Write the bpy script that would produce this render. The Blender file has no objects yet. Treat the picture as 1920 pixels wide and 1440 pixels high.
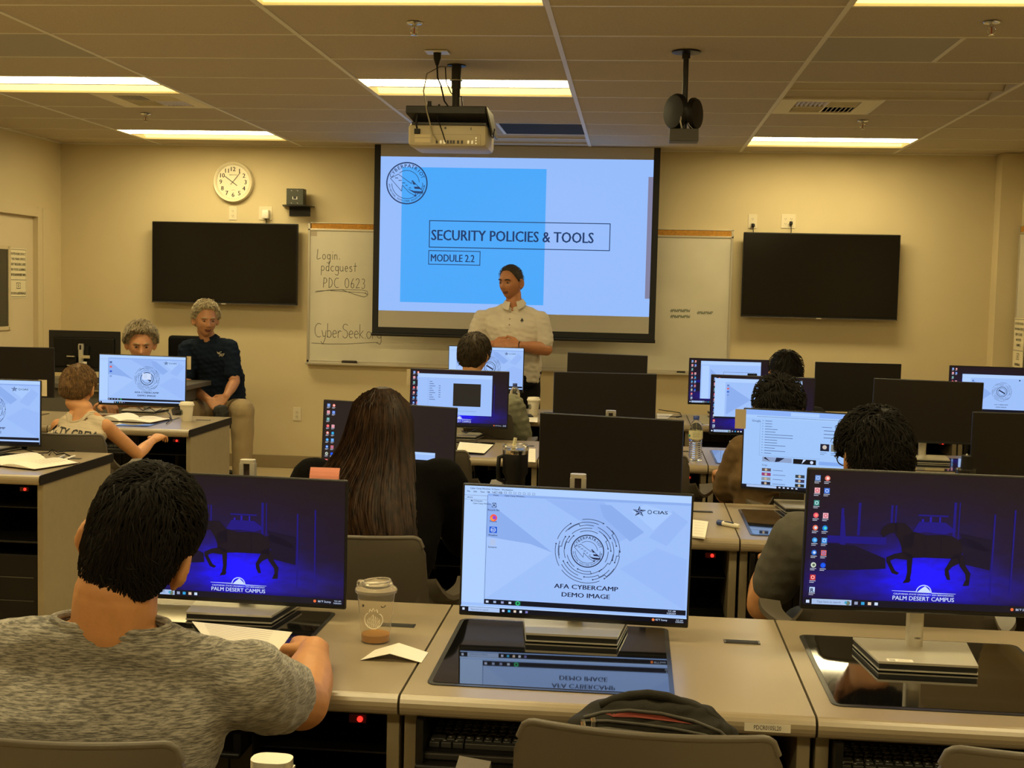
import bpy, bmesh, math, random
import numpy as np
from mathutils import Vector, Matrix
random.seed(7)
rng = np.random.default_rng(7)
SC = bpy.context.scene
COL = SC.collection
PI = math.pi
# ------------------------------------------------------------------ camera
F_PX = 2376.9
YAW, PIT, ROL, EYE = .0944, .0728, .0233, 1.56
_cy, _sy, _cp, _sp = math.cos(YAW), math.sin(YAW), math.cos(PIT), math.sin(PIT)
FWD = Vector((-_sy*_cp, _cy*_cp, -_sp))
_r = Vector((_cy, _sy, 0)); _u = _r.cross(FWD)
RGT = _r*math.cos(ROL) + _u*math.sin(ROL)
UPV = -_r*math.sin(ROL) + _u*math.cos(ROL)
cd = bpy.data.cameras.new('camera'); cam = bpy.data.objects.new('camera', cd); COL.objects.link(cam)
cam.matrix_world = Matrix(((RGT.x, UPV.x, -FWD.x, 0), (RGT.y, UPV.y, -FWD.y, 0), (RGT.z, UPV.z, -FWD.z, EYE), (0, 0, 0, 1)))
cd.sensor_width = 36; cd.lens = 36*F_PX/1920; cd.clip_start = .05; cd.clip_end = 60
SC.camera = cam

def at(px, py, Y):
    """point of the room at depth Y seen at a photo pixel (measuring help)"""
    d = FWD + RGT*((px-960)/F_PX) - UPV*((py-720)/F_PX)
    t = Y/d.y
    return Vector((d.x*t, Y, EYE + d.z*t))
def onz(px, py, z):
    d = FWD + RGT*((px-960)/F_PX) - UPV*((py-720)/F_PX)
    t = (z-EYE)/d.z
    return Vector((d.x*t, d.y*t, z))
# ------------------------------------------------------------------ world / exposure
w = bpy.data.worlds.new('world'); SC.world = w; w.use_nodes = True
w.node_tree.nodes['Background'].inputs[0].default_value = (1, .8, .5, 1)
w.node_tree.nodes['Background'].inputs[1].default_value = 0.02
vs = SC.view_settings
SC.display_settings.display_device = 'sRGB'
vs.view_transform = 'Standard'; vs.look = 'None'; vs.gamma = 1; vs.exposure = 0
vs.use_curve_mapping = False
LAMP_A = 25.0     # bright half of a lit troffer
LAMP_B = 1.5      # far half

# ------------------------------------------------------------------ materials
MATS = {}
def s2l(c):
    return tuple((v/255/12.92 if v/255 <= .04045 else ((v/255+.055)/1.055)**2.4) for v in c)
def new_mat(name):
    m = bpy.data.materials.new(name); m.use_nodes = True
    nt = m.node_tree
    return m, nt, nt.nodes['Principled BSDF']
def mat(name, col, rough=.6, metal=0, spec=None, noise=None, bump=None, emit=None, trans=0, coat=0, ior=None, alpha=None, sheen=0):
    """col linear rgb. noise=(scale, amount[, detail, stretch]); bump=(scale,strength)"""
    if name in MATS: return MATS[name]
    m, nt, b = new_mat(name)
    b.inputs['Base Color'].default_value = (*col, 1)
    b.inputs['Roughness'].default_value = rough
    b.inputs['Metallic'].default_value = metal
    if spec is not None: b.inputs['Specular IOR Level'].default_value = spec
    if trans: b.inputs['Transmission Weight'].default_value = trans
    if coat: b.inputs['Coat Weight'].default_value = coat; b.inputs['Coat Roughness'].default_value = .05
    if ior: b.inputs['IOR'].default_value = ior
    if sheen: b.inputs['Sheen Weight'].default_value = sheen
    if alpha is not None: b.inputs['Alpha'].default_value = alpha
    if emit:
        b.inputs['Emission Color'].default_value = (*emit[0], 1); b.inputs['Emission Strength'].default_value = emit[1]
    tc = None
    if noise or bump:
        tc = nt.nodes.new('ShaderNodeTexCoord')
    if noise:
        sc, am = noise[0], noise[1]
        st = noise[3] if len(noise) > 3 else (1, 1, 1)
        mp = nt.nodes.new('ShaderNodeMapping'); mp.inputs['Scale'].default_value = st
        nt.links.new(tc.outputs['Object'], mp.inputs[0])
        n = nt.nodes.new('ShaderNodeTexNoise'); n.inputs['Scale'].default_value = sc
        n.inputs['Detail'].default_value = noise[2] if len(noise) > 2 else 3
        nt.links.new(mp.outputs[0], n.inputs['Vector'])
        r = nt.nodes.new('ShaderNodeValToRGB')
        r.color_ramp.elements[0].position = .32; r.color_ramp.elements[1].position = .68
        lo = tuple(max(0, c*(1-am)) for c in col); hi = tuple(min(1, c*(1+am)) for c in col)
        r.color_ramp.elements[0].color = (*lo, 1); r.color_ramp.elements[1].color = (*hi, 1)
        nt.links.new(n.outputs['Fac'], r.inputs[0]); nt.links.new(r.outputs[0], b.inputs['Base Color'])
    if bump:
        n2 = nt.nodes.new('ShaderNodeTexNoise'); n2.inputs['Scale'].default_value = bump[0]; n2.inputs['Detail'].default_value = 4
        if len(bump) > 2:
            mp2 = nt.nodes.new('ShaderNodeMapping'); mp2.inputs['Scale'].default_value = bump[2]
            nt.links.new(tc.outputs['Object'], mp2.inputs[0]); nt.links.new(mp2.outputs[0], n2.inputs['Vector'])
        else: nt.links.new(tc.outputs['Object'], n2.inputs['Vector'])
        bp = nt.nodes.new('ShaderNodeBump'); bp.inputs['Strength'].default_value = bump[1]; bp.inputs['Distance'].default_value = .01
        nt.links.new(n2.outputs['Fac'], bp.inputs['Height']); nt.links.new(bp.outputs[0], b.inputs['Normal'])
    MATS[name] = m
    return m
EM = {}
def emis(rgb, k=1.0):
    """screen pixel colour: sRGB 0..255 given off by a display, or glow painted in for projected or reflected light"""
    key = (tuple(rgb), k)
    if key in EM: return EM[key]
    m, nt, b = new_mat('display_%02x%02x%02x' % tuple(int(v) for v in rgb))
    b.inputs['Base Color'].default_value = (.004, .004, .004, 1)
    b.inputs['Roughness'].default_value = .35
    b.inputs['Specular IOR Level'].default_value = .25
    b.inputs['Emission Color'].default_value = (*s2l(rgb), 1)
    b.inputs['Emission Strength'].default_value = k
    EM[key] = m
    return m
# ------------------------------------------------------------------ mesh builder
class MB:
    def __init__(s): s.v = []; s.f = []; s.m = []; s.mats = []; s.T = Matrix.Identity(4)
    def mi(s, m):
        if m not in s.mats: s.mats.append(m)
        return s.mats.index(m)
    def add(s, vs_, fs, m):
        b = len(s.v); k = s.mi(m)
        for v in vs_: s.v.append(tuple(s.T @ Vector(v)))
        for f in fs: s.f.append(tuple(b+i for i in f)); s.m.append(k)
    def box(s, c, d, m, rz=0, bev=0, R=None):
        """centre, full dims"""
        x, y, z = d[0]/2, d[1]/2, d[2]/2
        if bev > 0:
            bm = bmesh.new(); bmesh.ops.create_cube(bm, size=1)
            for v in bm.verts: v.co = Vector((v.co.x*d[0], v.co.y*d[1], v.co.z*d[2]))
            bmesh.ops.bevel(bm, geom=bm.edges[:], offset=min(bev, min(d)*.49), segments=2, affect='EDGES', profile=.5)
            bm.verts.index_update()
            vv = [v.co.copy() for v in bm.verts]; ff = [[v.index for v in f.verts] for f in bm.faces]; bm.free()
        else:
            vv = [Vector(p) for p in ((-x,-y,-z),(x,-y,-z),(x,y,-z),(-x,y,-z),(-x,-y,z),(x,-y,z),(x,y,z),(-x,y,z))]
            ff = [(0,3,2,1),(4,5,6,7),(0,1,5,4),(1,2,6,5),(2,3,7,6),(3,0,4,7)]
        M = (R.to_4x4() if R else Matrix.Rotation(rz, 4, 'Z'))
        s.add([(M@p)+Vector(c) for p in vv], ff, m)
    def bx(s, x0, x1, y0, y1, z0, z1, m, bev=0):
        s.box(((x0+x1)/2, (y0+y1)/2, (z0+z1)/2), (abs(x1-x0), abs(y1-y0), abs(z1-z0)), m, bev=bev)
    def lathe(s, prof, c, m, n=24, axis='Z', caps=True, R=None):
        """prof: list (r, h)"""
        vv = []; ff = []
        for r, h in prof:
            for k in range(n):
                a = 2*PI*k/n; p = Vector((r*math.cos(a), r*math.sin(a), h))
                if axis == 'Y': p = Vector((p.x, p.z, p.y))
                if axis == 'X': p = Vector((p.z, p.x, p.y))
                if R: p = R @ p
                vv.append(p+Vector(c))
        for j in range(len(prof)-1):
            for k in range(n):
                q = (j*n+k, j*n+(k+1) % n, (j+1)*n+(k+1) % n, (j+1)*n+k)
                ff.append(q if axis != 'Y' else q[::-1])
        if caps:
            a = tuple(range(n))[::-1]; b_ = tuple((len(prof)-1)*n+k for k in range(n))
            ff.append(a if axis != 'Y' else a[::-1]); ff.append(b_ if axis != 'Y' else b_[::-1])
        s.add(vv, ff, m)
    def tube(s, pts, r, m, n=8, caps=True):
        pts = [Vector(p) for p in pts]; vv = []; ff = []; N = len(pts)
        rr = r if isinstance(r, (list, tuple)) else [r]*N
        up = Vector((0, 0, 1)); prev = None
        for i, p in enumerate(pts):
            t = (pts[min(i+1, N-1)]-pts[max(i-1, 0)])
            t = t.normalized() if t.length > 1e-9 else Vector((0, 0, 1))
            if prev is None:
                a = t.cross(up)
                if a.length < .1: a = t.cross(Vector((1, 0, 0)))
                a.normalize()
            else:
                a = prev - t*prev.dot(t)
                if a.length < 1e-6: a = t.cross(up)
                a.normalize()
            b = t.cross(a); prev = a
            for k in range(n):
                an = 2*PI*k/n; vv.append(p + (a*math.cos(an)+b*math.sin(an))*rr[i])
        for i in range(N-1):
            for k in range(n): ff.append((i*n+k, i*n+(k+1) % n, (i+1)*n+(k+1) % n, (i+1)*n+k))
        if caps: ff.append(tuple(range(n))[::-1]); ff.append(tuple((N-1)*n+k for k in range(n)))
        s.add(vv, ff, m)
    def prism(s, poly, z0, z1, m, plane='XY'):
        """poly 2D list ccw extruded"""
        n = len(poly)
        def P(a, b, c): return {'XY': (a, b, c), 'XZ': (a, c, b), 'YZ': (c, a, b)}[plane]
        vv = [P(a, b, z0) for a, b in poly]+[P(a, b, z1) for a, b in poly]
        ff = [tuple(range(n))[::-1], tuple(range(n, 2*n))]+[(i, (i+1) % n, n+(i+1) % n, n+i) for i in range(n)]
        if plane == 'XZ': ff = [f[::-1] for f in ff]
        s.add(vv, ff, m)
    def ell(s, c, r, m, n=16, R=None):
        vv = []; ff = []; h = n//2
        for j in range(h+1):
            t = PI*j/h
            for k in range(n):
                a = 2*PI*k/n; p = Vector((r[0]*math.sin(t)*math.cos(a), r[1]*math.sin(t)*math.sin(a), r[2]*math.cos(t)))
                vv.append((R@p if R else p)+Vector(c))
        for j in range(h):
            for k in range(n): ff.append((j*n+k, (j+1)*n+k, (j+1)*n+(k+1) % n, j*n+(k+1) % n))
        s.add(vv, ff, m)
    def build(s, name, parent=None, loc=None, smooth=None, bevel=0):
        me = bpy.data.meshes.new(name)
        o_ = Vector(loc) if loc is not None else Vector((0, 0, 0))
        me.from_pydata([tuple(Vector(v)-o_) for v in s.v] if loc is not None else s.v, [], s.f)
        for m in s.mats: me.materials.append(m)
        me.polygons.foreach_set('material_index', s.m)
        o = bpy.data.objects.new(name, me); COL.objects.link(o)
        if loc is not None: o.location = o_
        if parent is not None: o.parent = parent
        if smooth is not None:
            me.polygons.foreach_set('use_smooth', [True]*len(me.polygons))
            try: me.set_sharp_from_angle(angle=math.radians(smooth))
            except Exception: pass
        me.update()
        return o
def tag(o, label=None, cat=None, group=None, kind=None):
    if label: o['label'] = label
    if cat: o['category'] = cat
    if group: o['group'] = group
    if kind: o['kind'] = kind
    return o
def empty(name, loc=(0, 0, 0), rz=0):
    o = bpy.data.objects.new(name, None); COL.objects.link(o); o.location = loc; o.rotation_euler = (0, 0, rz)
    o.empty_display_size = .1
    return o
def kids(o): return [c for c in bpy.data.objects if c.parent == o]
def copy_tree(o, parent=None):
    c = o.copy(); COL.objects.link(c); c.parent = parent
    for ch in kids(o): copy_tree(ch, c)
    return c
def struct(o): o['kind'] = 'structure'; return o
# flat text as mesh polygons (built-in font), cached
TXT = {}
def text_geo(s, bold=0.0, shear=0.0):
    key = (s, bold, shear)
    if key in TXT: return TXT[key]
    cu = bpy.data.curves.new('t', 'FONT'); cu.body = s; cu.size = 1; cu.offset = bold; cu.resolution_u = 2; cu.shear = shear
    ob = bpy.data.objects.new('t', cu); COL.objects.link(ob)
    me = bpy.data.meshes.new_from_object(ob)
    vv = [(v.co.x, v.co.y) for v in me.vertices]; ff = [tuple(p.vertices) for p in me.polygons]
    COL.objects.unlink(ob); bpy.data.objects.remove(ob); bpy.data.curves.remove(cu); bpy.data.meshes.remove(me)
    xs = [v[0] for v in vv] or [0]
    TXT[key] = (vv, ff, min(xs), max(xs))
    return TXT[key]
class Canvas:
    """flat picture on the local XZ plane facing -Y, u 0..1 left-right, v 0..1 bottom-top"""
    def __init__(s, W, H, mb, y0=0, step=.00012, org=(0, 0, 0)):
        s.W, s.H, s.mb, s.y, s.step = W, H, mb, y0, step; s.o = org
    def P(s, u, v, y): return (s.o[0]+(u-.5)*s.W, s.o[1]+y, s.o[2]+(v-.5)*s.H)
    def lay(s): s.y -= s.step; return s.y
    def poly(s, pts, m, new=True):
        y = s.lay() if new else s.y
        s.mb.add([s.P(u, v, y) for u, v in pts], [tuple(range(len(pts)))], m)
    def rect(s, u0, v0, u1, v1, m, new=True):
        s.poly([(u0, v0), (u1, v0), (u1, v1), (u0, v1)], m, new)
    def frame(s, u0, v0, u1, v1, t, m):
        tu, tv = t/s.W, t/s.H
        s.lay()
        s.rect(u0, v0, u1, v0+tv, m, False); s.rect(u0, v1-tv, u1, v1, m, False)
        s.rect(u0, v0, u0+tu, v1, m, False); s.rect(u1-tu, v0, u1, v1, m, False)
    def text(s, t, u, v, h, m, bold=0, align='L', sx=1.0, rot=0, shear=0, new=True):
        """h metres cap height approx .7 em"""
        if bold > .010:      # heavier face: overlaid copies keep the counters open
            y_ = s.lay() if new else s.y
            d_ = bold*h/s.W*1.4*abs(math.cos(rot))
            for dd in (-d_, 0, d_): w_ = s.text(t, u+dd, v, h, m, 0, align, sx, rot, shear, False)
            return w_
        vv, ff, x0, x1 = text_geo(t, bold, shear)
        k = h/.7; w = (x1-x0)*k*sx
        ox = {'L': 0, 'C': -w/2, 'R': -w}[align]
        y = s.lay() if new else s.y
        c, sn = math.cos(rot), math.sin(rot)
        pts = []
        for a, b in vv:
            X = (a-x0)*k*sx+ox; Z = b*k
            X, Z = X*c-Z*sn, X*sn+Z*c
            p = s.P(u, v, y); pts.append((p[0]+X, p[1], p[2]+Z))
        s.mb.add(pts, ff, m)
        return w
    def arctext(s, t, u, v, r, h, m, a0, a1, bold=0, inside=False):
        """text along an arc centred (u,v) radius r metres from angle a0 to a1 (deg)"""
        s.lay(); n = len(t)
        for i, ch in enumerate(t):
            if ch == ' ': continue
            a = math.radians(a0+(a1-a0)*(i/(n-1)))
            uu = u+r*math.cos(a)/s.W; vv = v+r*math.sin(a)/s.H
            s.text(ch, uu, vv, h, m, bold, 'C', rot=a-PI/2 if not inside else a+PI/2, new=False)
    def ring(s, u, v, r, t, m, a0=0, a1=360, n=48, new=True):
        y = s.lay() if new else s.y
        k = max(2, int(n*abs(a1-a0)/360)); vv = []; ff = []
        for i in range(k+1):
            a = math.radians(a0+(a1-a0)*i/k)
            for rr in (r-t/2, r+t/2):
                p = s.P(u, v, y); vv.append((p[0]+rr*math.cos(a), p[1], p[2]+rr*math.sin(a)))
        for i in range(k): ff.append((2*i, 2*i+1, 2*i+3, 2*i+2))
        s.mb.add(vv, ff, m)
    def disc(s, u, v, r, m, n=20, new=True):
        y = s.lay() if new else s.y; p = s.P(u, v, y)
        s.mb.add([(p[0]+r*math.cos(2*PI*i/n), p[1], p[2]+r*math.sin(2*PI*i/n)) for i in range(n)], [tuple(range(n))], m)
    def line(s, pts, t, m, new=True):
        """polyline of width t metres"""
        y = s.lay() if new else s.y
        for (a, b), (c, d) in zip(pts[:-1], pts[1:]):
            p = Vector(s.P(a, b, y)); q = Vector(s.P(c, d, y)); e = q-p
            if e.length < 1e-7: continue
            e.normalize(); nrm = Vector((-e.z, 0, e.x))*t/2; p2 = p-e*t*.3; q2 = q+e*t*.3
            s.mb.add([p2-nrm, q2-nrm, q2+nrm, p2+nrm], [(0, 1, 2, 3)], m)
# palette -----------------------------------------------------------
WALL = mat('cream_wall_paint', (.64, .54, .33), .75, bump=(180, .08), noise=(1.3, .03))
WALLR = mat('door_frame_paint', (.72, .62, .42), .5)
CEIL = mat('acoustic_tile', (.55, .475, .35), .9, noise=(220, .10, 2), bump=(260, .25))
TBAR = mat('ceiling_grid_white', (.80, .76, .66), .45)
FLOORM = mat('beige_vinyl_floor', (.46, .37, .22), .4, noise=(2.5, .10), bump=(60, .03))
BASEM = mat('baseboard_rubber', (.30, .23, .13), .5)
LAM = mat('desk_laminate', (.265, .222, .155), .33, noise=(260, .13, 3), bump=(300, .02))
LAMEDGE = mat('desk_edge_moulding', (.31, .25, .165), .28)
PANEL = mat('desk_side_panel', (.27, .22, .135), .45, noise=(30, .04))
BLK = mat('black_plastic', (.008, .007, .006), .45, spec=.25)
BLKM = mat('black_steel', (.012, .011, .010), .38, metal=.3)
DKEDGE = mat('black_edge_band', (.010, .008, .006), .5, spec=.15)
GLASS = mat('black_glass_inset', (.004, .004, .004), .035, spec=.9, coat=.6)
GASK = mat('grey_gasket', (.05, .05, .05), .25, metal=.5)
SILV = mat('silver_plastic', (.60, .57, .50), .32, metal=.55)
SILVD = mat('silver_shadow_gap', (.01, .01, .01), .5)
CHAIRM = mat('grey_moulded_plastic', (.105, .088, .066), .42, bump=(500, .05))
CHROME = mat('chrome', (.7, .7, .68), .15, metal=1)
WHITEP = mat('white_paper', (.84, .79, .68), .7, noise=(20, .02))
WHITEPL = mat('white_plastic', (.80, .75, .64), .35)
OFFSCR = mat('switched_off_screen', (.011, .008, .006), .40, spec=.32)
TVBLK = mat('television_glass', (.005, .004, .003), .14, spec=.28)
BEZ = mat('monitor_bezel', (.008, .008, .010), .35)
INK = mat('black_ink', (.012, .012, .014), .6)
# ================================================================== ROOM
XL, XR, YB, YF, ZC = -4.95, 3.03, -1.6, 10.6, 2.74
GX0, GY0, GX, GY = -.393, 5.331, 1.2192, .6096
LIT = [(-1,-1),(-3,3),(-1,3),(-3,7),(1,7),(1,-1),(-3,-1),(-3,-5),(-1,-5),(1,-5),(-1,-9),(1,-9)]
OFF = [(1,3),(-1,7)]
HALF = {(-1,6):'R', (-3,1):'R', (1,1):'L', (-3,4):'R', (1,4):'L'}   # half-cells replaced by grilles or panels
def cell(i, k): return GX0+i*GX, GX0+(i+1)*GX, GY0+k*GY, GY0+(k+1)*GY
f = MB(); f.bx(XL-.1, XR+.1, YB-.1, YF+.1, -.08, 0, FLOORM); struct(f.build('floor'))
f = MB(); f.bx(XL-.1, XR+.1, YF, YF+.12, 0, ZC+.25, WALL); struct(f.build('wall_front'))
f = MB(); f.bx(XL-.1, XR+.1, YB-.12, YB, 0, ZC+.25, WALL); struct(f.build('wall_back'))
f = MB(); f.bx(XR, XR+.12, YB, YF, 0, ZC+.25, WALL); struct(f.build('wall_right'))
f = MB()   # left wall with the door opening y 9.20..10.13, z 0..2.09
f.bx(XL-.12, XL, YB, 9.16, 0, ZC+.25, WALL); f.bx(XL-.12, XL, 10.13, YF, 0, ZC+.25, WALL); f.bx(XL-.12, XL, 9.16, 10.13, 2.09, ZC+.25, WALL)
f.bx(XL-.25, XL-.125, 8.9, 10.4, 0, 2.3, WALL)
struct(f.build('wall_left'))
f = MB(); f.bx(2.86, XR, 10.43, YF, 0, ZC, WALL); struct(f.build('trim_3'))     # corner pilaster
# suspended ceiling: tiles with gaps for the fittings
f = MB()
for i in range(-4, 3):
    for k in range(-12, 9):
        x0, x1, y0, y1 = cell(i, k)
        x0, x1, y0, y1 = max(x0, XL), min(x1, XR), max(y0, YB), min(y1, YF)
        if x1-x0 < .01 or y1-y0 < .01: continue
        if (i, k) in LIT or (i, k) in OFF: continue
        h = HALF.get((i, k))
        xm = GX0+(i+.5)*GX
        if h == 'R': x1 = xm
        if h == 'L': x0 = xm
        g = .004
        f.bx(x0+g, x1-g, y0+g, y1-g, ZC+.003, ZC+.018, CEIL)
f.bx(XL, XR, YB, YF, ZC+.24, ZC+.25, mat('plenum_dark', (.05, .04, .03), .9))
struct(f.build('ceiling'))
f = MB()
i = -4
for i in range(-4, 3):
    x = GX0+i*GX
    if x < XL or x > XR: continue
    f.bx(x-.012, x+.012, YB, YF, ZC-.001, ZC+.004, TBAR); f.bx(x-.002, x+.002, YB, YF, ZC+.004, ZC+.03, TBAR)
for k in range(-11, 10):
    y = GY0+k*GY
    if y > YF: continue
    f.bx(XL, XR, y-.008, y+.008, ZC, ZC+.0045, TBAR)
for (i, k), h in HALF.items():
    x0, x1, y0, y1 = cell(i, k); xm = (x0+x1)/2
    f.bx(xm-.011, xm+.011, y0, y1, ZC-.001, ZC+.004, TBAR)
x0, x1, y0, y1 = cell(1, 1)
struct(f.build('trim_1'))
f = MB()
f.bx(XL, XR, YF-.022, YF, ZC-.005, ZC+.003, TBAR); f.bx(XL, XL+.022, YB, YF, ZC-.005, ZC+.003, TBAR); f.bx(XR-.022, XR, YB, YF, ZC-.005, ZC+.003, TBAR)
struct(f.build('trim_2'))
def base(nm, x0, x1, y0, y1):
    f = MB(); f.bx(x0, x1, y0, y1, 0, .11, BASEM, bev=.003); struct(f.build(nm))
base('baseboard_front', XL, 2.86, YF-.012, YF)
base('baseboard_left', XL, XL+.012, YB, 9.05)
base('baseboard_right', XR-.012, XR, YB, 10.43)
# ---------- troffers
LBR = mat('lamp_lens_bright', (.9, .85, .7), .5, emit=((1, .83, .44), LAMP_A))
LFA = mat('lamp_lens_reflector', (.9, .8, .5), .5, emit=((1, .76, .30), LAMP_B))
LRIM = mat('lamp_rim', (.85, .78, .55), .4)
LOFFM = mat('lamp_lens_unlit', (.62, .55, .43), .45)
def troffer(i, k, lit, label):
    x0, x1, y0, y1 = cell(i, k); x0 += .013; x1 -= .013; y0 += .009; y1 -= .009
    cx, cy = (x0+x1)/2, (y0+y1)/2
    t = empty('ceiling_light', (cx, cy, ZC)); tag(t, label, 'ceiling light', 'recessed lights in the ceiling')
    b = MB(); hx, hy = (x1-x0)/2, (y1-y0)/2; z1 = .15
    for q in ((-hx, -hx+.004, -hy, hy), (hx-.004, hx, -hy, hy), (-hx, hx, -hy, -hy+.004), (-hx, hx, hy-.004, hy)):
        b.bx(*q, .0, z1, LRIM if lit else LOFFM)
    b.bx(-hx, hx, -hy, hy, z1, z1+.004, LRIM)
    b.build('housing', t)
    # two curved lens bays with a centre rib
    for s, nm, mt in ((-1, 'lens', LBR if lit else LOFFM), (1, 'lens', LFA if lit else LOFFM)):
        m = MB(); n = 8; vv = []; ff = []
        ya, yb = (-hy+.006, -.012) if s < 0 else (.012, hy-.006)
        for j in range(n+1):
            u = j/n; y = ya+(yb-ya)*u; z = .012+.055*math.sin(PI*u)
            vv += [(-hx+.006, y, z), (hx-.006, y, z)]
        for j in range(n): ff.append((2*j, 2*j+1, 2*j+3, 2*j+2))
        for e in (0, 1):
            pass
        m.add(vv, ff, mt); m.build('lens', t, smooth=60)
    c = MB(); c.bx(-hx, hx, -.014, .014, .004, .03, LRIM if lit else LOFFM, bev=.004); c.build('centre_rib', t)
    return t
LL = {(-1,-1):'lit ceiling light cut by the top edge, left of centre', (1,-1):'lit ceiling light cut by the top right corner',
 (-3,3):'lit ceiling light cut by the left edge, above the slatted air vent', (-1,3):'lit ceiling light right behind the projector mount',
 (-3,7):'lit ceiling light nearest the wall clock', (1,7):'lit ceiling light nearest the right-hand television'}
for (i, k) in LIT: troffer(i, k, True, LL.get((i, k), 'lit recessed ceiling light behind the viewer in the ceiling grid'))
troffer(1, 3, False, 'unlit ceiling light beside the right air vent')
troffer(-1, 7, False, 'unlit ceiling light just above the projection screen')
# ---------- vents and panels
def vent(i, k, label):
    x0, x1, y0, y1 = cell(i, k); xm = (x0+x1)/2
    if HALF[(i, k)] == 'R': x0 = xm
    else: x1 = xm
    x0 += .013; x1 -= .013; y0 += .009; y1 -= .009
    t = empty('air_vent', ((x0+x1)/2, (y0+y1)/2, ZC)); hx, hy = (x1-x0)/2, (y1-y0)/2
    tag(t, label, 'air vent', 'square ceiling air vents')
    W = mat('vent_enamel', (.82, .74, .55), .4); r = .10
    f = MB()
    for q in ((-hx, -hx+r, -hy, hy), (hx-r, hx, -hy, hy), (-hx+r, hx-r, -hy, -hy+r*.7), (-hx+r, hx-r, hy-r*.7, hy)): f.bx(*q, -.002, .006, W)
    f.build('frame', t)
    f = MB(); f.bx(-hx+r-.01, hx-r+.01, -hy+.05, hy-.05, .07, .075, BLK); f.build('backing', t)
    # four quadrants of blades
    ix, iy = hx-r, hy-r*.7
    for qx in (-1, 1):
        for qy in (-1, 1):
            f = MB(); n = 7
            for j in range(n):
                u = (j+.5)/n
                if qx*qy > 0:
                    X = qx*ix*u; f.box((X, qy*iy/2, .012), (.003, iy*.94, .034), W, R=Matrix.Rotation(.6*qx, 3, 'Y'))
                else:
                    Y = qy*iy*u; f.box((qx*ix/2, Y, .012), (ix*.94, .003, .034), W, R=Matrix.Rotation(-.6*qy, 3, 'X'))
            f.build('blade_bank', t)
    f = MB(); f.bx(-ix, ix, -.004, .004, -.001, .04, W); f.bx(-.004, .004, -iy, iy, -.001, .04, W); f.build('divider', t)
vent(-3, 4, 'slatted ceiling air vent on the left, behind the long lit light')
vent(1, 4, 'slatted ceiling air vent on the right, beside the dark light')
def panel(i, k, label, nm, mt):
    x0, x1, y0, y1 = cell(i, k); xm = (x0+x1)/2
    if HALF[(i, k)] == 'R': x0 = xm
    else: x1 = xm
    f = MB(); f.bx(x0+.012, x1-.012, y0+.008, y1-.008, ZC+.002, ZC+.010, mt)
    o = f.build(nm); tag(o, label, 'ceiling panel'); return o
PERF = mat('perforated_return_panel', (.40, .37, .31), .55, noise=(900, .25, 0))
panel(-3, 1, 'smooth darker perforated ceiling panel in the top left corner', 'ceiling_panel', PERF)
panel(1, 1, 'smooth darker perforated ceiling panel on the upper right', 'ceiling_panel', PERF)
panel(-1, 6, 'dark square return grille in the ceiling before the screen', 'return_grille', mat('return_grille_dark', (.05, .042, .032), .8, spec=.1))
# ---------- sprinklers
def sprinkler(px, py, label):
    p = onz(px, py, ZC)
    t = empty('sprinkler_head', p); tag(t, label, 'sprinkler', 'sprinkler heads')
    f = MB(); f.lathe([(.012, 0), (.036, -.002), (.034, -.006), (.014, -.010)], (0, 0, 0), CHROME, 20); f.build('escutcheon', t, smooth=40)
    f = MB(); f.lathe([(.010, -.008), (.010, -.022), (.006, -.024)], (0, 0, 0), CHROME, 12)
    for s in (-1, 1): f.tube([(.010*s, 0, -.02), (.017*s, 0, -.03), (.014*s, 0, -.044), (.003*s, 0, -.052)], .0022, CHROME, 6)
    f.build('yoke', t, smooth=40)
    f = MB(); f.lathe([(.002, -.052), (.014, -.054), (.014, -.056), (.002, -.057)], (0, 0, 0), CHROME, 14); f.build('deflector', t)
    f = MB(); f.tube([(0, 0, -.022), (0, 0, -.05)], .0028, mat('bulb_red_glass', (.5, .12, .05), .1, trans=.5), 8); f.build('bulb', t)
sprinkler(777, 42, 'sprinkler head above and left of the projector')
sprinkler(1860, 41, 'sprinkler head nearest the top right corner')
sprinkler(273, 213, 'sprinkler head on the left, before the wall clock')
sprinkler(1618, 226, 'sprinkler head on the right, past the air vent')
# ---------- door on the left wall
FRX = XL
f = MB()
DM = mat('door_frame_enamel', (.62, .52, .33), .4)
f.bx(XL-.099, XL+.028, 10.124, 10.342, .002, 2.166, DM, bev=.004); f.bx(XL-.099, XL+.028, 9.00, 9.166, .002, 2.166, DM, bev=.004); f.bx(XL-.098, XL+.026, 9.10, 10.20, 2.084, 2.164, DM, bev=.003)
f.bx(XL-.095, XL-.062, 10.10, 10.126, .004, 2.086, DM); f.bx(XL+.026, XL+.034, 10.20, 10.33, .004, 2.16, DM, bev=.003)
dfr = struct(f.build('door_1'))
f = MB(); DL = mat('door_leaf', (.66, .56, .38), .45, noise=(3, .03)); f.bx(XL-.06, XL-.02, 9.16, 10.129, .01, 2.088, DL, bev=.002); dl = f.build('door_leaf', dfr)
f = MB()
for q in ((9.30, 9.70, 1.16, 1.19), (9.30, 9.70, 1.80, 1.83), (9.69, 9.73, 1.16, 1.83), (9.28, 9.32, 1.16, 1.83)):
    f.bx(XL-.02, XL-.008, q[0], q[1], q[2], q[3], DM, bev=.002)
f.build('lite_frame', dl)
f = MB(); f.bx(XL-.021, XL-.016, 9.32, 9.69, 1.19, 1.80, mat('dark_door_glass', (.035, .035, .028), .08)); f.build('glass_pane', dl)
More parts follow.
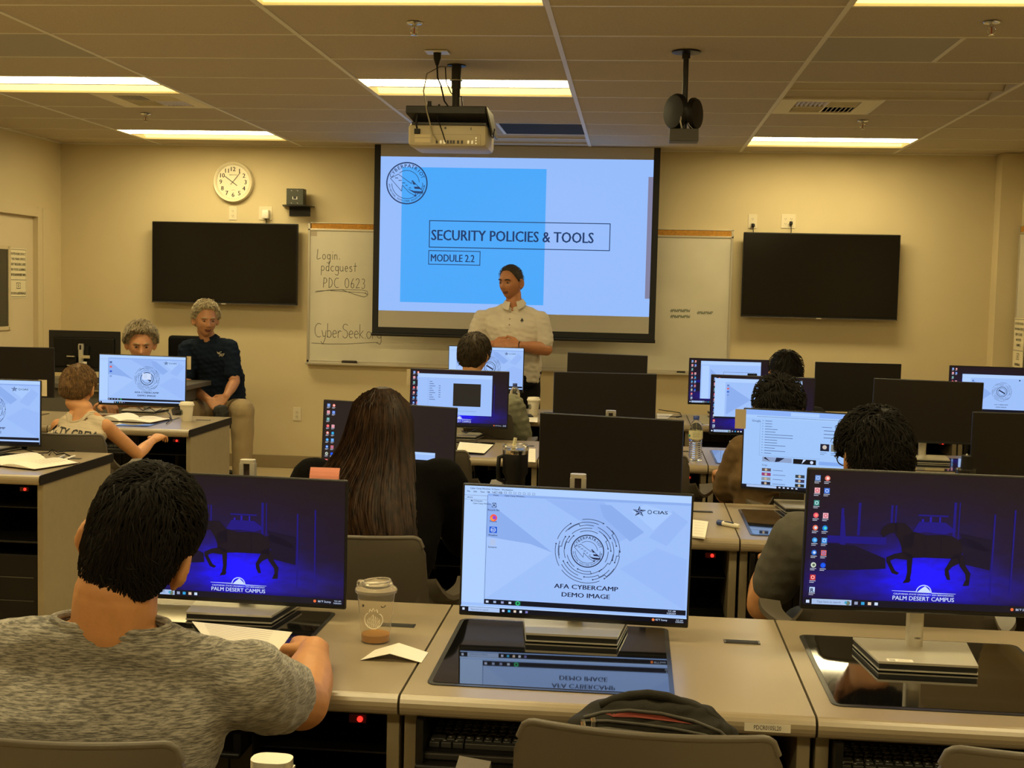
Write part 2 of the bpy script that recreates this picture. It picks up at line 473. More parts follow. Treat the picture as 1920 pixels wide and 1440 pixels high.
def notice(name, org, rotz, w, h, lines, label, footer, parent=None):
    t = empty(name, org, rotz); tag(t, label, 'sign')
    f = MB(); f.bx(-w/2, w/2, -.002, .0, -h/2, h/2, mat('notice_card', (.82, .74, .52), .5)); f.build('card', t)
    f = MB(); cv = Canvas(w, h, f, -.0022)
    cv.frame(.03, .02, .97, .98, .0035, INK); cv.rect(.05, .36, .95, .365+.004, INK)
    for j, ln in enumerate(lines):
        tw = text_geo(ln, .02); ww = (tw[3]-tw[2])*(.020/.7)
        cv.text(ln, .5, .865-.105*j, .020, INK, .02, 'C', sx=min(1, w*.86/ww))
    cv.frame(.38, .19, .62, .31, .004, INK); cv.ring(.5, .25, .010, .004, INK)
    tw = text_geo(footer, .02); ww = (tw[3]-tw[2])*(.020/.7)
    cv.text(footer, .5, .07, .020, INK, .02, 'C', sx=min(1, w*.86/ww))
    f.build('printing', t)
    return t
notice('notice_sign', (XL-.018, 9.865, 1.615), -PI/2+PI, .28, .275*1.45, ['IF AFTER HOURS CONTACT', 'THE MAIN OFFICE', 'KEEP THIS DOOR CLOSED', 'NO FOOD & DRINKS', 'IN TECH LAB, PALM DESERT CAMPUS'],
       'black-lettered notice on the door at the left edge', 'FOOD & BEVERAGE')
# ---------- televisions
def tv(x0, x1, z0, z1, label, tilt=0, rz=0):
    cx, cz = (x0+x1)/2, (z0+z1)/2; w, h = x1-x0, z1-z0
    t = empty('wall_television', (cx, YF-.12, cz), rz); tag(t, label, 'television', 'televisions on the front wall')
    f = MB(); f.bx(-w/2, w/2, 0, .045, -h/2, h/2, BLK, bev=.006); f.bx(-w*.3, w*.3, .04, .07, -h*.35, h*.3, BLK, bev=.01); f.build('housing', t)
    f = MB(); f.bx(-w/2+.010, w/2-.010, -.002, .001, -h/2+.022, h/2-.010, TVBLK); f.build('screen', t)
    f = MB(); f.bx(-w/2, w/2, -.004, .004, -h/2-.002, -h/2+.006, mat('tv_bottom_rail', (.12, .11, .10), .25, metal=.6)); f.bx(-.02, .02, -.006, 0, -h/2-.004, -h/2+.004, SILV); f.build('bottom_rail', t)
    f = MB(); f.bx(-.25, .25, .05, .115, -.2, .2, BLKM, bev=.004); f.build('wall_bracket', t)
    return t
a = at(285, 412, 10.48); b = at(556, 573, 10.48)
tv(a.x, b.x, b.z, a.z-.012, 'black wall television on the left, under the round clock')
a = at(1395, 434, 10.48); b = at(1682, 601, 10.48)
tv(a.x, b.x, b.z, a.z-.004, 'black wall television on the right, beside the whiteboard')
# ---------- outlets
def outlet(px, py, label, double=False, plug=None, nm='wall_outlet'):
    p = at(px, py, YF)
    w = .115 if double else .07
    t = empty(nm, (p.x, YF, p.z)); tag(t, label, 'outlet')
    PL = mat('ivory_plate', (.74, .66, .48), .35)
    f = MB(); f.bx(-w/2, w/2, -.006, 0, -.057, .057, PL, bev=.002); f.build('plate', t)
    f = MB()
    for dx in ((-.023, .023) if double else (0,)):
        for dz in (-.02, .02):
            f.lathe([(.001, -.0062), (.016, -.0064), (.016, -.0085), (.001, -.0086)], (dx, 0, dz), PL, 16, 'Y')
            for q in (-.006, .006): f.bx(dx+q-.001, dx+q+.001, -.0092, -.008, dz-.003, dz+.006, INK)
            f.bx(dx-.002, dx+.002, -.0092, -.008, dz-.010, dz-.006, INK)
    f.build('receptacle', t)
    return t, p
outlet(437, 400, 'ivory wall outlet directly below the round clock')
outlet(557, 776, 'ivory wall outlet low on the wall beside the seated man in navy')
outlet(1411, 415, 'narrow ivory outlet with a black plug above the right television')
outlet(1478, 415, 'double ivory outlet plate with a cord above the right television', double=True)
outlet(498, 400, 'ivory outlet plate holding the white charger, above the left television', double=True)
def plug(px, py, label, m, big=False):
    p = at(px, py, YF-.02)
    t = empty('power_plug', p); tag(t, label, 'plug')
    f = MB()
    if big: f.box((0, -.012, 0), (.062, .05, .075), m, bev=.012)
    else: f.lathe([(.010, .012), (.014, .005), (.014, -.012), (.006, -.02)], (0, -.006, 0), m, 12, 'Z')
    f.build('plug_body', t, smooth=40)
    f = MB(); z1 = -.11 if big else -.13
    f.tube([(0, -.008, -.02), (.004, -.008, -.06), (0, .005, z1)], .0035, m if not big else BLK, 6)
    f.build('cord', t)
plug(499, 402, 'bulky white charger plugged in above the left television', WHITEPL, True)
plug(1412, 422, 'black plug and cord above the left end of the right television', BLK)
plug(1483, 418, 'black plug and cord in the double plate above the right television', BLK)
# ---------- clock
p = at(437, 341, YF-.035); Rk = .172
t = empty('wall_clock', (p.x, YF-.035, p.z)); tag(t, 'round cream wall clock reading about ten past ten', 'clock')
f = MB(); f.lathe([(Rk-.030, .0), (Rk-.020, -.012), (Rk-.006, -.016), (Rk, -.006), (Rk+.001, .034), (Rk-.03, .035)], (0, 0, 0), mat('clock_rim', (.78, .70, .50), .3), 64, 'Y', caps=False)
f.build('rim', t, smooth=50)
f = MB(); f.lathe([(Rk-.022, .002), (Rk-.022, .03)], (0, 0, 0), mat('clock_face', (.85, .79, .62), .5), 48, 'Y'); f.build('dial', t)
f = MB(); cv = Canvas(1, 1, f, .0015)
for n in range(1, 13):
    a = PI/2-n*PI/6; r = .108
    cv.text(str(n), .5+r*math.cos(a), .5+r*math.sin(a)-.018, .036, INK, .018, 'C', new=False)
for n in range(60):
    a = n*PI/30; cv.line([(.5+.138*math.cos(a), .5+.138*math.sin(a)), (.5+.143*math.cos(a), .5+.143*math.sin(a))], .0013, INK, False)
cv.text('MARATHON', .5, .555, .008, INK, .01, 'C'); cv.text('QUARTZ', .5, .43, .005, INK, 0, 'C')
f.build('numerals', t)
for nm, tip, tail, wd in (('hour_hand', (-.068, .045), (.034, -.03), .0055), ('minute_hand', (.062, .078), (-.02, -.022), .004)):
    f = MB(); cv = Canvas(1, 1, f, -.002 if nm == 'hour_hand' else -.004); cv.line([(.5+tail[0], .5+tail[1]), (.5+tip[0], .5+tip[1])], wd, INK)
    f.build(nm, t)
# ---------- little shelf with control box
p = at(552, 385, 10.42)
t = empty('corner_shelf', (p.x, YF, p.z)); tag(t, 'small black wall shelf right of the clock', 'shelf')
f = MB(); f.prism([(-.14, -.008), (-.10, -.19), (.10, -.19), (.13, -.008)], -.004, .004, BLKM); f.build('shelf_board', t)
f = MB(); f.bx(-.09, .09, -.012, 0, -.08, 0, BLKM, bev=.002); f.build('bracket', t)
t2 = empty('sensor_box', (p.x, YF-.12, p.z+.005)); tag(t2, 'black box with a white oval ring standing on the wall shelf', 'sensor')
f = MB(); f.bx(-.072, .072, -.05, .05, 0, .135, mat('dark_green_box', (.035, .038, .022), .5), bev=.003); f.build('box', t2)
f = MB(); cv = Canvas(.144, .135, f, -.0505, org=(0, 0, .0675))
WM = mat('white_marking', (.8, .78, .7), .5)
cv.rect(.36, .34, .64, .5, WM); cv.rect(.40, .36, .60, .5, INK)
for u in (.30, .66):
    for v in (.12, .88): cv.line([(u-.03, v), (u+.03, v-.03)], .002, WM)
f.build('marking', t2)
# ---------- whiteboards
ALU = mat('board_aluminium', (.62, .57, .46), .35, metal=.6)
WB = mat('whiteboard_enamel', (.66, .62, .50), .22, noise=(2.2, .06))
CORK = mat('cork_strip', (.52, .24, .03), .8, noise=(80, .2))
def whiteboard(name, x0, x1, z0, z1, loc, rz, label, tray=True):
    t = empty(name, loc, rz); tag(t, label, 'whiteboard')
    f = MB(); f.bx(x0+.01, x1-.01, -.016, 0, z0+.01, z1-.05, WB); f.build('writing_surface', t)
    f = MB()
    for q in ((x0, x0+.02, z0, z1), (x1-.02, x1, z0, z1), (x0, x1, z0, z0+.022), (x0, x1, z1-.068, z1-.052), (x0, x1, z1-.008, z1)): f.bx(q[0], q[1], -.024, 0, q[2], q[3], ALU, bev=.002)
    f.build('frame', t)
    f = MB(); f.bx(x0+.03, x1-.005, -.020, 0, z1-.052, z1-.008, CORK); f.build('cork_rail', t)
    if tray:
        f = MB(); f.bx(x0, x1, -.075, 0, z0-.014, z0-.004, ALU, bev=.003); f.bx(x0, x1, -.078, -.070, z0-.014, z0+.004, ALU, bev=.002); f.build('pen_tray', t)
    return t
a = at(579, 417, YF); b = at(1376, 430, YF); c = at(578, 681, YF)
WBX0, WBX1, WBZ0, WBZ1 = a.x, b.x, c.z+.01, a.z
wb = whiteboard('whiteboard', 0, WBX1-WBX0, 0, WBZ1-WBZ0, (WBX0, YF, WBZ0), 0, 'wide whiteboard behind the projection screen with handwriting at left')
# handwriting (own stroke alphabet, x 0..~.6, y 0..1)
def arc(cx, cy, rx, ry, a0, a1, n=10): return [(cx+rx*math.cos(math.radians(a0+(a1-a0)*i/n)), cy+ry*math.sin(math.radians(a0+(a1-a0)*i/n))) for i in range(n+1)]
G = {'L': [[(.12, 1), (0, .1), (.1, 0), (.5, .12)]], 'o': [arc(.22, .25, .2, .25, 90, 450)], 'g': [arc(.22, .27, .2, .23, 60, 400)+[(.4, .5), (.42, -.2), (.3, -.4), (0, -.3)]],
 'i': [[(.1, .5), (.1, 0)], [(.1, .72), (.1, .78)]], 'n': [[(.05, .5), (.05, 0)], [(.05, .35), (.2, .5), (.35, .42), (.38, 0)]], ':': [[(.08, .1), (.08, .14)], [(.08, .0), (.1, .04)]],
 'p': [[(.05, .5), (.0, -.4)], arc(.2, .27, .2, .23, 150, -150)], 'd': [arc(.2, .25, .18, .23, 50, 330), [(.42, 1), (.38, 0)]], 'c': [arc(.25, .25, .22, .25, 50, 310)],
 'u': [[(0, .5), (.02, .1), (.18, 0), (.35, .12)], [(.36, .5), (.4, 0)]], 'e': [[(.03, .25), (.38, .3)]+arc(.22, .26, .18, .26, 10, 310)], 's': [arc(.2, .38, .15, .12, 40, 250)+arc(.18, .13, .17, .13, 80, -140)],
 't': [[(.2, .85), (.18, 0)], [(-.02, .52), (.42, .55)]], 'P': [[(.08, 1), (.0, 0)], arc(.15, .72, .32, .27, 110, -110)], 'D': [[(.05, 1), (.02, 0)], arc(.0, .5, .48, .5, 85, -85)], 'C': [arc(.38, .5, .38, .5, 60, 300)],
 '0': [arc(.28, .5, .27, .5, 90, 450)], '6': [[(.35, 1), (.08, .55)]+arc(.24, .25, .2, .25, 150, -200)], '2': [arc(.22, .75, .22, .24, 160, -30)+[(.02, .02), (.5, .06)]], '3': [arc(.2, .76, .2, .22, 140, -80)+arc(.18, .24, .24, .27, 80, -140)],
 'y': [[(0, .5), (.12, .05), (.3, .1)], [(.38, .5), (.3, -.1), (.1, -.5), (-.1, -.3)]], 'b': [[(.05, 1), (.03, 0)], arc(.2, .25, .2, .25, 150, -150)], 'r': [[(.05, .5), (.05, 0)], [(.05, .32), (.2, .5), (.36, .45)]],
 'S': [arc(.28, .78, .24, .21, 30, 250)+arc(.24, .27, .24, .28, 80, -150)], 'k': [[(.05, 1), (.03, 0)], [(.36, .55), (.06, .25), (.38, 0)]], '.': [[(.06, .0), (.09, .03)]]}
f = MB(); cv = Canvas(1, 1, f, -.0168, org=(0, 0, 0))
PENM = mat('dry_marker_ink', (.10, .10, .08), .7)
def hand(s, x, z, h, adv=.62, wd=.0045, slope=0.0):
    for ch in s:
        if ch == ' ': x += h*.45; continue
        for st in G[ch]:
            cv.line([(.5+x+a*h*.78, .5+z+b*h+slope*(x)) for a, b in st], wd, PENM, False)
        wdt = max(a for st in G[ch] for a, b in st)
        x += h*(wdt*.78+.16*adv/.62)
    return x
def L(px, py): q = at(px, py, YF-.02); return q.x-WBX0, q.z-WBZ0
def newline():
    global f, cv
    f.build('handwriting', wb); f = MB(); cv = Canvas(1, 1, f, -.0168, org=(0, 0, 0))
x, z = L(594, 486); hand('Login:', x, z, .085); newline()
x, z = L(602, 508); hand('pdcguest', x, z, .085); newline()
x, z = L(606, 539); hand('PDC 0623', x, z, .082, .8); newline()
x, z = L(590, 632); hand('CyberSeek.org', x, z, .118, .30); newline()
for seq in ([(591, 548), (615, 544), (650, 543), (680, 544), (688, 546), (690, 552), (680, 549), (650, 547), (620, 545)], [(592, 546), (640, 543), (665, 552), (682, 557), (689, 554), (684, 548)], [(584, 643), (615, 645), (650, 645), (684, 643), (709, 642)]):
    cv.line([(.5+L(*q)[0], .5+L(*q)[1]) for q in seq], .004, PENM, False)
newline()
for k_, (px, py, n) in enumerate(((1257, 582, 11), (1257, 593, 11), (1307, 586, 9))):
    pts = []
    for j in range(n*3):
        u, v = L(px+j*1.15, py+(3.2 if j % 2 else -2.2)*(1 if j % 5 else .2)); pts.append((.5+u, .5+v))
    cv.line(pts, .0035, mat('green_marker_ink', (.12, .16, .10), .7), False)
f.build('handwriting', wb)
f = MB(); cv = Canvas(1, 1, f, -.0168)
u, v = L(588, 436); cv.rect(.5+u-.025, .5+v-.03, .5+u+.03, .5+v+.028, mat('faded_tag', (.50, .42, .30), .7))
for j in range(5): cv.line([(.5+u-.018, .5+v+.018-.01*j), (.5+u+.02, .5+v+.018-.01*j)], .002, mat('faded_print', (.30, .22, .15), .8), False)
f.build('paper_tag', wb)
# eraser lying on the tray
q = at(655, 680, YF-.045)
f = MB(); f.box((0, 0, .015), (.125, .04, .028), mat('felt_eraser', (.035, .025, .018), .8), bev=.005); o = f.build('eraser', loc=None); o.location = (q.x, YF-.050, WBZ0-.0035)
tag(o, 'dark felt eraser on the whiteboard tray', 'eraser')
f = MB(); f.box((0, 0, .010), (.07, .02, .018), BLK, bev=.005); o = f.build('eraser'); q = at(1277, 695, YF-.045); o.location = (q.x, YF-.045, WBZ0-.003)
tag(o, 'small black eraser on the right end of the whiteboard tray', 'eraser')
# right wall board: runs along the right wall
wr = whiteboard('whiteboard', 0, 2.2, 0, 1.45, (XR, 10.40, .72), -PI/2, 'whiteboard on the right wall, cut by the right edge', tray=False)
notice('notice_sign', (XR-.03, 10.24, 1.245), -PI/2, .27, .40, ['IF AFTER HOURS', 'THE MAIN OFFICE', 'KEEP CLOSED', 'NO FOOD', 'CAMPUS'], 'framed black-lettered notice at the foot of the right wall board', 'BEVERAGE')
# ---------- projection screen
sy = 10.36
a = at(701, 282, sy); b = at(1237, 289, sy); c = at(699, 627, sy); d = at(1229, 640, sy)
SX0, SX1 = (a.x+c.x)/2, (b.x+d.x)/2; SZ0 = (c.z+d.z)/2
t = empty('projection_screen', ((SX0+SX1)/2, sy, SZ0)); tag(t, 'projection screen hanging at the front showing a blue title slide', 'projection screen')
W_, H_ = SX1-SX0, ZC-.002-SZ0
f = MB(); f.bx(-W_/2, W_/2, 0, .003, 0, H_, mat('screen_black_border', (.008, .008, .008), .7)); f.build('black_border', t)
f = MB(); bw = .052
SCM = mat('matte_screen_fabric', (.50, .46, .38), .85)
f.bx(-W_/2+bw, W_/2-bw, -.0015, 0, .062, H_, SCM); f.build('fabric', t)
f = MB(); f.tube([(-W_/2-.004, .002, 0), (W_/2+.004, .002, 0)], .014, BLKM, 12); f.build('bottom_bar', t, smooth=40)
f = MB()
i0 = at(712, 293, sy); i1 = at(1227, 300, sy); i2 = at(709, 583, sy); i3 = at(1221, 593, sy)
Zt = ((i0.z+i1.z)/2)-SZ0; Zb = ((i2.z+i3.z)/2)-SZ0; xa = -W_/2+bw; xb = W_/2-bw
cv = Canvas(xb-xa, Zt-Zb, f, -.0018, .0001, org=((xa+xb)/2, 0, (Zt+Zb)/2))
K = 1.0
cv.rect(0, 0, 1, 1, emis((150, 188, 251), K))  # projector light is put into the slide colours as their own glow
def UV(px, py): q = at(px, py, sy); return ((q.x-(SX0+SX1)/2-xa)/(xb-xa), (q.z-SZ0-Zb)/(Zt-Zb))
u0, v0 = UV(750, 566); u1, v1 = UV(1025, 317)
cv.rect(u0, v0, u1, v1, emis((74, 168, 250), K))
u, v = UV(1209, 560); u2, v2 = UV(1222, 332); cv.rect(u, v, 1, v2, emis((128, 128, 160), K))
SLT = emis((38, 62, 108), K); SLB = emis((26, 60, 110), K)
u, v = UV(804, 464); u2, v2 = UV(1145, 419); cv.frame(u, v, u2, v2, .007, SLB)
q = UV(809, 450); hh = (UV(0, 431)[1]-UV(0, 450)[1])*(Zt-Zb); tw = text_geo('SECURITY POLICIES & TOOLS', .02); ww = (UV(1114, 440)[0]-q[0])*(xb-xa)
cv.text('SECURITY POLICIES & TOOLS', q[0], q[1], hh, SLT, .02, 'L', sx=ww/((tw[3]-tw[2])*hh/.7))
u, v = UV(803, 496); u2, v2 = UV(901, 471); cv.frame(u, v, u2, v2, .006, SLB)
q = UV(808, 490); hh = .060; tw = text_geo('MODULE 2.2', .02); ww = (UV(890, 490)[0]-q[0])*(xb-xa)
cv.text('MODULE 2.2', q[0], q[1], hh, SLT, .02, 'L', sx=ww/((tw[3]-tw[2])*hh/.7))
def patriot(cv, u, v, R, ink, fill=None, small=False):
    """round seal: ring, arched lettering, an arrow of stars and stripes"""
    k = lambda x, y: (u+x*R/cv.W, v+y*R/cv.H)
    if fill: cv.disc(u, v, R, fill, 40)
    cv.ring(u, v, R*.97, R*.06, ink, n=64)
    cv.ring(u, v, R*.60, R*.025, ink, 5, 128, 64); cv.ring(u, v, R*.73, R*.025, ink, 182, 320, 64); cv.ring(u, v, R*.76, R*.025, ink, 338, 362, 64)
    cv.arctext('CYBERPATRIOT', u, v, R*.74, R*.17, ink, 155, 22, .02)
    cv.arctext('AFA NATIONAL YOUTH CYBER EDUCATION PROGRAM', u, v, R*.88, R*.075, ink, 185, 352, .01, inside=True)
    cv.line([k(-.80, .22), k(-.25, -.38), k(-.22, -.10), k(.10, -.42), k(.45, -.62), k(.42, -.45), k(.80, -.50)], R*.025, ink)
    cv.line([k(-.42, .42), k(.22, -.02), k(.26, .14), k(.78, -.38)], R*.025, ink)
    cv.line([k(-.80, .22), k(-.42, .42)], R*.025, ink)
    cv.poly([k(.26, .14), k(.34, .04), k(.46, -.06), k(.30, -.06)], ink); cv.poly([k(.34, -.16), k(.60, -.16), k(.72, -.28), k(.38, -.26)], ink, False)
    cv.poly([k(.02, -.26), k(.34, -.36), k(.78, -.38), k(.80, -.46), k(.36, -.46)], ink, False); cv.poly([k(.30, -.54), k(.44, -.54), k(.45, -.64)], ink, False)
    for j in range(13):
        a_, b_ = (-.55+.17*(j % 5)+.05*(j//5), .24-.135*(j % 5)-.10*(j//5)+.02*j)
        x_, y_ = k(a_, b_); cv.rect(x_-R*.02/cv.W, y_-R*.02/cv.H, x_+R*.02/cv.W, y_+R*.02/cv.H, ink, False)
u, v = UV(763, 343.5); patriot(cv, u, v, .172, SLT)
f.build('projected_slide', t)
# ---------- ceiling projector
def P3(px, py, Y): return at(px, py, Y)
c = at(849, 205, 6.75)
pj = empty('ceiling_projector', (c.x, 6.72, 2.42)); tag(pj, 'cream video projector in a black cradle hanging from the ceiling', 'projector')
BEI = mat('projector_cream', (.56, .49, .34), .42)
f = MB(); f.bx(-.205, .205, -.16, .20, -.12, .0, BEI, bev=.022); f.build('body', pj, smooth=35)
f = MB(); CB = mat('cradle_black', (.016, .014, .011), .45)
f.bx(-.215, .20, -.175, .16, .045, .085, CB, bev=.004)
f.add([(-.215, -.17, .045), (.20, -.17, .045), (.20, .16, .045), (-.215, .16, .045), (-.165, -.10, -.01), (.205, -.10, -.01), (.205, .15, -.01), (-.165, .15, -.01)], [(0, 1, 5, 4), (1, 2, 6, 5), (2, 3, 7, 6), (3, 0, 4, 7)], CB)
f.bx(-.185, .205, -.165, .15, -.012, .004, CB, bev=.003)
for s in (.196, ): f.add([(s, -.17, .085), (s+.03, -.10, -.05), (s+.03, .12, -.05), (s, .14, .085), (s+.008, -.17, .085), (s+.038, -.10, -.05), (s+.038, .12, -.05), (s+.008, .14, .085)], [(0, 1, 2, 3), (4, 7, 6, 5), (0, 4, 5, 1), (1, 5, 6, 2), (2, 6, 7, 3), (3, 7, 4, 0)], mat('cradle_side', (.10, .09, .07), .4))
f.build('cradle', pj)
f = MB(); f.lathe([(.022, .08), (.022, .20), (.026, .20), (.026, .325)], (.02, 0, 0), CB, 20); f.lathe([(.05, .316), (.05, .322), (.028, .322)], (.02, 0, 0), CB, 24)
f.lathe([(.035, .24), (.036, .243), (.020, .246)], (.02, .0, 0), SILV, 24); f.build('pole', pj, smooth=40)
f = MB(); cv = Canvas(.41, .12, f, -.1605, org=(0, 0, -.06))
DK = mat('port_dark', (.02, .018, .015), .4); LB = mat('port_label', (.70, .60, .38), .5)
cv.frame(.31, .05, .93, .52, .002, mat('port_panel_line', (.35, .29, .19), .5)); cv.rect(.09, .16, .29, .34, LB); cv.rect(.09, .38, .29, .50, LB)
for q, m_ in ((.36, DK), (.41, SILV), (.455, SILV), (.50, DK), (.54, DK), (.575, DK), (.63, DK), (.68, DK), (.76, SILV), (.81, SILV)): cv.rect(q, .12, q+.026, .26, m_)
for q in (.14, .27, .38): cv.disc(.87, q, .004, SILV)
cv.disc(.48, .78, .006, DK); cv.rect(.80, .70, .81, .82, DK)
f.build('port_panel', pj)
f = MB(); f.lathe([(.045, 0), (.045, .04), (.03, .05)], (-.08, .20, -.06), BLK, 24, 'Y'); f.build('lens', pj)
f = MB(); f.lathe([(.012, 0), (.012, .03), (.002, .03)], (-.10, -.12, .085), CB, 10); f.build('knob', pj)
f = MB(); f.lathe([(.006, 0), (.006, .012)], (-.045, -.15, .084), CB, 8); f.build('knob', pj)
_o = onz(820, 97, ZC)-pj.location; _o = Vector((_o.x, _o.y, .255))
for pts, m_, r in (([_o, _o+Vector((.002, .01, -.06)), _o*.75+Vector((0, 0, -.02)), _o*.45+Vector((0, -.03, -.01)), (0, -.13, .088)], BLK, .0045),
                   ([(0, -.02, .31), (-.06, -.05, .305), (-.12, -.10, .26), (-.125, -.17, .16), (-.10, -.20, .05), (-.07, -.19, -.06), (-.045, -.175, -.095)], mat('grey_cable', (.35, .31, .22), .5), .0035),
                   ([(-.03, -.06, .30), (-.02, -.09, .22), (.0, -.05, .17), (.02, 0, .16)], BLK, .003),
                   ([(-.06, -.17, .06), (-.04, -.18, 0), (-.02, -.185, -.05), (-.005, -.17, -.10)], BLK, .003),
                   ([(-.155, -.17, .04), (-.16, -.18, -.01), (-.155, -.17, -.03)], BLK, .005),
                   ([(.215, -.10, -.01), (.225, -.12, -.06), (.235, -.12, -.07), (.24, -.10, -.02)], BLK, .003),
                   ([(.03, 0, .16), (.06, -.06, .15), (.07, -.10, .09)], BLK, .003)):
    f = MB(); f.tube(pts, r, m_, 6); f.build('cable', pj, smooth=60)
f = MB(); f.box((-.155, -.165, -.045), (.03, .012, .026), BLK, bev=.002); f.build('plug', pj)
q = onz(820, 97, ZC)
t = empty('ceiling_outlet', q); tag(t, 'white ceiling outlet with a black plug above the projector', 'outlet')
f = MB(); f.box((0, 0, -.003), (.115, .10, .006), WHITEPL, bev=.002); f.build('plate', t)
f = MB(); f.lathe([(.020, -.006), (.018, -.035), (.010, -.06), (.005, -.07)], (0, 0, 0), BLK, 12); f.build('plug', t, smooth=40)
# ---------- pole mount with discs
q = onz(1287, 97, ZC)
t = empty('pole_antenna', q); tag(t, 'black ceiling pole with two round discs over a small box', 'antenna')
f = MB(); f.lathe([(.07, 0), (.07, -.006), (.02, -.010)], (0, 0, 0), BLKM, 32); f.build('ceiling_flange', t, smooth=40)
f = MB(); f.tube([(0, 0, -.005), (0, 0, -.375)], .0135, BLKM, 14); f.lathe([(.020, -.004), (.020, -.034)], (0, 0, 0), BLKM, 16); f.build('pole', t, smooth=40)
f = MB(); f.bx(-.07, .07, -.055, .055, -.435, -.375, mat('speaker_box_grey', (.05, .045, .035), .45), bev=.003); f.build('junction_box', t)
for cx, rz, rr, zz, yy in ((-.040, -.95, .088, -.285, .025), (.048, 1.12, .078, -.295, .02)):
    f = MB(); R_ = Matrix.Rotation(rz, 3, 'Z')
    f.lathe([(.01, -.022), (rr*.9, -.018), (rr, -.006), (rr, .008), (rr*.8, .02), (.02, .026)], (cx, yy, zz), BLK, 32, 'Y', R=R_); f.build('disc', t, smooth=40)
f = MB(); f.tube([(-.012, -.03, -.30), (-.02, -.045, -.34), (-.01, -.03, -.375)], .004, SILV, 6); f.tube([(.012, -.02, -.33), (.025, -.04, -.36), (.045, -.03, -.376)], .002, SILV, 6); f.build('cable', t)
# ================================================================== DESKS
DW, DD, DH = .813, .75, .755
def round_rect(x0, x1, y0, y1, r, n=5):
    p = []
    for cx, cy, a in ((x1-r, y0+r, -90), (x1-r, y1-r, 0), (x0+r, y1-r, 90), (x0+r, y0+r, 180)):
        for j in range(n+1):
            t = math.radians(a+90*j/n); p.append((cx+r*math.cos(t), cy+r*math.sin(t)))
    return p
def make_desk(right_band=False, full_side=False, detail=True):
    """origin: front left corner on the floor"""
    t = empty('computer_desk')
    f = MB(); n = 8; e = DW-.0015
    prof = [(.018, DH-.042)]+[(.018-.018*math.sin(a), DH-.021-.021*math.cos(a)) for a in [PI*j/8 for j in range(1, 8)]]+[(.018, DH)]
    prof = [(.03, DH-.042)]+prof+[(DD, DH), (DD, DH-.042)]
    vv = [(.0015, y, z) for y, z in prof]+[(e, y, z) for y, z in prof]; m_ = len(prof)
    f.add(vv, [tuple(range(m_)), tuple(range(m_, 2*m_))[::-1]], DKEDGE if right_band else LAM)
    for j in range(m_):
        k = (j+1) % m_
        f.add([vv[j], vv[k], vv[m_+k], vv[m_+j]], [(0, 3, 2, 1)], LAMEDGE if j < 10 else LAM)
    f.build('worktop', t, smooth=50)
    if right_band:
        f = MB(); f.bx(e, e+.004, .004, DD, DH-.041, DH-.0008, DKEDGE, bev=.001); f.build('edge_band', t)
    for x0 in (.004, DW-.030):
        f = MB(); f.bx(x0, x0+.026, .045, DD-.02, .0, DH-.043, PANEL, bev=.002); f.build('side_panel', t)
    f = MB(); f.bx(.03, DW-.03, DD-.10, DD-.085, .18, DH-.043, mat('modesty_panel', (.10, .085, .055), .5))
    for j in range(7): f.bx(.06+j*.10, .064+j*.10, DD-.104, DD-.10, .25, DH-.05, BLK)
    f.build('modesty_panel', t)
    # glass viewing window
    f = MB(); f.prism(round_rect(.040, .545, .085, .615, .022), DH-.002, DH+.0022, GASK); g = f.build('window_frame', t)
    f = MB(); f.prism(round_rect(.050, .535, .098, .605, .014), DH, DH+.0030, GLASS); f.build('glass_window', t)
    f = MB()
    f.bx(.672, .756, .512, .540, DH-.001, DH+.0022, GASK, bev=.001); f.bx(.677, .751, .516, .536, DH+.0015, DH+.0028, BLK)
    f.build('cable_slot', t)
    # computer bay on the right
    f = MB(); x0, x1 = .50, DW-.034
    f.bx(x0, x0+.004, .06, DD-.12, .04, DH-.045, BLKM); f.bx(x0, x1, .06, DD-.12, .04, .05, BLKM); f.bx(x0, x1, .055, DD-.12, .46, .468, BLKM, bev=.001)
    f.bx(x0, x1, .10, DD-.12, .60, .604, BLKM)
    f.build('bay_shelf', t)
    f = MB(); f.bx(x0+.03, x1-.02, .10, .52, .05, .40, BLK, bev=.004)
    f.bx(x0+.05, x1-.04, .097, .101, .30, .304, mat('drive_slot_grey', (.07, .065, .055), .4)); f.bx(x0+.05, x1-.04, .097, .101, .20, .203, mat('drive_slot_grey', (.07, .065, .055), .4))
    f.build('computer_tower', t)
    f = MB(); f.bx(x1-.075, x1-.040, .052, .062, DH-.075, DH-.058, mat('led_red_dark', (.10, .004, .002), .3)); f.build('switch_housing', t)
    f = MB(); f.lathe([(.001, .0), (.006, -.001), (.006, -.004), (.001, -.005)], (x1-.052, .052, DH-.0665), mat('led_red_lit', (1, .05, .03), .3, emit=((1, .03, .02), 1.6)), 12, 'Y'); f.build('switch_light', t)
    # keyboard shelf
    f = MB(); f.bx(.035, .495, -.01, .30, .612, .622, BLKM, bev=.003); f.bx(.035, .05, 0, .34, .622, DH-.045, BLKM); f.bx(.48, .495, 0, .34, .622, .66, BLKM); f.build('keyboard_shelf', t)
    f = MB(); f.tube([(.12, .30, .70), (.2, .26, .685), (.30, .28, .69), (.42, .30, .70)], .004, BLK, 6); f.build('cable', t)
    return t
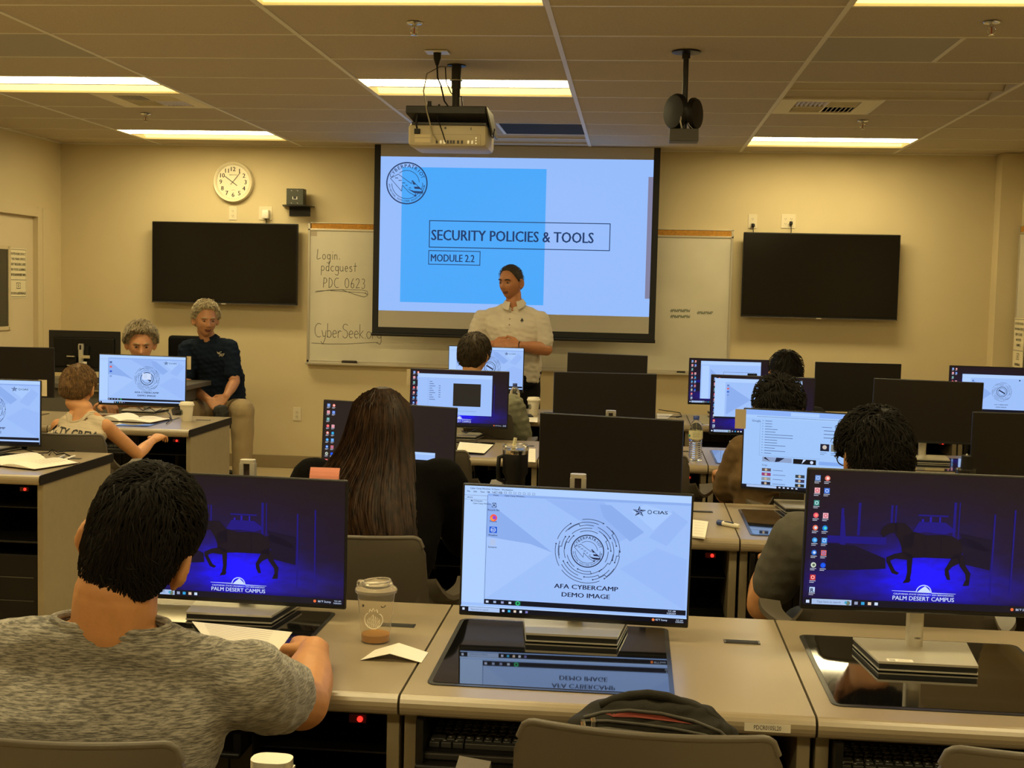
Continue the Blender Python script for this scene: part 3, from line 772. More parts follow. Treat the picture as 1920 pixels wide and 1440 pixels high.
def make_keyboard():
    t = empty('keyboard')
    f = MB(); f.prism([(0, .0), (.44, .0), (.44, .155), (0, .155)], 0, .016, BLK)
    f.bx(-.004, .444, -.006, .006, 0, .014, mat('keyboard_front_grey', (.035, .032, .028), .3), bev=.003); f.build('keyboard_base', t)
    KM = mat('key_cap', (.045, .043, .038), .35); LG = mat('key_legend', (.55, .52, .45), .6)
    for r in range(6):
        f = MB(); y = .020+r*.0215+(.006 if r == 5 else 0); x = .008; k = 0
        while x < .425:
            w = .0185
            if r == 0 and k == 3: w = .115
            elif r in (1, 2) and k in (0, 12): w = .032
            elif r == 0: w = .0235
            if .285 < x < .292 or .352 < x < .358: x += .006
            f.box((x+w/2, y+.0085, .022), (w-.002, .0172, .012), KM, bev=.002)
            if w < .03: f.bx(x+.005, x+.010, y+.009, y+.0125, .0281, .0284, LG)
            x += w+.0006; k += 1
        f.build('key_row', t)
    return t
ROWY = [2.425, 4.215, 6.05, 7.93]
NAME = ['first row', 'second row', 'third row', 'fourth row']
SEAM = [-1.255+.815*n for n in range(5)]
proto = make_desk(); used = False
DESKS = {}
pos_words = {0: 'leftmost', 1: 'second from the left', 2: 'third from the left', 3: 'fourth from the left', 4: 'rightmost'}
DLAB = {(0, 0): 'beige computer desk under the iced coffee cup, where the man in grey heather sits',
        (0, 1): 'beige computer desk with the backpack chair, nearest the centre bottom',
        (0, 2): 'beige computer desk at the lower right under the blue horse screen',
        (1, 2): 'beige computer desk behind the young man in plain grey, under the browser screen',
        (1, 1): 'beige computer desk in the second row holding the black tumbler',
        (1, 0): 'beige computer desk in the second row before the long-haired woman'}
for r in range(4):
    for n in range(5):
        if r == 0 and n == 4: continue
        d = proto if not used else copy_tree(proto); used = True
        d.location = (SEAM[n], ROWY[r], 0); DESKS[(r, n)] = d
        tag(d, DLAB.get((r, n), 'beige computer desk, %s in the %s of the main block' % (pos_words[n], NAME[r])), 'desk', 'computer desks with glass windows')
LY = [4.985, 6.755]
side = make_desk(True)
for r in range(2):
    for n in range(3):
        if n == 0: d = side if r == 0 else copy_tree(side)
        else: d = copy_tree(proto)
        d.location = (-2.425-DW-.815*n, LY[r], 0); DESKS[('L', r, n)] = d
        tag(d, ('left block desk with black edge band, holding the paper cup' if r else 'left block desk with black edge band at the left edge, holding the open book') if n == 0 else
            'left block desk, %s in its %s row' % (('second', 'third')[n-1]+' from the aisle', ('nearer', 'farther')[r]), 'desk', 'desks in the left block')
# asset label on the desk edge
f = MB(); cv = Canvas(.088, .0165, f, -.0006); f.bx(-.044, .044, -.0005, .0, -.0082, .0082, WHITEP)
tw = text_geo('PDCR0105L20', .02); cv.text('PDCR0105L20', .5, .25, .0085, INK, .004, 'C', sx=.052/((tw[3]-tw[2])*.0085/.7)); lb = f.build('asset_label', DESKS[(0, 1)])
lb.location = (.72, .0, DH-.0215)
# keyboards
kb = make_keyboard(); kb.location = (SEAM[1]+.045, ROWY[0]+.03, .6225); tag(kb, 'black keyboard on the shelf left of the backpack', 'keyboard', 'black keyboards on desk shelves')
k2 = copy_tree(kb); k2.location = (SEAM[2]+.045, ROWY[0]+.03, .6225); tag(k2, 'black keyboard under the desk at the lower right', 'keyboard')
k2 = copy_tree(kb); k2.location = (-2.425-DW+.045, LY[1]+.03, .6225); tag(k2, "black keyboard under the boy's desk", 'keyboard')
# ================================================================== MONITORS
MW, MH = .538, .3145
PW, PH = .528, .297
DARKSC = emis((34, 24, 22)); BLUE0 = emis((158, 192, 250)); INKS = emis((24, 30, 60)); TASK = emis((14, 18, 34))
LBLUE = emis((176, 208, 255)); MBLUE = emis((140, 174, 238)); WHS = emis((205, 222, 255))
def seal(cv, u, v, R, full=True):
    k = lambda r, a: (u+r*math.cos(math.radians(a))/cv.W, v+r*math.sin(math.radians(a))/cv.H)
    rs = random.Random(4)
    th = R*.016
    y = cv.lay()
    for q, rr in enumerate((.62, .70, .79, .88, .97)):
        a = rs.uniform(0, 40); end = a+352
        while a < end:
            ln = rs.uniform(35, 75); gap = rs.uniform(8, 22); b = min(a+ln, end)
            st = .07 if rs.random() < .5 and q < 4 else 0
            am = a+(b-a)*.55
            cv.ring(u, v, R*rr, th, INKS, a, am, 72, False)
            cv.ring(u, v, R*(rr+st), th, INKS, am, b, 72, False)
            if st: cv.line([k(R*rr, am), k(R*(rr+st), am)], th, INKS, False)
            if rs.random() < .7: p_ = k(R*rr, a); cv.disc(p_[0], p_[1], R*.022, INKS, 8, False)
            a = b+gap
    if full: patriot(cv, u, v, R*.50, INKS)
    else: cv.ring(u, v, R*.5, R*.05, INKS); cv.ring(u, v, R*.36, R*.03, INKS); cv.line([(k(R*.3, 150)), k(R*.3, -30)], R*.12, INKS)
TT = {'AFA CYBERCAMP': 0, 'DEMO IMAGE': 0}
def icon(cv, u, v, s, c1, c2=None, lab=True, shape='sq', new=True):
    if shape == 'sq': cv.rect(u-s/cv.W/2, v-s/cv.H/2, u+s/cv.W/2, v+s/cv.H/2, c1)
    else: cv.disc(u, v, s/2, c1, 14)
    if c2: (cv.disc(u+s*.05/cv.W, v, s*.26, c2, 12) if shape != 'sq' else cv.ring(u, v, s*.28, s*.12, c2))
    if lab:
        y = cv.lay()
        for q in range(2):
            cv.rect(u-s*.6/cv.W, v-s*(.72+.28*q)/cv.H, u+s*(.55-.3*q)/cv.W, v-s*(.62+.28*q)/cv.H, lab, False)
def demo(cv, full=True, note=False):
    """host window with the camp's demo image; fills the whole display"""
    cv.rect(0, 0, 1, 1, BLUE0)
    cv.rect(0, .925, 1, 1, LBLUE); cv.rect(0, .065, .10, .925, LBLUE)
    # facets of the wallpaper
    for pts, m_ in (([(.104, .88), (.40, .50), (.104, .12)], MBLUE), ([(.36, .92), (.62, .92), (.74, .66), (.68, .60)], emis((148, 182, 244))),
                    ([(.60, .90), (.65, .90), (.80, .70), (.74, .62), (.62, .80)], MBLUE), ([(.82, .66), (.90, .60), (.99, .80), (.92, .88)], emis((150, 184, 246))),
                    ([(.104, .10), (.40, .50), (.30, .56), (.104, .60)], emis((166, 198, 252))), ([(.70, .40), (.99, .10), (.99, .50), (.86, .58)], emis((152, 186, 248))),
                    ([(.74, .86), (.80, .92), (.92, .86), (.84, .72)], emis((166, 200, 253)))):
        cv.poly(pts, m_)
    cv.rect(.104, .925, 1, .945, MBLUE); cv.line([(.104, .065), (.104, .93)], .0006, INKS); cv.line([(0, .925), (.104, .925)], .0005, INKS)
    cv.line([(0, .892), (.10, .892)], .0004, TASK)
    if full:
        cv.text('Cyber Camp Windows 10 Demo - Workstation', .025, .975, .0036, INKS, .01)
        x = .012
        for s_ in ('File', 'Edit', 'View', 'VM', 'Tabs', 'Help'): cv.text(s_, x, .950, .0036, INKS, .01); x += .017+.003*len(s_)
        y = cv.lay()
        for j in range(9): cv.frame(.135+j*.021, .950, .146+j*.021, .966, .0005, INKS)
        cv.text('Library', .012, .905, .0034, INKS, .01); cv.text('My Computer', .03, .878, .0034, INKS, .01); cv.text('Cyber Camp Windows 10', .04, .858, .0032, INKS, .01)
        cv.text('Home', .13, .930, .0034, INKS, .01); cv.text('Cyber Camp Windows...', .18, .930, .0034, INKS, .01)
        for nm, v in (('Recycle Bin', .80), ('Firefox', .71), ('Weather', .60), ('Scenario', .505)): cv.text(nm, .133, v+.01, .0042, INKS, .015, 'C')
        cv.poly([(.124, .838), (.127, .875), (.143, .875), (.146, .838)], emis((70, 96, 150))); cv.ring(.134, .855, .0035, .0014, LBLUE)
        cv.disc(.134, .755, .0085, emis((255, 90, 60)), 18); cv.disc(.131, .750, .0055, emis((250, 160, 60)), 14); cv.disc(.137, .757, .0045, emis((150, 70, 210)), 14)
        cv.rect(.117, .635, .151, .685, emis((28, 92, 214))); cv.ring(.134, .660, .0055, .0010, WHS); cv.text('AD', .134, .650, .0055, WHS, .02, 'C')
        cv.rect(.122, .535, .146, .585, emis((176, 196, 236)))
    else:
        y = cv.lay()
        for v, c in ((.85, (70, 96, 150)), (.755, (230, 90, 80)), (.66, (40, 90, 200)), (.56, (130, 160, 220))): cv.rect(.12, v-.018, .146, v+.018, emis(c), False)
    U0, V0 = .555, .53
    seal(cv, U0, V0, .0775, full)
    if note: cv.rect(U0-.055, V0-.02, U0+.045, V0+.11, WHS); [cv.line([(U0-.04, V0+.08-.03*j), (U0+.0, V0+.08-.03*j)], .0008, INKS) for j in range(3)]
    for s_, v, w_ in (('AFA CYBERCAMP', .225, .150), ('DEMO IMAGE', .160, .113)):
        tw = text_geo(s_, .028); h = .0105
        cv.text(s_, U0, v, h, INKS, .028, 'C', sx=w_/((tw[3]-tw[2])*h/.7))
    # star emblem and lettering
    k = lambda x, y: (.775+x*.012/cv.W, .865+y*.012/cv.H)
    star = [k((1 if j % 2 == 0 else .42)*math.sin(j*PI/5)*(1.25 if j % 2 == 0 else 1), (1 if j % 2 == 0 else .42)*math.cos(j*PI/5)) for j in range(10)]
    for j in range(10):
        cv.poly([k(0, 0), star[j], star[(j+1) % 10]], INKS if j % 2 else MBLUE, j == 0)
    cv.line(star+[star[0]], .0009, INKS)
    cv.ring(.82, .865, .0042, .0014, INKS); cv.text('CIAS', .835, .853, .0075, INKS, .03, 'L', sx=1.55)
    # guest and host task bars
    cv.rect(.104, .065, .995, .105, TASK); cv.rect(0, .0, 1, .038, emis((8, 10, 24))); cv.rect(0, .038, 1, .048, LBLUE); cv.rect(.035, .002, .175, .036, emis((170, 196, 240)))
    y = cv.lay()
    for j, c in enumerate(((200, 215, 250), (160, 180, 220), (150, 160, 210), (200, 215, 240))): cv.rect(.112+j*.034, .077, .124+j*.034, .094, emis(c), False)
    cv.rect(.242, .067, .268, .103, emis((20, 80, 60)), False); cv.lay(); cv.ring(.255, .085, .004, .0014, emis((60, 230, 140)), new=False)
    for j, c in enumerate(((200, 210, 240), (60, 180, 230), (230, 210, 190), (220, 230, 250), (120, 120, 190))): cv.rect(.186+j*.026, .010, .197+j*.026, .028, emis(c), False)
    cv.rect(.008, .010, .018, .028, WHS, False)
    if full:
        cv.text('Type here to search', .045, .012, .0036, emis((70, 90, 130)), 0); cv.text('9:21 AM', .918, .088, .0036, WHS, .005); cv.text('5/28/2024', .913, .070, .0036, WHS, .005)
        cv.text('82\u00b0F Sunny', .865, .014, .0042, WHS, .005); cv.text('9:21 AM', .955, .020, .0032, WHS, .0); cv.text('5/28/2024', .952, .006, .0032, WHS, 0)
        cv.disc(.855, .019, .0032, emis((240, 130, 70)))
HORSE_MAT = None
def horse_bg():
    global HORSE_MAT
    if HORSE_MAT: return HORSE_MAT
    m, nt, b = new_mat('display_horse_picture'); N = nt.nodes; Lk = nt.links
    b.inputs['Base Color'].default_value = (.004, .004, .004, 1); b.inputs['Roughness'].default_value = .35; b.inputs['Specular IOR Level'].default_value = .25
    tc = N.new('ShaderNodeTexCoord'); sp = N.new('ShaderNodeSeparateXYZ'); Lk.new(tc.outputs['Object'], sp.inputs[0])
    def gauss(cx, cz, sx, sz, k):
        a = N.new('ShaderNodeMath'); a.operation = 'SUBTRACT'; Lk.new(sp.outputs['X'], a.inputs[0]); a.inputs[1].default_value = cx
        a2 = N.new('ShaderNodeMath'); a2.operation = 'DIVIDE'; Lk.new(a.outputs[0], a2.inputs[0]); a2.inputs[1].default_value = sx
        c = N.new('ShaderNodeMath'); c.operation = 'SUBTRACT'; Lk.new(sp.outputs['Z'], c.inputs[0]); c.inputs[1].default_value = cz
        c2 = N.new('ShaderNodeMath'); c2.operation = 'DIVIDE'; Lk.new(c.outputs[0], c2.inputs[0]); c2.inputs[1].default_value = sz
        p1 = N.new('ShaderNodeMath'); p1.operation = 'MULTIPLY'; Lk.new(a2.outputs[0], p1.inputs[0]); Lk.new(a2.outputs[0], p1.inputs[1])
        p2 = N.new('ShaderNodeMath'); p2.operation = 'MULTIPLY_ADD'; Lk.new(c2.outputs[0], p2.inputs[0]); Lk.new(c2.outputs[0], p2.inputs[1]); Lk.new(p1.outputs[0], p2.inputs[2])
        n = N.new('ShaderNodeMath'); n.operation = 'MULTIPLY'; Lk.new(p2.outputs[0], n.inputs[0]); n.inputs[1].default_value = -1
        e = N.new('ShaderNodeMath'); e.operation = 'EXPONENT'; Lk.new(n.outputs[0], e.inputs[0])
        g = N.new('ShaderNodeMath'); g.operation = 'MULTIPLY'; Lk.new(e.outputs[0], g.inputs[0]); g.inputs[1].default_value = k
        return g
    g1 = gauss(.0, -.065, .085, .048, 1.0); g2 = gauss(.0, -.095, .20, .038, .38); g3 = gauss(-.03, -.01, .26, .10, .045)
    s1 = N.new('ShaderNodeMath'); s1.operation = 'ADD'; Lk.new(g1.outputs[0], s1.inputs[0]); Lk.new(g2.outputs[0], s1.inputs[1])
    s2 = N.new('ShaderNodeMath'); s2.operation = 'ADD'; Lk.new(s1.outputs[0], s2.inputs[0]); Lk.new(g3.outputs[0], s2.inputs[1])
    ns = N.new('ShaderNodeTexNoise'); ns.inputs['Scale'].default_value = 38; ns.inputs['Detail'].default_value = 5
    mp = N.new('ShaderNodeMapping'); mp.inputs['Scale'].default_value = (.6, 1, 1.6); Lk.new(tc.outputs['Object'], mp.inputs[0]); Lk.new(mp.outputs[0], ns.inputs['Vector'])
    mr = N.new('ShaderNodeMapRange'); mr.inputs['From Min'].default_value = .3; mr.inputs['From Max'].default_value = .7; mr.inputs['To Min'].default_value = .65; mr.inputs['To Max'].default_value = 1.25
    Lk.new(ns.outputs['Fac'], mr.inputs['Value'])
    s3 = N.new('ShaderNodeMath'); s3.operation = 'MULTIPLY'; Lk.new(s2.outputs[0], s3.inputs[0]); Lk.new(mr.outputs[0], s3.inputs[1])
    cr = N.new('ShaderNodeMixRGB'); cr.blend_type = 'ADD'; cr.inputs[0].default_value = 1
    cr.inputs[1].default_value = (*s2l((30, 20, 22)), 1)
    mx = N.new('ShaderNodeMixRGB'); mx.blend_type = 'MIX'; mx.inputs[1].default_value = (0, 0, 0, 1); mx.inputs[2].default_value = (.0, .0, 1.0, 1); Lk.new(s3.outputs[0], mx.inputs[0])
    Lk.new(mx.outputs[0], cr.inputs[2]); Lk.new(cr.outputs[0], b.inputs['Emission Color']); b.inputs['Emission Strength'].default_value = 1
    HORSE_MAT = m; return m
HB = emis((22, 16, 40)); HB2 = emis((28, 20, 122)); HB3 = emis((34, 24, 165)); HB4 = emis((24, 18, 30))
def horse(cv, icons=True, picture=True, strip=False):
    cv.rect(0, 0, 1, 1, horse_bg() if picture else emis((38, 30, 30)))  # without the picture: brown room reflection painted in as screen glow
    k = lambda px, py: ((px-1508)/456, 1-(py-888)/262)     # measured on the right-hand screen
    if picture:
        for x0, x1, y0, y1, m_ in ((1572, 1577, 960, 1030, HB2), (1604, 1609, 948, 1012, HB2), (1666, 1670, 950, 985, HB2), (1674, 1677, 950, 985, HB2), (1785, 1790, 940, 1010, HB2), (1795, 1797, 940, 1010, HB2),
                                   (1548, 1660, 1014, 1028, HB2), (1725, 1729, 975, 1000, HB3), (1740, 1744, 970, 1000, HB3), (1758, 1761, 970, 1000, HB3), (1718, 1775, 966, 969, HB2), (1862, 1865, 960, 1120, HB2), (1900, 1903, 950, 1120, HB2)):
            a = k(x0, y1); b = k(x1, y0); cv.rect(a[0], a[1], b[0], b[1], m_)
        cv.poly([k(1572, 960), k(1578, 975), k(1583, 1020), k(1581, 1060), k(1583, 1085), k(1576, 1070), k(1573, 1020)], HB2)
        cv.poly([k(1548, 1030), k(1600, 1032), k(1660, 1055), k(1662, 1075), k(1600, 1080), k(1548, 1082)], HB)
        cv.poly([k(1720, 980), k(1770, 980), k(1792, 996), k(1770, 1003), k(1735, 1000), k(1708, 1003)], HB2)
        cv.poly([k(1800, 1000), k(1860, 1010), k(1860, 1070), k(1810, 1060)], HB)
        body = [(1648, 1004), (1652, 992), (1662, 986), (1676, 982), (1690, 984), (1702, 994), (1716, 1004), (1745, 1010), (1770, 1004), (1788, 1010), (1800, 1018), (1804, 1034), (1798, 1046), (1780, 1052), (1750, 1050), (1722, 1052), (1704, 1050), (1690, 1040), (1684, 1026), (1678, 1014), (1666, 1012), (1656, 1014)]
        # torso, neck and head as convex pieces
        for pc in ([(1647, 1006), (1652, 993), (1664, 985), (1678, 984), (1680, 1002), (1664, 1006), (1654, 1013)], [(1674, 984), (1694, 984), (1712, 1002), (1712, 1030), (1690, 1034), (1684, 1018), (1676, 1006)],
                   [(1690, 1010), (1712, 1000), (1735, 1006), (1735, 1050), (1706, 1052), (1690, 1040)], [(1733, 1006), (1765, 1004), (1765, 1050), (1733, 1050)], [(1763, 1004), (1785, 1006), (1804, 1018), (1806, 1038), (1796, 1050), (1763, 1050)],
                   [(1696, 1040), (1712, 1046), (1700, 1056), (1680, 1054), (1670, 1058), (1672, 1068), (1662, 1062), (1662, 1052), (1676, 1045)], [(1662, 1060), (1671, 1062), (1680, 1078), (1688, 1082), (1684, 1086), (1674, 1083)],
                   [(1700, 1046), (1712, 1048), (1711, 1080), (1709, 1096), (1700, 1098), (1703, 1080)], [(1704, 1090), (1711, 1094), (1708, 1100), (1696, 1102), (1698, 1097)],
                   [(1790, 1040), (1804, 1036), (1802, 1058), (1788, 1066), (1780, 1076), (1774, 1072), (1782, 1056)], [(1774, 1070), (1782, 1074), (1786, 1092), (1780, 1092), (1775, 1082)],
                   [(1796, 1046), (1806, 1040), (1814, 1064), (1824, 1078), (1822, 1096), (1816, 1097), (1814, 1080), (1802, 1064)], [(1814, 1092), (1823, 1092), (1822, 1102), (1810, 1103)],
                   [(1796, 1012), (1808, 1008), (1830, 1014), (1858, 1030), (1850, 1034), (1826, 1028), (1804, 1022)]):
            cv.poly([k(*q) for q in pc], HB4, False)
        W_ = WHS
        a = k(1737, 1119)
        cv.ring(a[0], a[1], .0165, .0020, W_, 0, 180, 40)
        cv.poly([k(1724, 1119), k(1731, 1112), (k(1739, 1106)), k(1748, 1114), k(1751, 1119)], W_)
        cv.poly([k(1676, 1117), k(1722, 1117), k(1722, 1118.5), k(1676, 1117.6)], W_); cv.poly([k(1752, 1118.5), k(1798, 1119), k(1798, 1119.6), k(1752, 1120)], W_, False)
        for s_, yy, h, ww in (('CALIFORNIA STATE UNIVERSITY SAN BERNARDINO', 1124.5, .0034, .133), ('PALM DESERT CAMPUS', 1135, .0092, .136)):
            tw = text_geo(s_, .014); p_ = k(1737, yy); cv.text(s_, p_[0], p_[1], h, W_, .014, 'C', sx=ww/((tw[3]-tw[2])*h/.7))
    if icons:
        ic = [(0, 0, (110, 150, 220), (180, 200, 240), 'sq'), (1, 0, (230, 120, 110), (250, 220, 210), 'ci'), (0, 1, (240, 180, 190), (210, 60, 80), 'sq'), (1, 1, (70, 120, 220), (190, 210, 250), 'sq'), (0, 2, (60, 140, 130), (200, 230, 240), 'sq'),
              (0, 3, (240, 90, 110), (250, 150, 120), 'ci'), (1, 3, (240, 180, 190), (200, 60, 90), 'sq'), (0, 4, (235, 120, 90), (210, 230, 250), 'ci'), (1, 4, (30, 130, 220), (80, 220, 200), 'ci'), (0, 5, (60, 150, 220), (130, 200, 250), 'ci'),
              (1, 5, (70, 150, 230), (180, 210, 250), 'sq'), (0, 6, (40, 110, 210), (200, 220, 250), 'ci'), (1, 6, (220, 110, 100), (60, 110, 210), 'sq'), (0, 7, (210, 220, 200), (90, 110, 90), 'ci'), (1, 7, (20, 80, 230), (30, 100, 240), 'ci'), (0, 8, (210, 60, 60), (250, 200, 200), 'sq'), (0, 9, (190, 215, 250), None, 'sq')]
        for a, b_, c1, c2, sh in ic: icon(cv, .033+a*.040, .945-b_*.0925, .0118, emis(c1), emis(c2) if c2 else None, emis((200, 205, 225)), sh)
        cv.text('R', .033, .945-9*.0925-.018, .009, emis((20, 30, 70)), .04, 'C')
    cv.rect(0, 0, 1, .050, emis((20, 18, 32))); cv.rect(.034, .006, .200, .046, emis((168, 192, 232)))
    if icons:
        cv.text('Type here to search', .055, .018, .0045, emis((70, 90, 130)), 0)
        cv.disc(.185, .022, .005, emis((110, 120, 100))); cv.disc(.176, .026, .003, emis((60, 160, 190)))
    y = cv.lay()
    for j, c in enumerate(((150, 160, 190), (50, 160, 220), (225, 205, 185), (205, 222, 250))): cv.rect(.212+j*.028, .014, .226+j*.028, .036, emis(c), False)
    cv.rect(.010, .014, .024, .036, WHS, False); cv.disc(.87, .024, .0035, emis((235, 110, 60)), new=False)
    cv.text('86\u00b0F Sunny', .885, .016, .0050, WHS, 0); cv.text('9:21 AM', .962, .028, .0034, WHS, 0); cv.text('5/28/2024', .958, .010, .0034, WHS, 0)
def google(cv):
    cv.rect(0, 0, 1, 1, emis((160, 198, 250))); cv.rect(0, .935, 1, 1, emis((140, 178, 246))); cv.rect(.33, .94, .53, .985, emis((170, 205, 252))); cv.rect(0, .895, 1, .935, emis((166, 203, 252)))
    cv.line([(.09, .915), (.98, .915)], .0012, emis((90, 110, 160)))
    gry = emis((80, 100, 150)); dk = emis((30, 36, 60))
    cv.text('Google', .055, .845, .008, gry, .01)
    rs = random.Random(2); y = cv.lay()
    for j in range(13):
        v = .862-.0345*j; cv.rect(.13, v-.003, .138, v+.003, gry, False); cv.rect(.15, v-.004, .15+rs.choice((.05, .075, .09, .115, .15, .20)), v+.003, gry, False)
    cv.line([(.115, .85), (.115, .415), (.55, .415)], .0005, gry)
    for j in range(3): cv.rect(.565, .775-.045*j, .72, .783-.045*j, gry, False)
    cv.rect(.55, .82, .62, .826, gry, False)
    ph = [((30, 30, 50), (200, 190, 180)), ((120, 120, 110), (60, 60, 60)), ((50, 60, 80), (190, 200, 220)), ((130, 110, 120), (60, 50, 60))]
    for j, (c, d) in enumerate(ph):
        u = .545+j*.075; cv.rect(u, .52, u+.062, .61, emis(c)); cv.disc(u+.03, .57, .008, emis(d), 12); cv.rect(u, .495, u+.045, .500, gry); cv.rect(u, .475, u+.03, .480, gry)
    cv.rect(.14, .34, .35, .40, emis((140, 160, 200))); cv.poly([(.15, .38), (.19, .35), (.20, .34), (.16, .40)], dk); cv.poly([(.24, .40), (.30, .40), (.26, .35), (.23, .34)], dk)
    cv.rect(.36, .335, .52, .398, emis((16, 16, 24))); cv.poly([(.42, .34), (.45, .395), (.43, .395)], WHS); cv.disc(.49, .365, .006, WHS)
    cv.rect(.54, .34, .72, .385, emis((130, 170, 240))); cv.rect(.74, .32, .85, .375, emis((50, 40, 50)))
    cv.text('Songs', .14, .285, .006, gry, .01)
    for j in range(4):
        for i_, (a, b) in enumerate(((.14, .22), (.38, .46), (.62, .70))):
            if i_ == 1 and j == 0: continue
            c = ((90, 80, 90), (150, 60, 110), (140, 150, 160), (40, 40, 60))[j] if i_ == 0 else ((30, 40, 40), (120, 110, 30), (50, 60, 70), (60, 60, 90))[(j+i_) % 4]
            cv.rect(a, .215-.058*j, a+.065, .255-.058*j, emis(c)); cv.disc(a+.03, .235-.058*j, .005, emis((200, 180, 150)), 8); cv.rect(b, .230-.058*j, b+.07+.02*(j % 2), .236-.058*j, gry)
    cv.rect(0, 0, 1, .036, emis((16, 18, 34))); cv.rect(.035, .003, .25, .033, emis((170, 196, 240)))
    y = cv.lay()
    for j in range(5): cv.rect(.265+j*.03, .010, .279+j*.03, .026, WHS, False)
def winbox(cv, u0, v0, u1, v1, style):
    cv.rect(u0, v0, u1, v1, BLUE0); cv.rect(u0, v1-(v1-v0)*.10, u1, v1, LBLUE); cv.line([(u0, v1-(v1-v0)*.10), (u1, v1-(v1-v0)*.10)], .0008, MBLUE)
    y = cv.lay(); gry = emis((90, 110, 160))
    if style == 'dialog':
        a = u0+(u1-u0)*.14
        cv.rect(a, v0, a+.003, v1-(v1-v0)*.10, MBLUE, False)
        for j in range(9): cv.rect(a+.015, v1-(v1-v0)*(.20+.055*j), a+.015+.03+.015*(j % 3), v1-(v1-v0)*(.185+.055*j), gry, False)
        for j in range(6): cv.rect(a+.11, v1-(v1-v0)*(.30+.055*j), a+.13, v1-(v1-v0)*(.285+.055*j), gry, False)
        cv.rect(u0+(u1-u0)*.48, v0+(v1-v0)*.22, u0+(u1-u0)*.85, v0+(v1-v0)*.78, emis((40, 36, 32)))
        cv.rect(u0+(u1-u0)*.5, v0+(v1-v0)*.10, u0+(u1-u0)*.8, v0+(v1-v0)*.105, gry)
    if style == 'pane':
        cv.rect(u0+(u1-u0)*.02, v0, u0+(u1-u0)*.14, v1-(v1-v0)*.12, LBLUE); cv.poly([(u0+(u1-u0)*.16, v0+(v1-v0)*.8), (u0+(u1-u0)*.40, v0+(v1-v0)*.45), (u0+(u1-u0)*.16, v0+(v1-v0)*.45)], MBLUE)
        cv.frame(u0+(u1-u0)*.38, v0+(v1-v0)*.1, u1-.06, v0+(v1-v0)*.72, .0014, emis((16, 20, 40))); cv.rect(u0+(u1-u0)*.78, v0+(v1-v0)*.60, u0+(u1-u0)*.94, v0+(v1-v0)*.70, emis((16, 16, 22)))
    if style == 'seal':
        cv.poly([(u0+(u1-u0)*.14, v0+(v1-v0)*.85), (u0+(u1-u0)*.42, v0+(v1-v0)*.48), (u0+(u1-u0)*.14, v0+(v1-v0)*.10)], MBLUE)
        cv.rect(u0, v0, u0+(u1-u0)*.12, v1-(v1-v0)*.10, LBLUE)
        for j in range(4): cv.rect(u0+(u1-u0)*.14, v1-(v1-v0)*(.19+.08*j), u0+(u1-u0)*.165, v1-(v1-v0)*(.155+.08*j), emis(((90, 120, 190), (220, 90, 90), (40, 90, 200), (120, 150, 220))[j]))
        seal(cv, u0+(u1-u0)*.56, v0+(v1-v0)*.54, (v1-v0)*cv.H*.27, False)
        for s_, q in (('AFA CYBERCAMP', .17), ('DEMO IMAGE', .10)): cv.text(s_, u0+(u1-u0)*.56, v0+(v1-v0)*q, .0075*(v1-v0), INKS, .028, 'C', sx=1.3)
        cv.text('CIAS', u0+(u1-u0)*.86, v0+(v1-v0)*.84, .0075*(v1-v0), INKS, .03, 'L', sx=1.4); cv.disc(u0+(u1-u0)*.80, v0+(v1-v0)*.865, .006*(v1-v0), INKS)
        cv.rect(u0, v0, u1, v0+(v1-v0)*.045, TASK)
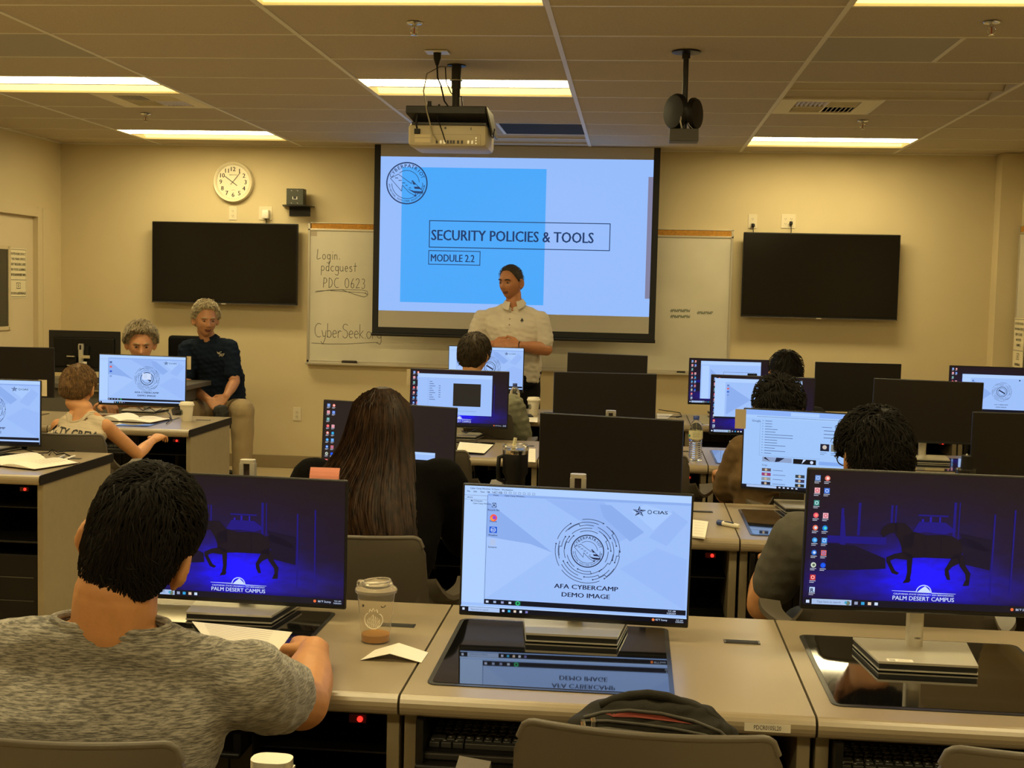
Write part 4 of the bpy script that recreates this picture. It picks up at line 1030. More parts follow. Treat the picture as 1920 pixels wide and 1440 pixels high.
def make_monitor(cx, cy, cz, yaw, roll, content, label, stand=None, logo=False, facing=1, group='monitors on the desks', sticker=False, zt=.7585, post=1.100):
    t = empty('computer_monitor', (cx, cy+.07 if facing > 0 else cy-.07, zt)); tag(t, label, 'monitor', group)
    # stand
    f = MB()
    s = 1 if facing > 0 else -1
    tr = [(-.105, -.145*s), (.105, -.145*s), (.128, .045*s), (-.128, .045*s)]
    if s < 0: tr = tr[::-1]
    f.prism(tr, .002, .005, SILV); f.prism([(x*.985, y*.985) for x, y in tr], .005, .017, SILVD); f.prism(tr, .017, .022, SILV)
    f.build('stand_base', t)
    f = MB(); pr = []
    for j in range(20):
        a = 2*PI*j/20; pr.append((.0190*math.copysign(abs(math.cos(a))**.6, math.cos(a)), .014*math.copysign(abs(math.sin(a))**.8, math.sin(a))))
    top = post-zt
    f.prism(pr, .020, top-.044, SILV)
    f.prism([(x, y) for x, y in pr if x <= -.007]+[(-.007, .0)] if 0 else [(-.019, -.010), (-.008, -.0135), (-.008, .0135), (-.019, .010)], top-.044, top-.009, SILV)
    f.prism([(.008, -.0135), (.019, -.010), (.019, .010), (.008, .0135)], top-.044, top-.009, SILV)
    f.prism(pr, top-.009, top, SILV)
    f.prism([(x*.95, y*.5) for x, y in pr], top-.044, top-.009, mat('post_slot', (.03, .014, .010), .7))
    f.build('stand_post', t, smooth=40)
    if logo:
        f = MB(); cv = Canvas(1, 1, f, -.0146); tw = text_geo('DELL', .02); cv.text('DELL', .505, .5+.040, .0042, INK, .02, 'C', sx=.013/((tw[3]-tw[2])*.006)); f.build('maker_mark', t)
    if sticker:
        f = MB(); f.bx(-.085, -.030, -.142, -.122, .0222, .0225, WHITEP)
        for j in range(6): f.bx(-.080+j*.0022, -.0790+j*.0022, -.139, -.127, .0226, .0227, INK)
        for j in range(3): f.bx(-.062, -.036, -.138+.005*j, -.137+.005*j, .0226, .0227, mat('faint_print', (.4, .35, .28), .7))
        f.build('asset_sticker', t)
    # head
    hd = MB()
    hd.bx(-MW/2, MW/2, .0, .012, -MH/2, MH/2, BEZ, bev=.0035)
    hd.bx(-MW/2+.04, MW/2-.04, .010, .032, -MH/2+.04, MH/2-.05, BLK, bev=.012)
    hd.bx(-.045, .045, .030, .052, -.045, .045, BLK, bev=.004)
    h = hd.build('display_panel', t)
    R_ = Matrix.Rotation(yaw + (PI if facing < 0 else 0), 4, 'Z') @ Matrix.Rotation(roll, 4, 'Y')
    h.location = (0, -.07*s, cz-zt); h.rotation_euler = R_.to_euler()
    f = MB(); cv = Canvas(PW, PH, f, -.0004, org=(0, 0, .004))
    if content == 'off': cv.rect(0, 0, 1, 1, OFFSCR)
    elif content == 'demo_full': demo(cv, True)
    elif content == 'demo': demo(cv, False)
    elif content == 'demo_note': demo(cv, False, True)
    elif content == 'horse': horse(cv)
    elif content == 'google': google(cv)
    elif content == 'dialog': horse(cv); winbox(cv, .072, .19, .84, .93, 'dialog')
    elif content == 'pane': horse(cv); winbox(cv, .14, .10, .90, .955, 'pane')
    elif content == 'seal': horse(cv); winbox(cv, .145, .05, .99, .84, 'seal')
    elif content == 'seal_tl': horse(cv); winbox(cv, .03, .25, .88, .955, 'seal')
    elif content == 'brown': horse(cv, True, False); winbox(cv, .62, .06, .86, .40, 'none'); cv.rect(.63, .07, .85, .30, emis((20, 20, 26))); [cv.rect(.65+.05*j, .2-.07*(j % 2), .67+.05*j, .215-.07*(j % 2), WHS) for j in range(4)]
    scn = f.build('screen_image', h)
    return t
GR = math.radians
def M(cx, cy, cz, yaw, roll, content, label, **kw): return make_monitor(cx, cy, cz, GR(yaw), GR(roll), content, label, **kw)
M(-.938, 2.965, .944, -2.4, .1, 'horse', 'monitor with the blue horse picture behind the man in grey heather', post=1.131)
M(-.120, 2.925, .949, -.3, .6, 'demo_full', 'monitor showing the large black seal demo image, nearest the centre', post=1.131)
M(.655, 2.834, 1.028, 5.4, 1.0, 'horse', 'monitor with the blue horse picture at the lower right', logo=True, sticker=True)
M(-.948, 4.90, .952, -1.5, 1.6, 'brown', 'monitor with a brown reflection painted on its screen, half hidden by the long-haired woman')
M(-.074, 4.64, .955, -10.8, .2, 'off', 'dark switched-off monitor directly behind the seal screen', post=1.128)
M(.69, 4.836, .979, -14, .1, 'google', 'monitor showing a browser page of search suggestions')
M(1.512, 4.76, 1.004, 2, .1, 'off', 'dark monitor cut by the right edge, in the second row')
M(-.929, 6.786, .974, 1.5, .5, 'dialog', 'monitor with a wizard window and black picture box on its desktop')
M(-.136, 6.563, .995, 10.5, .2, 'off', 'dark monitor in the third row, middle one of the dark stack')
M(.68, 6.688, .994, .8, .3, 'seal_tl', 'monitor behind the head of the student in the brown shirt')
M(1.471, 6.471, 1.01, 1.8, .9, 'off', 'dark monitor behind the dark-haired student with glasses')
M(-1.02, 8.80, 1.014, -4, .1, 'demo', 'monitor showing the seal in front of the standing speaker')
M(-.167, 8.303, 1.011, -12.7, .4, 'off', 'tilted dark monitor in the farthest row under the whiteboard')
M(.649, 8.624, .985, 3.1, .1, 'pane', 'farthest monitor with window panes and icons, left of the black-haired head')
M(1.423, 8.184, 1.004, 1.9, .1, 'off', 'dark monitor in the farthest row below the right television')
M(2.32, 8.45, .99, -2, .2, 'seal', 'monitor with a small seal window cut by the right edge')
M(-3.012, 5.637, .941, 5.8, .6, 'demo', 'monitor with the seal cut by the left edge')
M(-3.003, 7.542, .959, 5.9, .8, 'demo_note', 'monitor with the seal on the left block desk before the grey-haired man')
M(-3.856, 7.55, .987, 9.1, 0, 'off', 'dark monitor at the left edge behind the boy')
# paper cards stuck to monitors
def card(px0, py0, px1, py1, Y, m_, label, nm='paper_note', bend=0):
    a = at(px0, py0, Y); b = at(px1, py1, Y); w_, h_ = abs(b.x-a.x), abs(a.z-b.z)
    f = MB(); n = 4; vv = []; ff = []
    for j in range(n+1):
        z = -h_/2+h_*j/n; y = bend*(j/n)**2
        vv += [(-w_/2, y, z), (w_/2, y, z), (-w_/2, y+.0006, z), (w_/2, y+.0006, z)]
    for j in range(n):
        o_ = 4*j; ff += [(o_, o_+1, o_+5, o_+4), (o_+3, o_+2, o_+6, o_+7), (o_+1, o_+3, o_+7, o_+5), (o_+2, o_, o_+4, o_+6)]
    ff += [(2, 3, 1, 0), (4*n, 4*n+1, 4*n+3, 4*n+2)]
    f.add(vv, ff, m_); o = f.build(nm); o.location = ((a.x+b.x)/2, Y, (a.z+b.z)/2); tag(o, label, 'note'); return o
PINK = mat('pink_sticky_paper', (.62, .22, .15), .7); CREAMC = mat('cream_card', (.62, .52, .34), .7)
card(580, 877, 635, 908, 2.982, PINK, 'pink sticky note on top of the left horse monitor', 'sticky_note', .012)
card(763, 692, 773, 722, 6.80, CREAMC, 'cream card beside the wizard-window monitor')
card(1379, 767, 1398, 804, 4.86, CREAMC, 'cream card sticking out left of the browser monitor')
card(350, 668, 358, 693, 7.58, CREAMC, 'cream card at the right of the monitor before the grey-haired man')
card(72, 712, 88, 743, 5.67, CREAMC, 'cream card at the right of the left-edge seal monitor')
# ================================================================== PEOPLE
def V(*a): return Vector(a)
def wob(P, f=1.0, seed=0):
    """smooth pseudo noise, P (N,3) -> (N,)"""
    r = np.random.default_rng(seed); o = np.zeros(len(P))
    for k in range(6):
        d = r.normal(size=3); d /= np.linalg.norm(d); w_ = f*(1+.6*k); o += np.sin(P@d*w_*6.283+r.uniform(0, 6.28))/(1+.5*k)
    return o/2.2
HEADR = np.array([.074, .098, .118])
def headP(D):
    P = D*HEADR
    x, y, z = P[:, 0].copy(), P[:, 1].copy(), P[:, 2].copy()
    t = np.clip(-z/.118, 0, 1)
    P[:, 0] *= 1-.30*t**1.5
    back = y < 0
    P[:, 1] = np.where(back, y*(1-.38*t**1.3), y)
    P[:, 0] *= 1+.05*np.clip((z-.01)/.1, 0, 1)*np.where(y < .03, 1, 0)
    fr = 1/(1+np.exp(-(y-.045)/.010))
    g = lambda cx, cz, sx, sz: np.exp(-((np.abs(x)-cx)/sx)**2-((z-cz)/sz)**2)
    P[:, 1] += fr*(-.004*g(0, -.02, .06, .07))
    P[:, 1] += fr*(.033*g(0, -.030, .0115, .013)+.014*g(0, -.008, .0085, .022)-.013*g(.030, .006, .017, .012)+.007*g(.028, .026, .026, .008)+.003*g(0, .045, .05, .03)
                   + .008*g(0, -.060, .022, .0045)+.007*g(0, -.071, .018, .005)-.004*g(0, -.0655, .024, .003)+.009*g(0, -.100, .022, .014)+.004*g(.042, -.025, .018, .018)-.006*g(.04, -.065, .02, .02))
    P[:, 0] += np.sign(x)*fr*(.003*g(.014, -.036, .007, .006))
    return P
def sph_dirs(nu=72, nv=56):
    D = []
    for j in range(nv+1):
        t = PI*j/nv
        for k in range(nu): a = 2*PI*k/nu; D.append((math.sin(t)*math.cos(a), math.sin(t)*math.sin(a), math.cos(t)))
    F = []
    for j in range(nv):
        for k in range(nu): F.append((j*nu+k, (j+1)*nu+k, (j+1)*nu+(k+1) % nu, j*nu+(k+1) % nu))
    return np.array(D), F
SD, SF = sph_dirs()
def sstep(a, b, x): t = np.clip((x-a)/(b-a), 0, 1); return t*t*(3-2*t)
def hairmask(P, style='short'):
    y = P[:, 1]; z = P[:, 2]
    if style == 'long': ys = [-.1, -.03, .0, .02, .045, .07, .1]; zs = [-.12, -.12, -.10, -.06, .03, .062, .072]
    elif style == 'receding': ys = [-.1, -.05, -.02, .01, .03, .05, .1]; zs = [-.070, -.050, .0, .015, .055, .088, .098]
    elif style == 'nape': ys = [-.1, -.055, -.036, -.026, .014, .022, .045, .07, .1]; zs = [-.125, -.112, -.062, .016, .018, -.005, .050, .066, .072]
    elif style == 'crop': ys = [-.1, -.055, -.02, .015, .04, .06, .08, .1]; zs = [-.072, -.055, .004, .004, .045, .082, .090, .094]
    elif style == 'low': ys = [-.1, -.05, -.02, .015, .04, .07, .1]; zs = [-.085, -.075, -.03, -.02, .03, .05, .055]
    else: ys = [-.1, -.055, -.036, -.026, .014, .022, .045, .07, .1]; zs = [-.076, -.066, -.040, .020, .022, -.005, .050, .066, .072]
    zl = np.interp(y, ys, zs)
    return sstep(-.010, .012, z-zl)
def hairP(D, style, th, top=0.0, seed=1, rough=.12):
    P = headP(D); m = hairmask(P, style)
    T = th*(1+rough*wob(P, 14, seed)+rough*.7*wob(P, 34, seed+3)) + top*np.clip(P[:, 2]/.118, 0, 1)**1.5
    return P + D*((T*m) - .014*(1-m))[:, None], m
def frame(c, yaw, pitch, roll, sc=1.0):
    """head frame: +Y face, yaw about Z, pitch>0 looks up, roll>0 tips the crown to its right"""
    return Matrix.Translation(c) @ Matrix.Rotation(yaw, 4, 'Z') @ Matrix.Rotation(roll, 4, 'Y') @ Matrix.Rotation(pitch, 4, 'X') @ Matrix.Scale(sc, 4)
def remesh(mb, name, vox, mats_fn, parent=None, loc=(0, 0, 0), smooth_it=4, extra=None):
    me = bpy.data.meshes.new('tmp'); me.from_pydata(mb.v, [], mb.f); me.update()
    o = bpy.data.objects.new('tmp', me); COL.objects.link(o)
    r = o.modifiers.new('r', 'REMESH'); r.mode = 'VOXEL'; r.voxel_size = vox; r.use_smooth_shade = True
    if smooth_it: s_ = o.modifiers.new('s', 'SMOOTH'); s_.factor = .5; s_.iterations = smooth_it
    dg = bpy.context.evaluated_depsgraph_get(); dg.update()
    nm = bpy.data.meshes.new_from_object(o.evaluated_get(dg), depsgraph=dg)
    COL.objects.unlink(o); bpy.data.objects.remove(o); bpy.data.meshes.remove(me)
    nm.name = name; nm.materials.clear()
    co = np.empty(len(nm.vertices)*3); nm.vertices.foreach_get('co', co); co = co.reshape(-1, 3)
    if extra is not None:
        no = np.empty(len(nm.vertices)*3); nm.vertex_normals.foreach_get('vector', no); no = no.reshape(-1, 3)
        co = co+no*extra(co)[:, None]
    co -= np.array(loc)
    nm.vertices.foreach_set('co', co.reshape(-1)); nm.update()
    if callable(mats_fn):
        ms, fn = mats_fn()
        for m in ms: nm.materials.append(m)
        pc = np.empty(len(nm.polygons)*3); nm.polygons.foreach_get('center', pc); pc = pc.reshape(-1, 3)+np.array(loc)
        nm.polygons.foreach_set('material_index', fn(pc).astype(np.int32))
    else: nm.materials.append(mats_fn)
    nm.polygons.foreach_set('use_smooth', [True]*len(nm.polygons))
    ob = bpy.data.objects.new(name, nm); COL.objects.link(ob); ob.location = loc
    if parent is not None: ob.parent = parent; ob.location = (0, 0, 0)
    nm.update()
    return ob
def rings(mb, R, m, n=28, p=2.3):
    """loft through rings (centre, right, fwd, rx, ry) with domed ends (superellipse)"""
    R = [(Vector(c), Vector(a).normalized(), Vector(b).normalized(), rx, ry) for c, a, b, rx, ry in R]
    def dome(r0, r1):
        c0, a, b, rx, ry = r0; d = (c0-r1[0]).normalized(); out = []
        for t in (.5, .85, 1.0): out.append((c0+d*min(rx, ry)*.55*math.sin(t*PI/2), a, b, rx*max(.06, math.cos(t*PI/2)), ry*max(.06, math.cos(t*PI/2))))
        return out
    full = dome(R[0], R[1])[::-1]+R+dome(R[-1], R[-2])
    vv = []; ff = []
    for c, a, b, rx, ry in full:
        for k in range(n):
            t = 2*PI*k/n; ct, st = math.cos(t), math.sin(t)
            vv.append(c+a*rx*math.copysign(abs(ct)**(2/p), ct)+b*ry*math.copysign(abs(st)**(2/p), st))
    for i in range(len(full)-1):
        for k in range(n): ff.append((i*n+k, i*n+(k+1) % n, (i+1)*n+(k+1) % n, (i+1)*n+k))
    ff.append(tuple(range(n))[::-1]); ff.append(tuple((len(full)-1)*n+k for k in range(n)))
    mb.add(vv, ff, m)
def limb(mb, pts, rad, m, n=16, sub=5):
    """smooth tapered limb through joints"""
    P = []; Rr = []
    for i in range(len(pts)-1):
        for j in range(sub):
            t = j/sub; P.append(Vector(pts[i]).lerp(Vector(pts[i+1]), t)); tt = t*t*(3-2*t); Rr.append(rad[i]*(1-tt)+rad[i+1]*tt)
    P.append(Vector(pts[-1])); Rr.append(rad[-1])
    mb.tube(P, Rr, m, n)
    for p, r in ((P[0], Rr[0]), (P[-1], Rr[-1])): mb.ell(p, (r, r, r), m, 14)
    for i in range(1, len(pts)-1): mb.ell(pts[i], (rad[i],)*3, m, 14)
def hand(mb, wrist, d, nrm, side, m, curl=.6, s=1.0, spread=.15, thumb=.5, curls=None):
    """d direction wrist->knuckles, nrm back-of-hand normal, side +1 thumb towards d x nrm"""
    d = Vector(d).normalized(); n = Vector(nrm); n = (n-d*n.dot(d)).normalized(); q = d.cross(n)*side
    W = Vector(wrist)
    rings(mb, [(W, q, n, .026*s, .020*s), (W+d*.03*s, q, n, .034*s, .018*s), (W+d*.065*s, q, n, .041*s, .016*s), (W+d*.088*s, q, n, .040*s, .013*s)], m, 20, 2.4)
    for k, (off, L_, r) in enumerate(((.030, .072, .0088), (.010, .080, .0090), (-.011, .074, .0086), (-.031, .058, .0076))):
        b = W+d*.088*s+q*off*s; dd = (d+q*spread*off/.03*.6).normalized(); c = curls[k] if curls else curl*(.85+.12*k)
        pts = [b-d*.02*s, b]; ang = 0
        for L2, f_ in ((.45, .9), (.30, 1.1), (.25, .7)):
            ang += c*f_; dirn = dd*math.cos(ang)-n*math.sin(ang); pts.append(pts[-1]+dirn*L_*L2*s)
        limb(mb, pts, [r*s, r*1.05*s, r*.98*s, r*.9*s, r*.74*s], m, 10, 2)
    b = W+d*.022*s+q*.024*s-n*.004*s
    t1 = (d*.62+q*.78-n*.25*thumb).normalized(); t2 = (d*.9+q*(.45-.5*thumb)-n*.55*thumb).normalized()
    limb(mb, [b, b+t1*.036*s, b+t1*.036*s+t2*.030*s, b+t1*.036*s+t2*.030*s+(t2-q*.35*thumb).normalized()*.024*s], [.0150*s, .0118*s, .0102*s, .0082*s], m, 12, 3)
def skin(name, c): return mat(name, c, .5, noise=(22, .07, 4), bump=(160, .06), spec=.4)
LIP = mat('lip', (.17, .055, .035), .5); EYEW = mat('eye_white', (.30, .24, .19), .3); IRIS = mat('iris_brown', (.03, .018, .01), .15)
def strandset(mb, F, style, th, top, n, L_, wd, m, seed=1, crown=(0, -.045, .11), curl=.25, lift=.004, flow=None, mm=None, front_dir=None):
    r = np.random.default_rng(seed); cr = Vector(crown)
    D = r.normal(size=(n*4, 3)); D /= np.linalg.norm(D, axis=1)[:, None]
    P, mk = hairP(D, style, th, top, 1); idx = np.where(mk > .35)[0][:n]
    segs = 4; verts = []; faces = []
    # advance all strands together
    pos = P[idx]; dirs = D[idx]
    crn = np.array(crown)
    base_t = pos-crn
    paths = [pos+dirs*(-.002)]
    jit = r.normal(size=(len(idx), 3))*curl
    Ls = L_*(.6+.8*r.random(len(idx)))*(.45+.55*mk[idx])
    wn = np.stack([wob(pos, 9, seed+7), wob(pos, 9, seed+8), wob(pos, 9, seed+9)], 1)
    cur = pos.copy()
    for s in range(segs):
        t = cur-crn; 
        if flow is not None: t = t*.35+np.array(flow)*.1
        nrm = cur/np.linalg.norm(cur, axis=1)[:, None]
        t = t/np.maximum(1e-6, np.linalg.norm(t, axis=1))[:, None]+jit*.8+wn*curl*1.6
        t -= nrm*(t*nrm).sum(1)[:, None]; t /= np.maximum(1e-6, np.linalg.norm(t, axis=1))[:, None]
        old = cur.copy(); cur = cur+t*(Ls/segs)[:, None]
        dd = cur/np.linalg.norm(cur, axis=1)[:, None]
        Q, mq = hairP(dd, style, th, top, 1)
        stop = mq < .3
        Rq = np.linalg.norm(headP(dd)+dd*(th*np.maximum(mq, .25))[:, None], axis=1)
        Rq = np.maximum(Rq, np.linalg.norm(Q, axis=1))
        lf = lift*math.sin(PI*(s+1)/segs*.75)*(1+jit[:, 0])
        cur = np.where(stop[:, None], old*.985, dd*(Rq+lf)[:, None])
        paths.append(cur.copy())
    for k in range(len(idx)):
        prev = None; b = len(verts)
        for s in range(segs+1):
            p = Vector(paths[s][k]); q = Vector(paths[min(s+1, segs)][k])-Vector(paths[max(s-1, 0)][k])
            nn = p.normalized(); sd = q.cross(nn)
            sd = sd.normalized() if sd.length > 1e-8 else Vector((1, 0, 0))
            w_ = wd*(1, 1.1, .95, .65, .12)[s]
            verts += [F@(p-sd*w_), F@(p+nn*w_*.8), F@(p+sd*w_)]
        for s in range(segs):
            o_ = b+3*s
            faces += [(o_, o_+1, o_+4, o_+3), (o_+1, o_+2, o_+5, o_+4), (o_+2, o_, o_+3, o_+5)]
    mb.add(verts, faces, m)
def hair(F, style, th, m, parent, loc, top=0, n=900, L_=.04, wd=.0016, seed=1, rough=.12, name='hair', **kw):
    mb = MB()
    P, mk = hairP(SD, style, th, top, 1, rough)
    mb.add([F@Vector(p) for p in P], SF, m)
    if n: strandset(mb, F, style, th, top, n, L_, wd, m, seed, **kw)
    o = mb.build(name, None, loc=loc, smooth=60); o.parent = parent; o.location = (0, 0, 0)
    return o
def ears(mb, F, m):
    for s in (-1, 1):
        c = Vector((.0790*s, -.010, -.008)); R_ = Matrix.Rotation(.62*s, 3, 'Z')@Matrix.Rotation(-.15, 3, 'X')
        T0 = mb.T; mb.T = F
        mb.ell(c+Vector((.005*s, -.004, .006)), (.0080, .0175, .030), m, 16, R=R_)
        mb.ell(c+Vector((.003*s, .000, -.022)), (.0065, .0095, .012), m, 12, R=R_)
        pts = [c+R_@Vector((.009*s, .014*math.cos(a)-.004, .029*math.sin(a)+.006)) for a in [math.radians(q) for q in range(40, 290, 25)]]
        mb.tube(pts, .0042, m, 8)
        mb.T = T0
def headmesh(mb, F, m):
    P = headP(SD); mb.add([F@Vector(p) for p in P], SF, m); ears(mb, F, m)
class Person:
    ew = 1
    def __init__(s, label, loc, hc, hyaw=0, hpitch=0, hroll=0, sc=1.0, skinm=None, group=None):
        s.loc = Vector(loc); s.F = frame(Vector(hc), hyaw, hpitch, hroll, sc); s.hc = Vector(hc); s.sk = MB(); s.m = skinm; s.label = label; s.sc = sc; s.group = group
        headmesh(s.sk, s.F, skinm)
    def body(s, pelvis, chest, neck, shL, shR, legs, w=(.155, .135, .165), d=(.105, .10, .115), nk=1.0):
        s.P, s.C, s.N, s.L, s.R = map(Vector, (pelvis, chest, neck, shL, shR))
        s.rt = (s.R-s.L).normalized(); s.legs = legs
        sp = (s.N-s.P).normalized(); s.fw = sp.cross(s.rt)*-1 if False else s.rt.cross(sp)*-1
        s.fw = sp.cross(s.rt).normalized()
        s.w, s.d = w, d
        s.torso(s.sk, -.020, s.m)
        hb = s.F@Vector((0, -.030, -.075))
        nf = s.fw*(.022 if nk > 1.1 else 0)
        limb(s.sk, [s.N-(s.N-s.C).normalized()*.08+nf*1.4, s.N+nf, hb+nf*.3], [.046*s.sc, .055*s.sc*nk, .054*s.sc*nk], s.m, 20)
        for (h, k, a) in legs: limb(s.sk, [h, k, a], [.072*s.sc, .052*s.sc, .036*s.sc], s.m)
    def torso(s, mb, inf, m, low=True, neckcut=0):
        sp = (s.N-s.P); sh = (s.L+s.R)/2; half = (s.R-s.L).length/2
        mid = s.P.lerp(s.C, .5)
        R_ = [(s.P-sp.normalized()*.03, s.rt, s.fw, s.w[0]+inf, s.d[0]+inf), (s.P.lerp(s.C, .28), s.rt, s.fw, s.w[1]*1.05+inf, s.d[1]+inf), (mid.lerp(s.C, .4), s.rt, s.fw, s.w[1]+inf, s.d[1]+inf), (s.C, s.rt, s.fw, s.w[2]+inf, s.d[2]+inf),
              (s.C.lerp(sh, .65), s.rt, s.fw, s.w[2]*1.02+inf, s.d[2]*.90+inf), (sh+sp.normalized()*.005, s.rt, s.fw, half*.93+inf*.6, s.d[2]*.62+inf*.8)]
        rings(mb, R_, m, 32, 2.5)
        # trapezius slope
        top = s.N-(s.N-sh)*neckcut
        for q in (s.L, s.R):
            a = q.lerp(sh, .12)+sp.normalized()*.004; i2 = inf if inf > 0 else -.003; t2 = top-sp.normalized()*(.012 if inf > 0 else .016); limb(mb, [a, a.lerp(t2, .5)+sp.normalized()*.002, t2], [(.048+inf*.7)*s.sc, (.043+i2*.7)*s.sc, (.038+i2*.6)*s.sc], m, 14)
    def arm(s, sh, el, wr, d, nrm, side, curl=.6, r=(.052, .042, .030), hs=1.0, **kw):
        limb(s.sk, [sh, Vector(sh).lerp(Vector(el), .55), el, Vector(el).lerp(Vector(wr), .35), wr], [r[0]*s.sc, r[0]*.92*s.sc, r[1]*s.sc, r[1]*1.02*s.sc, r[2]*s.sc*.92], s.m)
        hand(s.sk, wr, d, nrm, side, s.m, curl, s.sc*hs, **kw)
    def finish(s, vox=.005, it=3, eyes=True):
        hr = s.F.inverted()
        hp = np.array(hr)[:3, :3]; ho = np.array(hr)[:3, 3]
        def fn():
            def f(pc):
                q = pc@hp.T+ho; idx = np.zeros(len(pc))
                lip = (np.abs(q[:, 0]) < .023) & (q[:, 2] < -.056) & (q[:, 2] > -.075) & (q[:, 1] > .07)
                idx[lip] = 1
                return idx
            return [s.m, LIP], f
        o = remesh(s.sk, 'person', vox, fn, None, s.loc, it); s.o = o
        tag(o, s.label, 'person', s.group)
        if eyes:
            for sx in (-1, 1):
                c = s.F@Vector((.031*sx, .0785, .004)); mb = MB()
                T0 = s.F.to_3x3(); mb.ell(c-s.F.to_3x3()@Vector((0,.0018,0)), (.0115*s.sc, .0125*s.sc, .0042*s.sc), EYEW, 14, R=T0); 
                mb.ell(s.F@Vector((.031*sx, .0885, .003)), (.0062*s.sc, .0030*s.sc, .0048*s.sc), IRIS, 10, R=T0); s.part(mb, 'eye')
        return o
    def part(s, mb, name, smooth=60):
        o = mb.build(name, None, loc=s.loc, smooth=smooth); o.parent = s.o; o.location = (0, 0, 0); return o
    def brows(s, m, th=.004):
        for sx in (-1, 1):
            mb = MB(); mb.tube([s.F@Vector((sx*a, b, c)) for a, b, c in ((.014, .098, .022), (.027, .0975, .027), (.042, .088, .026), (.050, .078, .020))], [th*.8*s.sc, th*s.sc, th*.9*s.sc, th*.4*s.sc], m, 8); s.part(mb, 'eyebrow')
    def shirt(s, m, sleeves, inf=.016, vox=.008, wr=.004, name='shirt', it=4, neckcut=.18, seed=3, vf=7, hole=None):
        mb = MB(); s.torso(mb, inf, m, neckcut=neckcut)
        for (a, b, t, r0, r1) in sleeves:      # shoulder, elbow, fraction, radii
            a, b = Vector(a), Vector(b); e = a.lerp(b, t); limb(mb, [a, a.lerp(e, .5), e], [r0, (r0+r1)/2, r1], m)
        ex = lambda co: wr*(wob(co, vf, seed)+.6*wob(co*np.array([1, 1, 2.2]), vf*1.8, seed+1)-.3)
        o = remesh(mb, name, vox, m, s.o, s.loc, it, ex)
        if hole:
            rx, ry, off = hole; up = (s.N-s.C).normalized(); rt = s.rt; fw = up.cross(rt).normalized(); c = s.N+fw*off-s.loc
            from mathutils.bvhtree import BVHTree as BT
            tr = BT.FromPolygons([v.co for v in o.data.vertices], [tuple(q.vertices) for q in o.data.polygons])
            pts = []
            for k in range(41):
                a = 2*PI*k/40; b = c+rt*rx*math.cos(a)+fw*ry*math.sin(a)
                h = tr.ray_cast(b+up*.25, -up)
                pts.append((h[0] if h[0] else b)+up*.001)
            pts = [(pts[k-1 if k else 39]+pts[k]*2+pts[(k+1) % 40])/4 for k in range(40)]; pts.append(pts[0])
            bm = bmesh.new(); bm.from_mesh(o.data)
            kill = []
            for f_ in bm.faces:
                d = f_.calc_center_median()-c; x, y, z = d.dot(rt), d.dot(fw), d.dot(up)
                if (x/rx)**2+(y/ry)**2 < 1 and z > -.11: kill.append(f_)
            bmesh.ops.delete(bm, geom=kill, context='FACES'); bm.to_mesh(o.data); bm.free(); o.data.update()
            mc = MB(); mc.tube(pts, .0065, m, 8); mc.tube([q-up*.008+(q-c).normalized()*.004 for q in pts], .0060, m, 8)
            cc = mc.build('neckband', None, smooth=60); cc.parent = o
        return o
    def trousers(s, m, to=1.0, inf=.016, vox=.010, rad=(.088, .068, .056)):
        mb = MB(); sp = (s.N-s.P).normalized()
        rings(mb, [(s.P-sp*.05, s.rt, s.fw, s.w[0]+inf, s.d[0]+inf), (s.P+sp*.06, s.rt, s.fw, s.w[1]*1.04+inf, s.d[1]+inf*.9)], m, 28, 2.5)
        for (h, k, a) in s.legs: a2 = Vector(k).lerp(Vector(a), to); limb(mb, [h, k, a2], [rad[0]*s.sc, rad[1]*s.sc, rad[2]*s.sc], m)
        ex = lambda co: .004*wob(co, 6, 11)
        return remesh(mb, 'trousers', vox, m, s.o, s.loc, 4, ex)
    def shoes(s, m, dirs=None):
        for i, (h, k, a) in enumerate(s.legs):
            d = Vector(dirs[i] if dirs else (s.fw.x, s.fw.y, 0)); d.z = 0; d.normalize(); a = Vector(a); mb = MB(); q = Vector((-d.y, d.x, 0))
            rings(mb, [(Vector((a.x, a.y, .045))-d*.055, q, V(0, 0, 1), .034, .040), (Vector((a.x, a.y, .050))+d*.02, q, V(0, 0, 1), .042, .045), (Vector((a.x, a.y, .036))+d*.12, q, V(0, 0, 1), .046, .030), (Vector((a.x, a.y, .030))+d*.18, q, V(0, 0, 1), .034, .020)], m, 20, 2.4)
            s.part(mb, 'shoe')
def seated_legs(pel, fw, rt, gap=.10, seat=.47, thigh=.43, kneeh=.50, sc=1.0):
    out = []
    for sgn in (-1, 1):
        h = Vector(pel)+Vector(rt)*gap*sgn*sc; h.z = seat+.07*sc; k = h+Vector(fw)*thigh*sc+Vector(rt)*.05*sgn; k.z = kneeh*sc+.04; a = Vector((k.x, k.y, .09))+Vector(fw)*.02
        out.append((h, k, a))
    return out
FY = V(0, 1, 0); RX = V(1, 0, 0)
SK_A = skin('skin_warm_tan', (.50, .235, .095)); SK_B = skin('skin_light_peach', (.62, .30, .13)); SK_C = skin('skin_reddish_tan', (.42, .175, .080)); SK_D = skin('skin_weathered', (.50, .235, .115)); SK_E = skin('skin_brown', (.33, .15, .065))
HBLK = mat('hair_black', (.006, .0045, .003), .6, spec=.14); HBRN = mat('hair_brown', (.16, .088, .034), .6, noise=(60, .45, 3), spec=.25); HLONG = mat('hair_dark_auburn', (.026, .0115, .0045), .5, noise=(14, .75, 3, (5, 5, .35)), spec=.25); HDK2 = mat('hair_dark_brown', (.030, .019, .008), .6, noise=(50, .5, 3), spec=.25)
